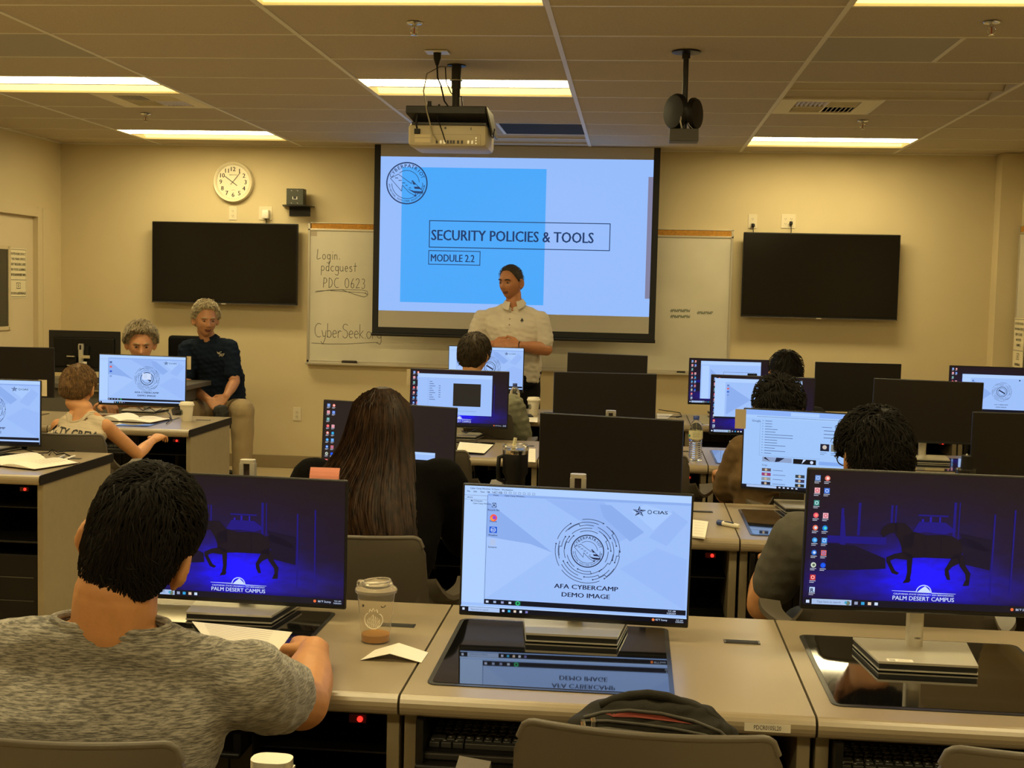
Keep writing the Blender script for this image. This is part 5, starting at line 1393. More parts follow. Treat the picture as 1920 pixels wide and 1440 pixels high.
HGREY = mat('hair_grey_blond', (.40, .33, .20), .5, noise=(45, .35, 3)); HGREY2 = mat('hair_grey', (.24, .19, .115), .5, noise=(50, .4, 3)); HBUZZ = mat('hair_cropped_dark', (.035, .025, .016), .7, noise=(200, .3, 3))
def heather():
    if 'heather' in MATS: return MATS['heather']
    m, nt, b = new_mat('heather_grey_knit'); N = nt.nodes; K_ = nt.links
    tc = N.new('ShaderNodeTexCoord'); mp = N.new('ShaderNodeMapping'); mp.inputs['Scale'].default_value = (55, 55, 520); K_.new(tc.outputs['Object'], mp.inputs[0])
    n = N.new('ShaderNodeTexNoise'); n.inputs['Scale'].default_value = 1; n.inputs['Detail'].default_value = 4; n.inputs['Roughness'].default_value = .65; K_.new(mp.outputs[0], n.inputs['Vector'])
    r = N.new('ShaderNodeValToRGB'); r.color_ramp.elements[0].position = .40; r.color_ramp.elements[1].position = .60
    r.color_ramp.elements[0].color = (.085, .080, .072, 1); r.color_ramp.elements[1].color = (.34, .315, .27, 1); K_.new(n.outputs['Fac'], r.inputs[0]); K_.new(r.outputs[0], b.inputs['Base Color'])
    b.inputs['Roughness'].default_value = .85; b.inputs['Sheen Weight'].default_value = .2
    bp = N.new('ShaderNodeBump'); bp.inputs['Strength'].default_value = .25; bp.inputs['Distance'].default_value = .003; K_.new(n.outputs['Fac'], bp.inputs['Height']); K_.new(bp.outputs[0], b.inputs['Normal'])
    MATS['heather'] = m; return m
JEAN = mat('dark_denim', (.03, .04, .07), .8); DARKT = mat('black_cloth', (.007, .007, .008), .9, spec=.1); KHAKI = mat('khaki_cotton', (.34, .255, .135), .85, noise=(6, .06), bump=(300, .1))
# ---- man in heather grey, nearest the viewer
hc = at(257, 1030, 2.00)
p = Person('seated man in a heather grey t-shirt seen from behind with black hair', (-.86, 1.96, 0), hc, .04, -.12, .34, .99, SK_A)
N_ = at(205, 1178, 1.95); shR = at(455, 1282, 2.00); shL = at(-55, 1240, 1.96)
pel = V(-.90, 1.94, .53)
p.body(pel, V(-.875, 1.955, .80), N_, shL, shR, seated_legs(pel, FY, RX, sc=1.0), w=(.185, .175, .20), d=(.115, .115, .12), nk=1.25)
elR = at(566, 1318, 2.28); wrR = onz(588, 1222, .812)
dR = (onz(566, 1172, .800)-wrR)
elL = V(shL.x-.07, 2.22, .81); wrL = V(-1.10, 2.52, .80)
p.arm(shR, elR, wrR, dR, V(.25, -.1, 1), -1, curl=.85, r=(.058, .052, .036), hs=1.0, thumb=.8)
p.arm(shL, elL, wrL, V(.3, .9, -.1), V(-.1, 0, 1), 1, curl=.5, r=(.058, .046, .034))
p.finish(.0045, 4)
p.shirt(heather(), [(shR, elR, .58, .076, .070), (shL, elL, .62, .078, .070)], inf=.022, vox=.007, wr=.003, neckcut=.10, hole=(.094, .036, .004), seed=5)
p.trousers(JEAN); p.shoes(DARKT)
hair(p.F, 'nape', .007, HBLK, p.o, p.loc, top=.024, n=3800, L_=.040, wd=.0014, seed=3, curl=.28, lift=.004, rough=.25)
# ---- woman with long hair
hc = at(716, 808, 3.72)
p = Person('woman with long dark auburn hair and a black sweater seen from behind', (-.74, 3.70, 0), hc, .05, -.08, 0, .98, SK_B)
N_ = V(-.755, 3.66, .985); shR = at(826, 905, 3.70); shL = at(590, 905, 3.70)
pel = V(-.76, 3.56, .57)
p.body(pel, V(-.76, 3.60, .78), N_, shL, shR, seated_legs(pel, FY, RX), w=(.175, .165, .185), d=(.115, .115, .12))
elR = at(872, 1010, 3.86); elL = at(552, 1000, 3.86)
wrR = V(-.62, 4.20, .80); wrL = V(-.98, 4.20, .80)
p.arm(shR, elR, wrR, V(0, 1, 0), V(0, 0, 1), -1, r=(.05, .042, .028)); p.arm(shL, elL, wrL, V(0, 1, 0), V(0, 0, 1), 1, r=(.05, .042, .028))
p.finish(.006, 3, eyes=False)
SW = mat('black_knit_sweater', (.0045, .004, .0035), .95, bump=(240, .25), spec=.06); 
p.shirt(SW, [(shR, elR, 1.0, .078, .066), (elR, wrR, .9, .066, .042), (shL, elL, 1.0, .078, .066), (elL, wrL, .9, .066, .042)], inf=.024, vox=.010, wr=.0025, name='sweater', neckcut=.1, vf=4)
p.trousers(DARKT); p.shoes(DARKT)
mb = MB(); P_, mk = hairP(SD, 'long', .014, .004, 1, .05); mb.add([p.F@Vector(q) for q in P_], SF, HLONG)
# mantle of long hair: rings (z, half width, depth, y of centre)
hx = hc.x
RG = [(hc.z+.128, .020, .03, 3.715, 0), (hc.z+.115, .052, .06, 3.712, 0), (hc.z+.085, .078, .085, 3.705, 0), (hc.z+.03, .092, .098, 3.70, 0), (hc.z-.03, .100, .094, 3.685, -.004), (hc.z-.09, .122, .085, 3.655, -.016), (hc.z-.15, .150, .075, 3.615, -.032), (hc.z-.21, .168, .065, 3.575, -.034), (hc.z-.27, .155, .055, 3.545, -.012), (hc.z-.33, .130, .045, 3.525, .01), (hc.z-.42, .100, .03, 3.51, .02)]
rings(mb, [(V(hx+o_, y_, z_), RX, FY, rx_*.93, ry_*.9) for z_, rx_, ry_, y_, o_ in RG[3:]], HLONG, 36, 2.0)
rs = random.Random(9)
zs = np.array([g[0] for g in RG]); 
for k in range(1500):
    a = rs.uniform(-PI*1.02, PI*.02); a0 = a; n = 12; off = rs.uniform(-.004, .006); ph = rs.uniform(0, 6.28); am = rs.uniform(.003, .012); end = rs.uniform(.70, 1.03); st = rs.uniform(0, .25) if rs.random() < .5 else 0
    pts = []; rr = []
    for j in range(n+1):
        t = st+(end-st)*j/n; z_ = RG[0][0]+(RG[-1][0]-RG[0][0])*t
        rx_ = np.interp(-z_, -zs, [g[1] for g in RG]); ry_ = np.interp(-z_, -zs, [g[2] for g in RG]); y_ = np.interp(-z_, -zs, [g[3] for g in RG]); o_ = np.interp(-z_, -zs, [g[4] for g in RG])
        aa = a+.10*math.sin(t*5+ph); wv = am*math.sin(t*11+ph)*t
        if t < .12: z_ += 0
        pts.append(V(hx+o_+(rx_+off)*math.cos(aa)+wv, y_+(ry_+off)*math.sin(aa), z_)); rr.append(.0021*(1 if j < n-1 else .3))
    mb.tube(pts, rr, HLONG, 3, caps=False)
p.part(mb, 'hair')
# ---- young man in plain grey, glasses (in front of the browser screen)
hc = at(1638, 864, 3.66)
p = Person('young man with tousled black hair, black glasses and a plain dark grey t-shirt, back turned', (.70, 3.66, 0), hc, .30, -.12, .03, 1.03, SK_A)
N_ = V(hc.x-.005, 3.61, hc.z-.165); shL = at(1497, 1010, 3.60); shR = at(1800, 1015, 3.62)
pel = V(.70, 3.50, .56)
p.body(pel, V(.70, 3.54, .76), N_, shL, shR, seated_legs(pel, FY, RX), w=(.175, .165, .185), d=(.115, .115, .12))
elL = at(1430, 1135, 3.68); wrL = V(.45, 4.05, .72); elR = at(1830, 1135, 3.7); wrR = V(.90, 4.05, .72)
p.arm(shL, elL, wrL, V(.2, 1, 0), V(0, 0, 1), 1, r=(.052, .046, .030)); p.arm(shR, elR, wrR, V(-.2, 1, 0), V(0, 0, 1), -1, r=(.052, .046, .030))
p.finish(.006, 3, eyes=False)
GREYT = mat('dark_grey_tshirt', (.085, .078, .062), .9, bump=(300, .1))
p.shirt(GREYT, [(shL, elL, .64, .080, .068), (shR, elR, .64, .080, .068)], inf=.022, vox=.009, wr=.0025, neckcut=.1, hole=(.080, .050, .0))
p.trousers(JEAN); p.shoes(DARKT)
hair(p.F, 'short', .020, HBLK, p.o, p.loc, top=.012, n=2200, L_=.050, wd=.0019, seed=5, curl=.36, lift=.007, rough=.25)
def glasses(p, m):
    mb = MB(); F = p.F
    for s in (-1, 1):
        mb.tube([F@V(.081*s, -.012, .012), F@V(.081*s, .04, .012), F@V(.070*s, .094, .010)], .0022*p.sc, m, 6)
        mb.tube([F@V(.081*s, -.012, .012), F@V(.082*s, -.024, -.008)], .0022*p.sc, m, 6)
        mb.tube([F@V(.034*s+.028*math.cos(a), .106-.010*abs(math.cos(a)) if True else 0, .004+.020*math.sin(a)) for a in [2*PI*k/20 for k in range(21)]], .0018*p.sc, m, 6)
    mb.tube([F@V(-.008, .108, .008), F@V(.008, .108, .008)], .002, m, 6); p.part(mb, 'glasses')
GLM = mat('black_spectacle_frame', (.01, .01, .01), .25)
glasses(p, GLM)
# ---- student in brown t-shirt
hc = at(1459, 772, 5.50)
p = Person('student with short black hair and a brown t-shirt, back turned, partly behind the browser screen', (.60, 5.45, 0), hc, -.10, -.08, 0, 1.12, SK_A)
N_ = V(hc.x, 5.44, hc.z-.16); shL = at(1392, 850, 5.42); shR = at(1548, 850, 5.44); pel = V(.60, 5.34, .56)
p.body(pel, V(.60, 5.38, .78), N_, shL, shR, seated_legs(pel, FY, RX))
elL = at(1362, 925, 5.46); wrL = V(.43, 5.85, .74); elR = at(1575, 925, 5.5); wrR = V(.75, 5.85, .74)
p.arm(shL, elL, wrL, V(0, 1, 0), V(0, 0, 1), 1, r=(.050, .044, .03)); p.arm(shR, elR, wrR, V(0, 1, 0), V(0, 0, 1), -1)
p.finish(.007, 3, eyes=False)
BRT = mat('brown_tshirt', (.105, .058, .016), .9, bump=(300, .1))
p.shirt(BRT, [(shL, elL, .86, .078, .070), (shR, elR, .8, .078, .066)], inf=.022, vox=.010, wr=.004, neckcut=.1, hole=(.076, .048, 0))
p.trousers(JEAN); p.shoes(DARKT)
hair(p.F, 'short', .018, HBLK, p.o, p.loc, top=.008, n=1000, L_=.040, wd=.0022, seed=6, curl=.4, lift=.008, rough=.3)
# ---- black-haired student in the farthest row
hc = at(1473, 704, 7.45)
p = Person('student with smooth round black hair, farthest back turned, before the right television', (.88, 7.40, 0), hc, .05, -.06, 0, 1.06, SK_A)
N_ = V(hc.x, 7.40, hc.z-.155); shL = V(hc.x-.17, 7.40, hc.z-.235); shR = V(hc.x+.17, 7.40, hc.z-.235); pel = V(hc.x, 7.28, .56)
p.body(pel, V(hc.x, 7.32, .78), N_, shL, shR, seated_legs(pel, FY, RX)); p.arm(shL, shL+V(-.05, .15, -.22), V(.72, 7.75, .74), V(0, 1, 0), V(0, 0, 1), 1); p.arm(shR, shR+V(.05, .15, -.22), V(1.05, 7.75, .74), V(0, 1, 0), V(0, 0, 1), -1)
p.finish(.008, 3, eyes=False)
p.shirt(mat('black_tshirt', (.012, .011, .011), .9), [(shL, shL+V(-.05, .15, -.22), .6, .072, .066), (shR, shR+V(.05, .15, -.22), .6, .072, .066)], vox=.012, inf=.02)
p.trousers(JEAN); p.shoes(DARKT)
hair(p.F, 'short', .018, HBLK, p.o, p.loc, top=.006, n=500, L_=.035, wd=.002, seed=8, curl=.15, lift=.003, rough=.06)
# ---- boy with brown hair below the speaker
hc = at(889, 668, 7.30)
p = Person('young person with brown hair, glasses and a sage grey hoodie seated below the speaker', (-.90, 7.25, 0), hc, -.25, -.15, 0, .98, SK_B)
N_ = V(hc.x+.01, 7.25, hc.z-.145); shL = at(848, 765, 7.24); shR = at(962, 762, 7.22); pel = V(-.86, 7.14, .56)
p.body(pel, V(-.87, 7.18, .78), N_, shL, shR, seated_legs(pel, FY, RX), w=(.16, .15, .16)); elR = at(978, 815, 7.22); elL = at(830, 815, 7.26)
p.arm(shL, elL, V(-.98, 7.60, .74), V(0, 1, 0), V(0, 0, 1), 1, r=(.045, .038, .028)); p.arm(shR, elR, V(-.72, 7.60, .74), V(0, 1, 0), V(0, 0, 1), -1, r=(.045, .038, .028))
p.finish(.007, 3, eyes=False)
p.shirt(mat('sage_grey_fleece', (.20, .195, .13), .9, noise=(8, .08), bump=(120, .2)), [(shR, elR, 1.0, .072, .066), (elR, V(-.72, 7.60, .74), .85, .066, .05), (shL, elL, 1.0, .072, .066), (elL, V(-.98, 7.60, .74), .85, .066, .05)], vox=.009, inf=.024, wr=.006, name='hoodie')
p.trousers(JEAN); p.shoes(DARKT)
hair(p.F, 'low', .017, HDK2, p.o, p.loc, top=.008, n=900, L_=.055, wd=.0022, seed=10, curl=.12, lift=.006, rough=.2)
glasses(p, GLM)
# ---- boy in cream tank top
hc = at(146, 730, 6.18)
p = Person('boy with light brown hair in a cream sleeveless shirt reaching for the desk', (-2.80, 6.15, 0), hc, .05, -.22, .04, .92, SK_B)
N_ = at(157, 766, 6.14); shL = at(110, 799, 6.11); shR = at(197, 799, 6.13); pel = V(-2.78, 6.02, .52)
p.body(pel, V(-2.79, 6.06, .72), N_, shL, shR, seated_legs(pel, FY, RX, sc=.88), w=(.14, .13, .135), d=(.09, .085, .09), nk=.90)
elR = at(258, 852, 6.30); wrR = at(286, 826, 6.52); elL = shL+V(-.06, .12, -.20)
p.arm(shR, elR, wrR, at(306, 813, 6.62)-wrR, V(.1, -.2, 1), -1, curl=.55, r=(.042, .034, .025), hs=.95)
p.arm(shL, elL, V(-2.95, 6.50, .70), V(0, 1, 0), V(0, 0, 1), 1, r=(.042, .034, .025))
p.finish(.005, 4, eyes=False)
CRM = mat('cream_cotton', (.60, .50, .36), .85, bump=(200, .1))
Ls_, Rs_ = p.L.copy(), p.R.copy(); mid_ = (Ls_+Rs_)/2; p.L = Ls_.lerp(mid_, .26); p.R = Rs_.lerp(mid_, .26)
tk = p.shirt(CRM, [], inf=.012, vox=.007, wr=.003, name='tank_top', neckcut=.15, seed=2, hole=(.070, .045, .0))
p.trousers(DARKT); p.shoes(DARKT)
hair(p.F, 'short', .016, HBRN, p.o, p.loc, top=.006, n=1600, L_=.045, wd=.0018, seed=11, curl=.22, lift=.005, rough=.18)
# lettering across the back, wrapped on the cloth
tme = tk.data; tvs = [tuple(v.co+p.loc) for v in tme.vertices]
from mathutils.bvhtree import BVHTree
def wrapped(label, tree, px, py, hh, slope, m, sx=1.0, shear=0, Y0=5.5, off=.0015):
    """letters laid on a curved cloth by casting back along +Y"""
    mb = MB(); a = at(px, py, 6.1)
    vv, ff, x0, x1 = text_geo(label, .02, shear); k = hh/.7; out = []
    for q in vv:
        X = a.x+(q[0]-x0)*k*sx; Z = a.z+q[1]*k+slope*(q[0]-x0)*k*sx
        hit = tree.ray_cast(V(X, Y0, Z), V(0, 1, 0)); y = hit[0].y-off if hit[0] else a.y
        out.append((X, y, Z))
    mb.add(out, ff, m); return mb
tr = BVHTree.FromPolygons([Vector(v) for v in tvs], [tuple(q.vertices) for q in tme.polygons])
mb = wrapped('SALTY CREW', tr, 98, 805, .034, -.13, INK, sx=.95, off=.004)
lt = p.part(mb, 'shirt_lettering'); lt.parent = tk
# ---- grey haired man leaning behind the left monitors
hc = at(264, 646, 8.15)
p = Person('grey-haired man looking down, half hidden behind the left block monitor', (-3.28, 8.2, 0), hc, PI+.42, -.18, 0, 1.06, SK_D)
N_ = V(hc.x-.02, 8.24, hc.z-.15); shR = V(N_.x-.19, 8.24, N_.z-.08); shL = V(N_.x+.19, 8.26, N_.z-.08); pel = V(-3.28, 8.40, .56)
p.body(pel, V(-3.29, 8.32, .76), N_, shR, shL, [(V(-3.38, 8.4, .54), V(-3.42, 8.0, .53), V(-3.42, 8.02, .09)), (V(-3.18, 8.4, .54), V(-3.14, 8.0, .53), V(-3.14, 8.02, .09))])
p.fw = V(0, -1, 0)
elR = at(245, 770, 7.92); wrR = at(200, 768, 7.75)
p.arm(shR, V(-3.42, 8.0, .80), V(-3.30, 7.66, .79), V(.6, -.5, 0), V(0, 0, 1), 1, r=(.05, .042, .03)); p.arm(shL, V(-3.02, 8.02, .80), V(-3.26, 7.74, .795), V(-.9, -.2, 0), V(0, 0, 1), 1, r=(.05, .042, .03))
p.finish(.0055, 2); p.brows(HGREY2)
p.shirt(mat('white_shirt', (.70, .62, .46), .85, bump=(200, .1)), [(shR, V(-3.42, 8.0, .80), .8, .072, .066), (shL, V(-3.02, 8.02, .80), 1.0, .072, .068)], vox=.010, inf=.02)
p.trousers(JEAN); p.shoes(DARKT, [(0, -1, 0)]*2)
hair(p.F, 'crop', .024, HGREY2, p.o, p.loc, top=.010, n=1500, L_=.060, wd=.0020, seed=12, curl=.30, lift=.009, rough=.35)
# ---- seated man in navy polo
hc = at(386, 600, 9.40)
p = Person('grey-haired man in a navy polo shirt and khaki trousers seated against the wall', (-3.15, 9.55, 0), hc, PI+.55, -.10, .0, 1.08, SK_D)
N_ = V(hc.x+.0, 9.47, hc.z-.155); shR = at(350, 655, 9.50); shL = at(431, 653, 9.42); pel = V(-3.17, 9.62, .60)
kR = at(352, 768, 9.15); kL = at(455, 770, 9.10)
p.body(pel, V(-3.17, 9.56, .86), N_, shR, shL, [(V(-3.27, 9.55, .58), kR, V(kR.x, 9.18, .10)), (V(-3.06, 9.55, .58), kL, V(kL.x-.02, 9.16, .10))], w=(.165, .165, .175), d=(.115, .12, .12))
p.fw = V(.1, -1, 0)
elL = at(440, 715, 9.36); wrL = at(424, 743, 9.16); elR = at(350, 722, 9.40); wrR = at(392, 750, 9.14)
p.arm(shL, elL, wrL, V(-.5, -.35, -.55), V(.3, -.5, .5), 1, curl=.7, r=(.046, .038, .028)); p.arm(shR, elR, wrR, V(.6, -.3, -.35), V(-.2, -.5, .6), -1, curl=.7, r=(.046, .038, .028))
p.finish(.005, 2); p.brows(HGREY)
NAVY = mat('navy_polo', (.008, .014, .028), .9, spec=.12, bump=(250, .15))
sh = p.shirt(NAVY, [(shL, elL, .72, .070, .066), (shR, elR, .72, .070, .066)], vox=.009, inf=.022, wr=.006)
p.trousers(KHAKI, to=.97, rad=(.095, .082, .066)); p.shoes(mat('blue_trainer', (.05, .13, .28), .6), [(0, -1, 0)]*2)
hair(p.F, 'crop', .018, HGREY, p.o, p.loc, top=.006, n=1400, L_=.040, wd=.0019, seed=14, curl=.45, lift=.008, rough=.35)
def collar(p, m, r=.068, drop=.0, skinv=True):
    up = (p.F@V(0, -.03, -.075)-p.N).normalized(); rt = p.rt; fwd = p.fw.normalized()
    if (fwd.dot(V(0, -1, 0)) < 0) and p.hc.y > 8: fwd = -fwd
    rt2 = up.cross(fwd).normalized(); c = p.N+up*.012
    mb = MB(); n = 22; vv = []; ff = []
    for k in range(n+1):
        a = math.radians(110-20*0+(k/n)*320); # opening at the front
        ca, sa = math.cos(a), math.sin(a)
        d_ = rt2*ca*1.05+fwd*sa
        ends = max(0, 1-min(k, n-k)/4)
        top = c+d_*r*.93+up*(.022-.018*max(0, sa)); bot = c+d_*(r+.020+.012*ends)-up*(.016+.030*ends+.012*max(0, sa))
        vv += [top, bot, bot-d_*.004, top-d_*.006]
    for k in range(n):
        for q in range(4): ff.append((4*k+q, 4*k+(q+1) % 4, 4*k+4+(q+1) % 4, 4*k+4+q))
    ff += [(3, 2, 1, 0), (4*n, 4*n+1, 4*n+2, 4*n+3)]
    mb.add(vv, ff, m); o = p.part(mb, 'collar'); return c, up, rt2, fwd
def on_front(p, sh, px, py):
    """point of the shirt surface under a photo pixel"""
    d = FWD+RGT*((px-960)/F_PX)-UPV*((py-720)/F_PX)
    tr = BVHTree.FromPolygons([v.co+p.loc for v in sh.data.vertices], [tuple(q.vertices) for q in sh.data.polygons])
    h = tr.ray_cast(V(0, 0, EYE), d.normalized()); return h[0] if h[0] else at(px, py, p.N.y-.14)
cc = collar(p, NAVY)
q = on_front(p, sh, 415, 664); mb = MB(); EMB = mat('embroidery_tan', (.45, .40, .30), .7); cv = Canvas(1, 1, mb, 0, org=(q.x, q.y-.011, q.z))
for a, b in (((-.030, .016), (0, .0)), ((-.026, .006), (0, -.004)), ((-.012, .014), (.004, .018)), ((0, 0), (.030, .004)), ((-.014, -.012), (.016, -.010)), ((-.010, -.016), (0, -.006)), ((.010, -.016), (.004, -.006)), ((.030, .004), (.020, -.008))): cv.line([(.5+a[0], .5+a[1]), (.5+b[0], .5+b[1])], .005, EMB, False)
o = p.part(mb, 'chest_emblem'); o.parent = sh
mb = MB(); mb.tube([wrL+V(.022*math.cos(a), .010*math.sin(a), .022*math.sin(a)) for a in [2*PI*k/16 for k in range(17)]], .006, SILV, 8); p.part(mb, 'wristwatch')
# dark cap held between the hands
mb = MB(); c = at(414, 772, 9.02)
rings(mb, [(c+V(0, 0, -.055), RX, FY, .050, .035), (c, RX, FY, .060, .042), (c+V(0, 0, .035), RX, FY, .045, .030)], mat('dark_folded_cap', (.02, .02, .018), .8), 20, 2.3)
o = remesh(mb, 'cap', .006, mat('dark_folded_cap', (.02, .02, .018), .8), None, (c.x, c.y, c.z-.06), 3, lambda co: .004*wob(co, 16, 4)); tag(o, 'dark folded cap held in the lap of the man in navy', 'cap')
# ---- standing speaker
hc = at(958, 530, 9.25)
p = Person('standing speaker with cropped dark hair in a white polo shirt, hands clasped', (-.88, 9.28, 0), hc, PI-.50, -.06, 0, 1.04, SK_C)
N_ = V(hc.x+.025, 9.27, hc.z-.155); shR = at(902, 598, 9.28); shL = at(1014, 600, 9.24); pel = V(-.86, 9.30, .93)
p.body(pel, V(-.87, 9.27, 1.22), N_, shR, shL, [(V(-.95, 9.30, .90), V(-.96, 9.27, .50), V(-.97, 9.31, .09)), (V(-.77, 9.30, .90), V(-.75, 9.27, .50), V(-.74, 9.31, .09))], w=(.165, .175, .190), d=(.125, .13, .13))
p.fw = V(0, -1, 0)
elL = at(1024, 655, 9.20); wrL = at(975, 648, 9.03); elR = at(884, 660, 9.22); wrR = at(922, 646, 9.04)
p.arm(shL, elL, wrL, V(-.95, -.1, .12), V(.05, -.75, .55), 1, curl=.28, r=(.052, .046, .032), thumb=.2, curls=[.10, .28, .35, .4])
p.arm(shR, elR, wrR, V(.95, -.12, .05), V(0, -.8, .5), -1, curl=.30, r=(.052, .044, .032), thumb=.4)
p.finish(.0045, 2); p.brows(HBUZZ)
WPOLO = mat('off_white_polo', (.58, .52, .43), .8, bump=(250, .12), noise=(4, .04))
sh = p.shirt(WPOLO, [(shL, elL, .74, .066, .068), (shR, elR, .74, .066, .068)], vox=.008, inf=.020, wr=.004, seed=8)
p.trousers(DARKT, to=.98, rad=(.098, .075, .062)); p.shoes(DARKT, [(-.3, -1, 0), (.3, -1, 0)])
collar(p, WPOLO)
hair(p.F, 'crop', .007, HBUZZ, p.o, p.loc, top=.003, n=900, L_=.010, wd=.0012, seed=15, curl=.3, lift=.001, rough=.1)
q = on_front(p, sh, 979, 601); mb = MB(); cv = Canvas(1, 1, mb, 0, org=(q.x, q.y-.011, q.z)); DKE = mat('diamond_emblem', (.03, .035, .03), .6)
cv.poly([(.5, .5-.020), (.5+.012, .5), (.5, .5+.020), (.5-.012, .5)], DKE); cv.disc(.5, .5-.006, .0035, WPOLO); o = p.part(mb, 'chest_emblem'); o.parent = sh
for k, (px, py) in enumerate(((957, 585), (956, 598), (955, 609))):
    q = on_front(p, sh, px, py); mb = MB(); mb.lathe([(.001, -.006), (.0055, -.006), (.0055, .001)], (q.x, q.y, q.z), mat('shirt_button', (.30, .25, .18), .4), 10, 'Y'); o = p.part(mb, 'button'); o.parent = sh
mb = MB(); mb.tube([wrL+V(.006*math.cos(a), .024*math.cos(a), .026*math.sin(a)) for a in [2*PI*k/16 for k in range(17)]], .006, DARKT, 8); p.part(mb, 'wristband')
# ================================================================== CHAIRS
def make_chair():
    """shell chair facing +Y, origin on the floor below the seat centre"""
    t = empty('shell_chair')
    f = MB(); n = 48; m_ = 20; H0, H1 = .44, .88; vv = []; ff = []
    def back(u, v):       # u -1..1, v 0..1
        w_ = .222-.012*v+.03*(1-v)**2
        k = 1-(max(0, v-.95)/.05)**2*.035
        x = w_*u*k
        z = H0+(H1-H0)*v-.028*(1-math.sqrt(max(0, 1-(max(0, abs(u)-.87)/.13)**2)))*(max(0, v-.6)/.4)
        y = -.21-.05*v+.055*u*u*(1-.35*v)+.06*(1-v)**3
        return Vector((x, y, z))
    for j in range(m_+1):
        for i in range(n+1):
            p = back(-1+2*i/n, j/m_); vv.append(p)
    nb = len(vv)
    for j in range(m_+1):
        for i in range(n+1): p = back(-1+2*i/n, j/m_); vv.append(p+Vector((0, .010, 0)))
    for j in range(m_):
        for i in range(n):
            a = j*(n+1)+i; ff += [(a, a+1, a+n+2, a+n+1), (nb+a, nb+a+n+1, nb+a+n+2, nb+a+1)]
    per = [i for i in range(n+1)]+[j*(n+1)+n for j in range(1, m_+1)]+[m_*(n+1)+i for i in range(n-1, -1, -1)]+[j*(n+1) for j in range(m_-1, 0, -1)]
    for i in range(len(per)):
        a, b = per[i], per[(i+1) % len(per)]; ff.append((a, nb+a, nb+b, b))
    f.add(vv, ff, CHAIRM); f.tube([back(-1+2*i/n, 1)+Vector((0, .005, 0)) for i in range(n+1)], .0066, CHAIRM, 8); f.build('backrest', t, smooth=50)
    f = MB(); vv = []; ff = []; ns = 14
    for j in range(ns+1):
        for i in range(ns+1):
            u, v = -1+2*i/ns, j/ns; w_ = .235-.02*v
            vv.append(Vector((w_*u, -.19+.42*v, .445+.02*u*u-.010*math.sin(PI*v)-.02*max(0, v-.85)/.15)))
    for q in list(vv): vv.append(q-Vector((0, 0, .012)))
    n1 = ns+1; nb = n1*n1
    for j in range(ns):
        for i in range(ns): a = j*n1+i; ff += [(a, a+1, a+n1+1, a+n1), (nb+a, nb+a+n1, nb+a+n1+1, nb+a+1)]
    per = [i for i in range(n1)]+[j*n1+ns for j in range(1, n1)]+[ns*n1+i for i in range(ns-1, -1, -1)]+[j*n1 for j in range(ns-1, 0, -1)]
    for i in range(len(per)): a, b = per[i], per[(i+1) % len(per)]; ff.append((a, nb+a, nb+b, b))
    f.add(vv, ff, CHAIRM); f.build('seat', t, smooth=50)
    for s in (-1, 1):
        f = MB(); vv = []; ff = []; k = 12
        for j in range(k+1):       # arm: from the back edge sweeping outwards and forwards
            u = j/k; y = -.205+.18*u; zt = .690+.07*max(0, 1-u*3.2)**2+.045*u; xo = .228+.095*math.sin(min(1, u*1.2)*PI/2)
            vv += [(s*(xo-.045), y, zt-.002), (s*(xo+.012), y, zt+.004), (s*(xo+.014), y, zt-.010), (s*(xo-.030), y, zt-.016), (s*(xo-.05+.0), y, .46), (s*(xo-.062), y, .46)]
        for j in range(k):
            for q in range(6): a = 6*j+q; b = 6*j+(q+1) % 6; ff.append((a, b, b+6, a+6))
        ff += [(5, 4, 3, 2, 1, 0), tuple(6*k+q for q in range(6))]
        f.add(vv, ff, CHAIRM); f.build('armrest', t, smooth=45)
    for sx in (-1, 1):
        for sy in (-1, 1):
            f = MB(); f.tube([(sx*.17, sy*.15+.01, .43), (sx*.235, sy*.23+.01, .006)], [.014, .011], BLKM, 10); f.build('leg', t, smooth=40)
    return t
ch = make_chair(); firstc = True
def chair(x, y, rz, label, sz=1.0):
    global firstc
    c = ch if firstc else copy_tree(ch); firstc = False
    c.location = (x, y, 0); c.rotation_euler = (0, 0, GR(rz)); c.scale = (sz, sz, sz)
    tag(c, label, 'chair', 'grey moulded shell chairs'); return c
chair(-.855, 2.00, 1, 'grey shell chair behind the man in heather grey')
chair(.052, 2.18, -3, 'empty grey shell chair holding the backpack')
chair(.685, 2.18, 2, 'empty grey shell chair at the lower right corner')
chair(-.765, 3.62, 1, 'grey shell chair of the woman with long hair')
chair(.70, 3.50, 0, 'grey shell chair of the young man in plain grey')
chair(-.88, 5.52, 0, 'empty grey shell chair right of the monitor with the painted brown reflection')
chair(.03, 5.60, 4, 'empty dark shell chair edge beside the water bottle')
chair(.82, 5.34, 0, 'grey shell chair of the student in brown')
chair(-2.735, 6.10, 2, 'dark shell chair of the boy in the tank top', .93)
chair(-.86, 7.20, 0, 'shell chair under the brown-haired student in the sage hoodie')
chair(.90, 7.32, 0, 'shell chair of the farthest black-haired student')
chair(1.45, 3.70, -6, 'shell chair in the second row, hidden right of the young man in grey')
oc = empty('office_chair', (-3.25, 9.58, 0)); tag(oc, 'black office chair under the man in the navy polo', 'chair')
f = MB(); f.box((-.01, .02, .50), (.48, .46, .07), DARKT, bev=.03); f.build('seat', oc, smooth=50)
f = MB(); a = at(313, 655, 9.78); f.box((-.22, .20, .90), (.42, .06, .50), DARKT, bev=.028); f.build('backrest', oc, smooth=50)
f = MB(); f.tube([(0, 0, .46), (0, 0, .12)], .028, BLKM, 12); f.tube([(0, .20, .50), (-.02, .29, .70)], .02, BLKM, 8); f.build('column', oc)
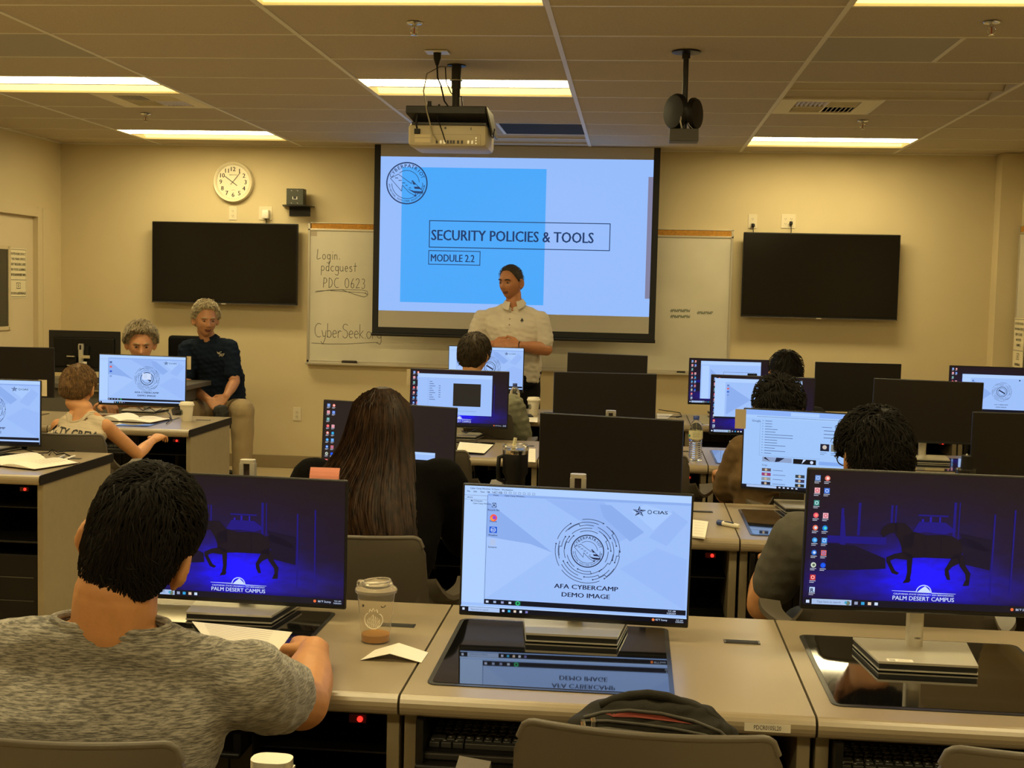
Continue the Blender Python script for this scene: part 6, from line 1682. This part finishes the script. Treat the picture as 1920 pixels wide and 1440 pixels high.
for k in range(5):
    a = 2*PI*k/5+.3; f = MB(); f.tube([(0, 0, .12), (.28*math.cos(a), .28*math.sin(a), .07)], [.022, .014], BLKM, 8); f.build('leg', oc)
    f = MB(); f.lathe([(.01, -.012), (.030, -.010), (.030, .010), (.01, .012)], (.28*math.cos(a), .28*math.sin(a), .031), BLK, 14, 'Y'); f.build('castor', oc)
# ================================================================== BACKPACK
BP = mat('backpack_nylon', (.017, .015, .010), .75, spec=.2, bump=(350, .15)); BPT = mat('backpack_trim', (.045, .040, .030), .55); RED = mat('red_lining', (.16, .02, .008), .8)
b0 = V(.055, 2.235, .455)
bag = MB()
def brow(z, hx, hy, dy=0, dx=0): return (b0+V(dx, dy, z*1.03), RX, FY, hx*1.14, hy)
rings(bag, [brow(.03, .145, .075), brow(.12, .155, .082), brow(.22, .155, .080), brow(.29, .148, .070), brow(.33, .128, .058), brow(.355, .095, .045)], BP, 40, 2.8)
o = remesh(bag, 'backpack', .006, BP, None, tuple(b0), 3, lambda co: .004*wob(co*np.array([1, 1, 2.5]), 9, 21)); tag(o, 'black backpack with an open red-lined zip pocket, standing on the shell chair', 'backpack')
tb = BVHTree.FromPolygons([v.co+b0 for v in o.data.vertices], [tuple(q.vertices) for q in o.data.polygons])
def onbag(px, py, off=.003):
    d = (FWD+RGT*((px-960)/F_PX)-UPV*((py-720)/F_PX)).normalized(); h = tb.ray_cast(V(0, 0, EYE), d)
    return (h[0]-d*off) if h[0] else None
def bagstrip(pxs, w_, m, name, th=.003):
    pts = [onbag(*q) for q in pxs]; pts = [q for q in pts if q is not None]
    if len(pts) < 2: return
    f = MB(); f.tube(pts, w_, m, 8); c = f.build(name, None, loc=b0, smooth=50); c.parent = o; c.location = (0, 0, 0)
bagstrip([(1095, 1345), (1130, 1336), (1180, 1332), (1240, 1338), (1300, 1352), (1350, 1372), (1375, 1395)], .0035, BPT, 'zip_seam')
bagstrip([(1090, 1352), (1140, 1352), (1200, 1358), (1260, 1366), (1320, 1378), (1360, 1392)], .0030, BPT, 'zip_seam')
bagstrip([(1085, 1366), (1140, 1366), (1200, 1374), (1260, 1384), (1310, 1394)], .0030, BPT, 'zip_seam')
pts = [onbag(*q, .002) for q in ((1135, 1338), (1180, 1334), (1240, 1342), (1300, 1358), (1245, 1351), (1190, 1345), (1150, 1344))]
if all(q is not None for q in pts): f = MB(); f.add(pts, [tuple(range(len(pts)))], RED); c = f.build('red_lining', None, loc=b0); c.parent = o; c.location = (0, 0, 0)
hp = [at(px, py, 2.225) for px, py in ((1125, 1322), (1150, 1313), (1180, 1305), (1215, 1302), (1250, 1307), (1290, 1322), (1320, 1335), (1345, 1350))]
f = MB(); f.tube(hp, [.007, .009, .009, .009, .009, .009, .009, .007], BP, 10); c = f.build('carry_handle', None, loc=b0, smooth=50); c.parent = o; c.location = (0, 0, 0)
for px, py, dz in ((1112, 1347, -.022), (1093, 1354, -.024)):
    q = onbag(px, py, .006)
    if q is not None:
        f = MB(); f.tube([q, q+V(.002, -.006, -.006)], .0045, CHROME, 8); f.box(q+V(.001, -.007, dz*.6), (.008, .003, .022), CHROME, bev=.001); c = f.build('zip_pull', None, loc=b0); c.parent = o; c.location = (0, 0, 0)
# ================================================================== THINGS ON THE DESKS
ZD = .755; ZG = .7585
CUPCLR = mat('clear_plastic', (.95, .92, .86), .08, trans=.90, ior=1.2); CUPFR = mat('frosted_plastic_wall', (.96, .93, .86), .10, trans=.95, ior=1.06)
COF = mat('coffee_remains', (.50, .23, .035), .3, trans=.15); ICEW = mat('printed_white_mark', (.85, .80, .68), .6)
def put(o, p): o.location = p; return o
c = onz(704, 1202, ZD); t = empty('iced_coffee_cup', (c.x, c.y, ZD)); t.scale = (1.02, 1.02, .93); tag(t, 'clear plastic iced coffee cup with a little coffee left and a white emblem', 'cup')
f = MB(); f.lathe([(.0315, .0), (.032, .002), (.0355, .050), (.040, .100), (.0435, .128), (.0425, .128), (.039, .100), (.0345, .050), (.031, .003), (.001, .003)], (0, 0, 0), CUPFR, 48, caps=False); f.build('cup_wall', t, smooth=50)
f = MB(); f.lathe([(.001, .0035), (.0305, .0035), (.0318, .020), (.001, .0205)], (0, 0, 0), COF, 40, caps=False); f.build('coffee', t, smooth=50)
f = MB(); f.lathe([(.0425, .124), (.0465, .124), (.0475, .128), (.0465, .133), (.042, .136), (.038, .140), (.036, .147), (.033, .148), (.031, .143), (.001, .141)], (0, 0, 0), CUPCLR, 48, caps=False)
f.tube([(.031*math.cos(a), .031*math.sin(a)*.9, .150+.003*math.cos(a)) for a in [2*PI*k/28 for k in range(29)]], .003, CUPCLR, 8)
f.box((-.033, -.01, .146), (.016, .022, .014), CUPCLR, bev=.003); f.build('lid', t, smooth=50)
f = MB()
def oncup(a, z, dr=.0006): r = np.interp(z, [0, .05, .1, .128], [.032, .0355, .040, .0435])+dr; return V(r*math.sin(a), -r*math.cos(a), z)
A0 = .05; Rz = .021
pr = lambda x, z: oncup(A0+x/.037, .062+z)
f.tube([pr(Rz*math.cos(a), Rz*math.sin(a)) for a in [math.radians(q) for q in range(-235, 56, 8)]], .0013, ICEW, 6)
for k in range(7): f.tube([pr(-.013+.0043*k+.001*math.sin(z_*600+k), z_) for z_ in [(-.018+.004*j) for j in range(9-abs(3-k))]], .0010, ICEW, 5)
f.tube([pr(-.009, .020), pr(-.007, .028), pr(-.003, .023), pr(0, .031), pr(.003, .023), pr(.007, .028), pr(.009, .020)], .0013, ICEW, 6)
f.build('printed_emblem', t)
f = MB(); f.tube([oncup(A0+.42, .098), oncup(A0+.5, .094), oncup(A0+.62, .095), oncup(A0+.70, .099)], .0009, INK, 5); f.tube([oncup(-.62, .100), oncup(-.55, .094)], .0012, INK, 5); f.tube([oncup(-.64, .094), oncup(-.52, .099)], .0012, INK, 5); f.build('pen_mark', t)
# folded paper
a, b, c_, d_ = onz(676, 1238, ZD), onz(698, 1222, ZD), onz(800, 1243, ZD), onz(803, 1226, ZD)
apx = at(731, 1226, (a.y+c_.y)/2+.0); apx = onz(731, 1226, ZD+.018); apb = onz(748, 1206, ZD+.018)
fl = onz(676, 1238, ZD+.001); fr = onz(790, 1243, ZD+.001); bl = onz(703, 1219, ZD+.001); br = onz(803, 1224, ZD+.001)
f = MB(); up = V(0, 0, .0008)
for q in ((fl, apx, apb, bl), (apx, fr, br, apb)): f.add([*q, *[x+up for x in q]], [(0, 3, 2, 1), (4, 5, 6, 7), (0, 1, 5, 4), (1, 2, 6, 5), (2, 3, 7, 6), (3, 0, 4, 7)], WHITEP)
o = f.build('folded_paper', None, loc=(apx.x, apx.y, ZD)); tag(o, 'small white folded paper tent beside the iced coffee cup', 'paper')
# paper cups
def paper_cup(px, py, label, ang=-.6, sc=1.0):
    c = onz(px, py, ZD); t = empty('paper_cup', (c.x, c.y, ZD)); tag(t, label, 'cup', 'white paper coffee cups')
    PCW = mat('paper_cup_white', (.74, .68, .55), .5); LIDW = mat('cup_lid_white', (.82, .76, .63), .35)
    f = MB(); f.lathe([(.028*sc, 0), (.029*sc, .002), (.040*sc, .100*sc), (.039*sc, .1*sc)], (0, 0, 0), PCW, 36); f.build('cup_body', t, smooth=50)
    f = MB(); f.lathe([(.0415*sc, .092*sc), (.0435*sc, .093*sc), (.0435*sc, .102*sc), (.040*sc, .104*sc), (.038*sc, .114*sc), (.034*sc, .115*sc), (.033*sc, .110*sc), (.001, .110*sc)], (0, 0, 0), LIDW, 36); f.build('lid', t, smooth=50)
    f = MB(); GRN = mat('dark_green_mark', (.015, .03, .018), .5); w = []
    P_ = lambda x, z: V((.0345+(z-.05)*.11+.0006)*math.sin(ang+x/.035)*sc, -(.0345+(z-.05)*.11+.0006)*math.cos(ang+x/.035)*sc, z*sc)
    f.tube([P_(.014*math.cos(a), .055+.016*math.sin(a)) for a in [2*PI*k/24 for k in range(25)]], .0014, GRN, 6)
    for k in range(4): f.tube([P_(-.008+.005*k, .043+.003*j+.0) for j in range(8)], .0012, GRN, 5)
    f.tube([P_(-.006, .066), P_(0, .060), P_(.006, .066)], .0016, GRN, 5)
    f.build('printed_emblem', t)
paper_cup(350, 790, 'white paper cup with a round green mark on the left block desk', -.75)
paper_cup(1000, 778, 'white paper cup with a round green mark in front of the standing speaker', -.75, 1.02)
# tumbler
c = V(-.440, 4.86, ZD); t = empty('tumbler', (c.x, c.y, ZD)); tag(t, 'tall black insulated tumbler with a clear lid and cream straw', 'tumbler')
k = 1.0
BTM = mat('black_powder_coat', (.007, .006, .006), .5, spec=.2)
f = MB(); f.lathe([(.036, 0), (.038, .002), (.040, .09), (.049, .105), (.050, .180), (.049, .182)], (0, 0, 0), BTM, 40); f.build('body', t, smooth=40)
f = MB(); f.lathe([(.050, .180), (.0505, .186), (.0505, .196), (.048, .197)], (0, 0, 0), CHROME, 40); f.build('steel_rim', t, smooth=40)
f = MB(); f.lathe([(.0505, .194), (.052, .198), (.051, .212), (.046, .214), (.044, .206), (.001, .205)], (0, 0, 0), CUPCLR, 40); f.box((.018, 0, .214), (.022, .02, .010), CUPCLR, bev=.003); f.build('lid', t, smooth=50)
f = MB(); f.tube([(-.012, 0, .17), (-.002, 0, .240)], .0068, mat('cream_straw', (.74, .68, .42), .4), 12); f.build('straw', t, smooth=50)
f = MB(); f.tube([(-.044, -.010, .170), (-.062, -.022, .165), (-.064, -.024, .12), (-.062, -.022, .08), (-.040, -.010, .07)], .0085, BTM, 10); f.build('handle', t, smooth=60)
# water bottles
WAT = mat('bottle_plastic', (.92, .92, .88), .05, trans=.95, ior=1.18)
def bottle(c, label, sc=1.0, cap=(.03, .06, .28), lab=True):
    t = empty('water_bottle', c); tag(t, label, 'bottle')
    pr = [(.026, 0), (.032, .004)]
    for j in range(9): pr += [(.033, .012+.010*j), (.0305, .017+.010*j)]
    pr += [(.033, .105), (.0335, .108), (.0335, .150), (.033, .156), (.030, .175), (.020, .193), (.013, .200), (.0125, .208)]
    f = MB(); f.lathe([(r*sc, h*sc) for r, h in pr], (0, 0, 0), WAT, 32); f.build('bottle_body', t, smooth=35)
    f = MB(); f.lathe([(.0142*sc, .202*sc), (.0146*sc, .204*sc), (.0146*sc, .220*sc), (.013*sc, .222*sc)], (0, 0, 0), mat('blue_cap', cap, .4), 20); f.build('cap', t, smooth=40)
    if lab:
        f = MB(); f.lathe([(.0340*sc, .110*sc), (.0340*sc, .148*sc)], (0, 0, 0), mat('bottle_label', (.66, .62, .40), .5), 32, caps=False); f.build('label', t, smooth=40)
        f = MB()
        for j in range(5): f.tube([V(.0344*sc*math.sin(a), -.0344*sc*math.cos(a), (.117+.006*j)*sc) for a in [-.5+.1*q for q in range(11)]], .0006, INK, 4)
        f.tube([V(.0344*sc*math.sin(a), -.0344*sc*math.cos(a), .125*sc) for a in (-1.25, -1.1, -.95)], .006, mat('label_teal', (.03, .22, .16), .5), 6); f.build('label_print', t)
    return t
c = onz(1303, 864, ZD); bottle((c.x, c.y, ZD), 'clear water bottle with a blue cap and pale label on the third row desk', 1.0)
c = onz(963, 800, ZD); bottle((-.74, 8.02, ZD), 'clear water bottle beside the paper cup near the speaker', 1.0, lab=False)
# marker pen
a = onz(1345, 979, ZD+.009); b = onz(1386, 987, ZD+.009); d = (b-a).normalized(); t = empty('marker_pen', ((a.x+b.x)/2, (a.y+b.y)/2, ZD)); tag(t, 'white dry-erase marker with a blue cap', 'marker')
q = lambda s: a+(b-a)*s-V(t.location.x, t.location.y, ZD)
f = MB(); f.tube([q(.22), q(.96), q(1.0)], [.0085, .0085, .006], mat('marker_white', (.78, .74, .62), .4), 16); f.build('barrel', t, smooth=40)
f = MB(); f.tube([q(.0), q(.03), q(.26)], [.006, .0095, .0095], mat('marker_blue', (.02, .05, .22), .4), 16); f.build('cap', t, smooth=40)
f = MB(); n_ = (q(.5)-q(.4)).normalized().cross(V(0, 0, 1))
f.tube([q(.36)-n_*-.004+V(0, 0, .0075), q(.78)+n_*.004+V(0, 0, .0075)], .0020, INK, 6); f.tube([q(.40)+n_*-.002+V(0, 0, .008), q(.7)+n_*-.002+V(0, 0, .008)], .0016, mat('marker_blue', (.02, .05, .22), .4), 6); f.build('printed_label', t)
# papers
def sheet(pxs, z, label, name='paper_sheet', m=None, th=.0012, lines=True, nlines=5):
    P = [onz(px, py, z) for px, py in pxs]; c = sum(P, V(0, 0, 0))/len(P); c.z = z
    f = MB(); n = len(P); f.add([*P, *[p+V(0, 0, th) for p in P]], [tuple(range(n))[::-1], tuple(range(n, 2*n))]+[(i, (i+1) % n, n+(i+1) % n, n+i) for i in range(n)], m or WHITEP)
    if lines and n == 4:
        G_ = mat('faint_print', (.4, .35, .28), .7)
        for j in range(nlines):
            s_ = (j+1)/(nlines+1); a = P[0].lerp(P[3], s_); b = P[1].lerp(P[2], s_); x = a.lerp(b, .12)+V(0, 0, th+.0002); y = a.lerp(b, .82)+V(0, 0, th+.0002); w = (P[3]-P[0]).normalized()*.0015
            f.add([x-w, y-w, y+w, x+w], [(0, 1, 2, 3)], G_)
    o = f.build(name, None, loc=c); tag(o, label, 'paper'); return o
sheet([(1297, 1008), (1322, 1011), (1328, 981), (1297, 977)], ZD+.001, 'short stack of cream index cards at the desk edge beside the seal screen', 'index_cards', th=.006)
sheet([(856, 846), (908, 850), (925, 834), (862, 829)], ZG+.004, 'white sheet lying before the wizard-window monitor')
sheet([(990, 866), (1004, 867), (1004, 842), (990, 841)], ZD+.001, 'white sheet right of the tumbler')
sheet([(1232, 785), (1252, 785), (1262, 777), (1232, 776)], ZD+.001, 'white sheet on the farthest desk right of the dark monitors')
sheet([(1316, 795), (1330, 797), (1330, 784), (1322, 784)], ZD+.001, 'white sheet peeking out left of the pane window monitor')
sheet([(975, 790), (1008, 792), (1008, 783), (972, 782)], ZD+.001, 'white sheet beneath the phone near the speaker')
o = sheet([(380, 1192), (520, 1226), (548, 1186), (360, 1166)], ZG+.004, 'printed white worksheet under the hand of the man in heather grey', nlines=9)
sheet([(1540, 1262), (1568, 1280), (1578, 1240), (1556, 1224)], ZG+.004, 'small white slip on the glass of the lower right desk', lines=False) if False else None
# blue folder under the worksheet
PUR = mat('navy_folder', (.012, .010, .09), .35)
sheet([(395, 1205), (520, 1240), (556, 1200), (380, 1178)], ZG+.0005, 'navy blue folder under the worksheet', 'folder', PUR, .003, False)
# phones and small black gadgets
def phone(px, py, label, rz=0, w=.07, l=.14):
    c = onz(px, py, ZD); f = MB(); f.box((0, 0, .0045), (w, l, .008), BLK, bev=.003); o = f.build('mobile_phone'); o.location = (c.x, c.y, ZD+.002); o.rotation_euler = (0, 0, rz); tag(o, label, 'phone'); return o
phone(988, 781, 'black phone lying before the paper cup near the speaker', .2)
# open books
def book(px, py, rz, w, d, label):
    c = onz(px, py, ZG); t = empty('open_book', (c.x, c.y, ZG+.001), rz); tag(t, label, 'book')
    f = MB(); f.bx(-w, w, -d/2, d/2, 0, .002, mat('book_cover_dark', (.05, .015, .012), .5)); f.build('cover', t)
    for s in (-1, 1):
        f = MB(); n = 12; vv = []; ff = []
        hgt = .030 if s < 0 else .014
        for j in range(n+1):
            u = j/n; x = s*w*.98*(u); z = .003+hgt*math.sin(min(1, u*1.15)*PI)**.8*(1-.5*u) if u < .87 else .003+hgt*.02
            for y in (-d/2+.003, d/2-.003): vv += [(x, y, z), (x, y, .0022)]
        for j in range(n):
            o_ = 4*j; ff += [(o_, o_+2, o_+6, o_+4), (o_+1, o_+5, o_+7, o_+3), (o_, o_+4, o_+5, o_+1), (o_+2, o_+3, o_+7, o_+6)]
        ff.append((4*n, 4*n+2, 4*n+3, 4*n+1))
        f.add(vv, ff, WHITEP)
        G_ = mat('faint_print', (.4, .35, .28), .7)
        for k in range(7):
            y = d/2-.03-.022*k
            for (u0, u1) in ((.25, .5), (.5, .75)):
                z0 = .0036+hgt*math.sin(min(1, u0*1.15)*PI)**.8*(1-.5*u0); z1 = .0036+hgt*math.sin(min(1, u1*1.15)*PI)**.8*(1-.5*u1)
                f.add([(s*w*.98*u0, y, z0+.0006), (s*w*.98*u1, y, z1+.0006), (s*w*.98*u1, y+.003, z1+.0006), (s*w*.98*u0, y+.003, z0+.0006)], [(0, 1, 2, 3)], G_)
        f.build('page_block', t, smooth=50)
book(243, 787, -.12, .20, .24, "open book on the boy's desk before the seal monitor")
book(45, 868, -.35, .20, .26, 'open book on the left block desk at the left edge')
# cables and pens on the left desks
def wire(pxs, z, r, m, name, label, cat='cable'):
    P = [onz(px, py, z+dz) for px, py, dz in pxs]; c = P[0].copy(); c.z = z
    f = MB(); f.tube(P, r, m, 6); o = f.build(name, None, loc=c, smooth=60); tag(o, label, cat); return o
wire([(50, 842, .004), (68, 850, .004), (90, 849, .004), (98, 843, .015), (108, 848, .01), (120, 846, .004), (140, 845, .004)], ZD, .003, BLK, 'usb_cable', 'thin black cable on the left block desk by the pens')
wire([(92, 853, .004), (98, 845, .012), (106, 852, .008), (120, 850, .004), (132, 855, .004), (128, 861, .004)], ZD, .003, BLK, 'usb_cable', 'looped black cable nearest the two pens')
for (x0, y0, x1, y1, lb, m) in ((118, 863, 140, 855, 'grey pen left of its twin on the left block desk', SILV), (106, 862, 104, 863, '', None), (117, 862, 121, 854, '', None)):
    if not m: continue
    a = onz(104, 862, ZD+.006); b = onz(121, 854, ZD+.006); f = MB(); f.tube([a, a.lerp(b, .15), b], [.003, .005, .005], m, 8); o = f.build('pen', None, loc=V(a.x, a.y, ZD), smooth=40); tag(o, lb, 'pen')
a = onz(117, 863, ZD+.006); b = onz(140, 855, ZD+.006); f = MB(); f.tube([a, a.lerp(b, .15), b], [.003, .005, .005], WHITEPL, 8); o = f.build('pen', None, loc=V(a.x, a.y, ZD), smooth=40); tag(o, 'white pen with a looped clip on the left block desk', 'pen')
wire([(258, 762, .03), (268, 770, .035), (280, 764, .03), (292, 772, .03), (305, 766, .02), (318, 776, .01), (322, 786, .006), (312, 794, .004)], ZG, .003, BLK, 'monitor_cable', "black cables below the boy's monitor")
wire([(866, 808, .05), (874, 812, .06), (890, 806, .07), (905, 812, .05), (930, 822, .01), (960, 824, .004)], ZD, .003, BLK, 'monitor_cable', 'black cables below the wizard-window monitor')
wire([(1235, 768, .01), (1255, 771, .01), (1275, 774, .006), (1278, 780, .004), (1268, 782, .004)], ZD, .003, BLK, 'monitor_cable', 'black cable on the farthest desk right of the dark monitors')
# tissues
for k, (px, py) in enumerate(((884, 909), (938, 908))):
    c = V((-.618, -.508)[k], 4.84, ZD); mb = MB(); mb.ell((c.x, c.y, ZD+.030), (.026 if k == 0 else .016, .018, .026), WHITEP, 14); mb.ell((c.x+.010, c.y+.005, ZD+.018), (.018, .016, .018), WHITEP, 12)
    o = remesh(mb, 'crumpled_tissue', .003, WHITEP, None, (c.x, c.y, ZD), 1, lambda co: .004*wob(co, 40, k)); tag(o, ('wider crumpled white tissue behind the seal monitor, left of the tumbler', 'small crumpled white tissue at the foot of the tumbler')[k], 'tissue')
# stepped cylinder gadget
c = V(1.185, 4.58, ZD); t = empty('camera_lens', (c.x, c.y, ZD+.001)); tag(t, 'black stepped cylindrical camera lens standing behind the lower right monitor', 'lens')
LZ = .150
f = MB(); f.lathe([(.046, 0), (.048, .004), (.048, LZ), (.046, LZ+.014), (.040, LZ+.016), (.040, LZ+.022), (.037, LZ+.026), (.037, LZ+.064), (.034, LZ+.068)], (0, 0, 0), mat('lens_black', (.012, .011, .010), .25), 36); f.build('lens_barrel', t, smooth=35)
f = MB(); f.lathe([(.020, LZ+.066), (.018, LZ+.112), (.015, LZ+.115)], (0, 0, 0), BLK, 28); f.lathe([(.004, LZ+.114), (.003, LZ+.120)], (0, 0, 0), SILV, 10); f.build('eyepiece', t, smooth=35)
f = MB(); f.lathe([(.0475, LZ+.005), (.0485, LZ+.007), (.0475, LZ+.009)], (0, 0, 0), CHROME, 36, caps=False); f.lathe([(.0405, LZ+.018), (.0412, LZ+.0195), (.0405, LZ+.021)], (0, 0, 0), CHROME, 36, caps=False); f.build('chrome_ring', t, smooth=35)
f = MB(); f.box((.052, -.01, LZ-.010), (.010, .006, .030), mat('red_tag', (.5, .04, .03), .5), bev=.002); f.build('red_tag', t)
# ================================================================== INSTRUCTOR STATION (far left)
c = V(-3.75, 9.05, 0)
t = empty('instructor_desk', (-3.95, 9.02, 0)); tag(t, 'grey instructor desk between the two grey-haired men', 'desk')
f = MB(); f.bx(-.75, .78, -.38, .30, .80, .835, mat('grey_laminate', (.12, .11, .095), .4), bev=.004); f.build('worktop', t)
f = MB(); f.bx(-.72, -.69, -.35, .27, 0, .80, mat('grey_carcass', (.13, .12, .10), .5)); f.build('side_panel', t)
f = MB(); f.bx(.50, .70, -.34, .27, 0, .80, mat('grey_carcass', (.13, .12, .10), .5))
for j in range(8): f.bx(.705, .708, -.25, .20, .45+.035*j, .455+.035*j, BLK)
f.build('cabinet', t)
f = MB(); f.bx(-.69, .50, -.33, -.31, .2, .80, mat('grey_carcass', (.13, .12, .10), .5)); f.build('front_panel', t)
mt = make_monitor(-4.069, 9.109, 1.037, GR(4), 0, 'off', 'black instructor monitor seen from its back at the left', facing=-1, zt=.8355)
# cable box and bracket on the back of that monitor
f = MB(); f.box((-.06, .0, .10), (.065, .05, .14), BLK, bev=.006); f.build('bracket_box', mt)
f = MB(); f.box((-.06, -.03, .172), (.06, .04, .01), CHROME, bev=.002); f.box((-.06, -.03, .105), (.06, .03, .008), CHROME, bev=.002); f.build('chrome_clip', mt)
f = MB(); f.box((.045, -.03, .17), (.07, .006, .022), mat('tan_label', (.55, .45, .28), .5)); f.box((.045, -.035, .12), (.03, .01, .03), WHITEPL, bev=.003); f.build('connector', mt)
f = MB()
for pts in ([(.02, -.03, .15), (.03, -.05, .12), (.0, -.05, .08), (.03, -.06, .05)], [(-.05, -.03, .06), (-.01, -.06, .09), (.05, -.05, .05), (.08, -.04, .02)]): f.tube(pts, .004, SILV, 6)
f.build('cable', mt)
t = empty('dock_box', (-3.84, 8.87, .836)); tag(t, 'small grey docking box on the instructor desk', 'box')
f = MB(); f.box((0, 0, .035), (.12, .09, .07), mat('dock_grey', (.22, .20, .16), .4), bev=.006); f.build('case', t)
f = MB(); f.box((0, -.046, .04), (.09, .003, .02), BLK); f.build('front_slot', t)
sheetm = mat('beige_paper', (.55, .46, .30), .7)
f = MB(); f.box((0, 0, .0), (.10, .002, .14), sheetm); f.bx(-.03, .03, -.0022, -.001, -.01, .03, INK); o = f.build('paper_sheet'); o.location = at(181, 716, 8.66)+V(0, 0, 0); o.rotation_euler = (-.05, 0, 0); tag(o, 'beige printed paper standing beside the boy\'s head', 'paper')
# ================================================================== NEAREST ROW (viewer's own): one desk and a lowered monitor whose post peeks in
d = copy_tree(proto); d.location = (-.66, .625, 0); tag(d, "beige computer desk of the viewer's own row, below the frame", 'desk')
make_monitor(-.316, 1.032, .955, 0, 0, 'off', 'lowered monitor below the frame whose cream post top shows at the bottom edge', post=1.131)
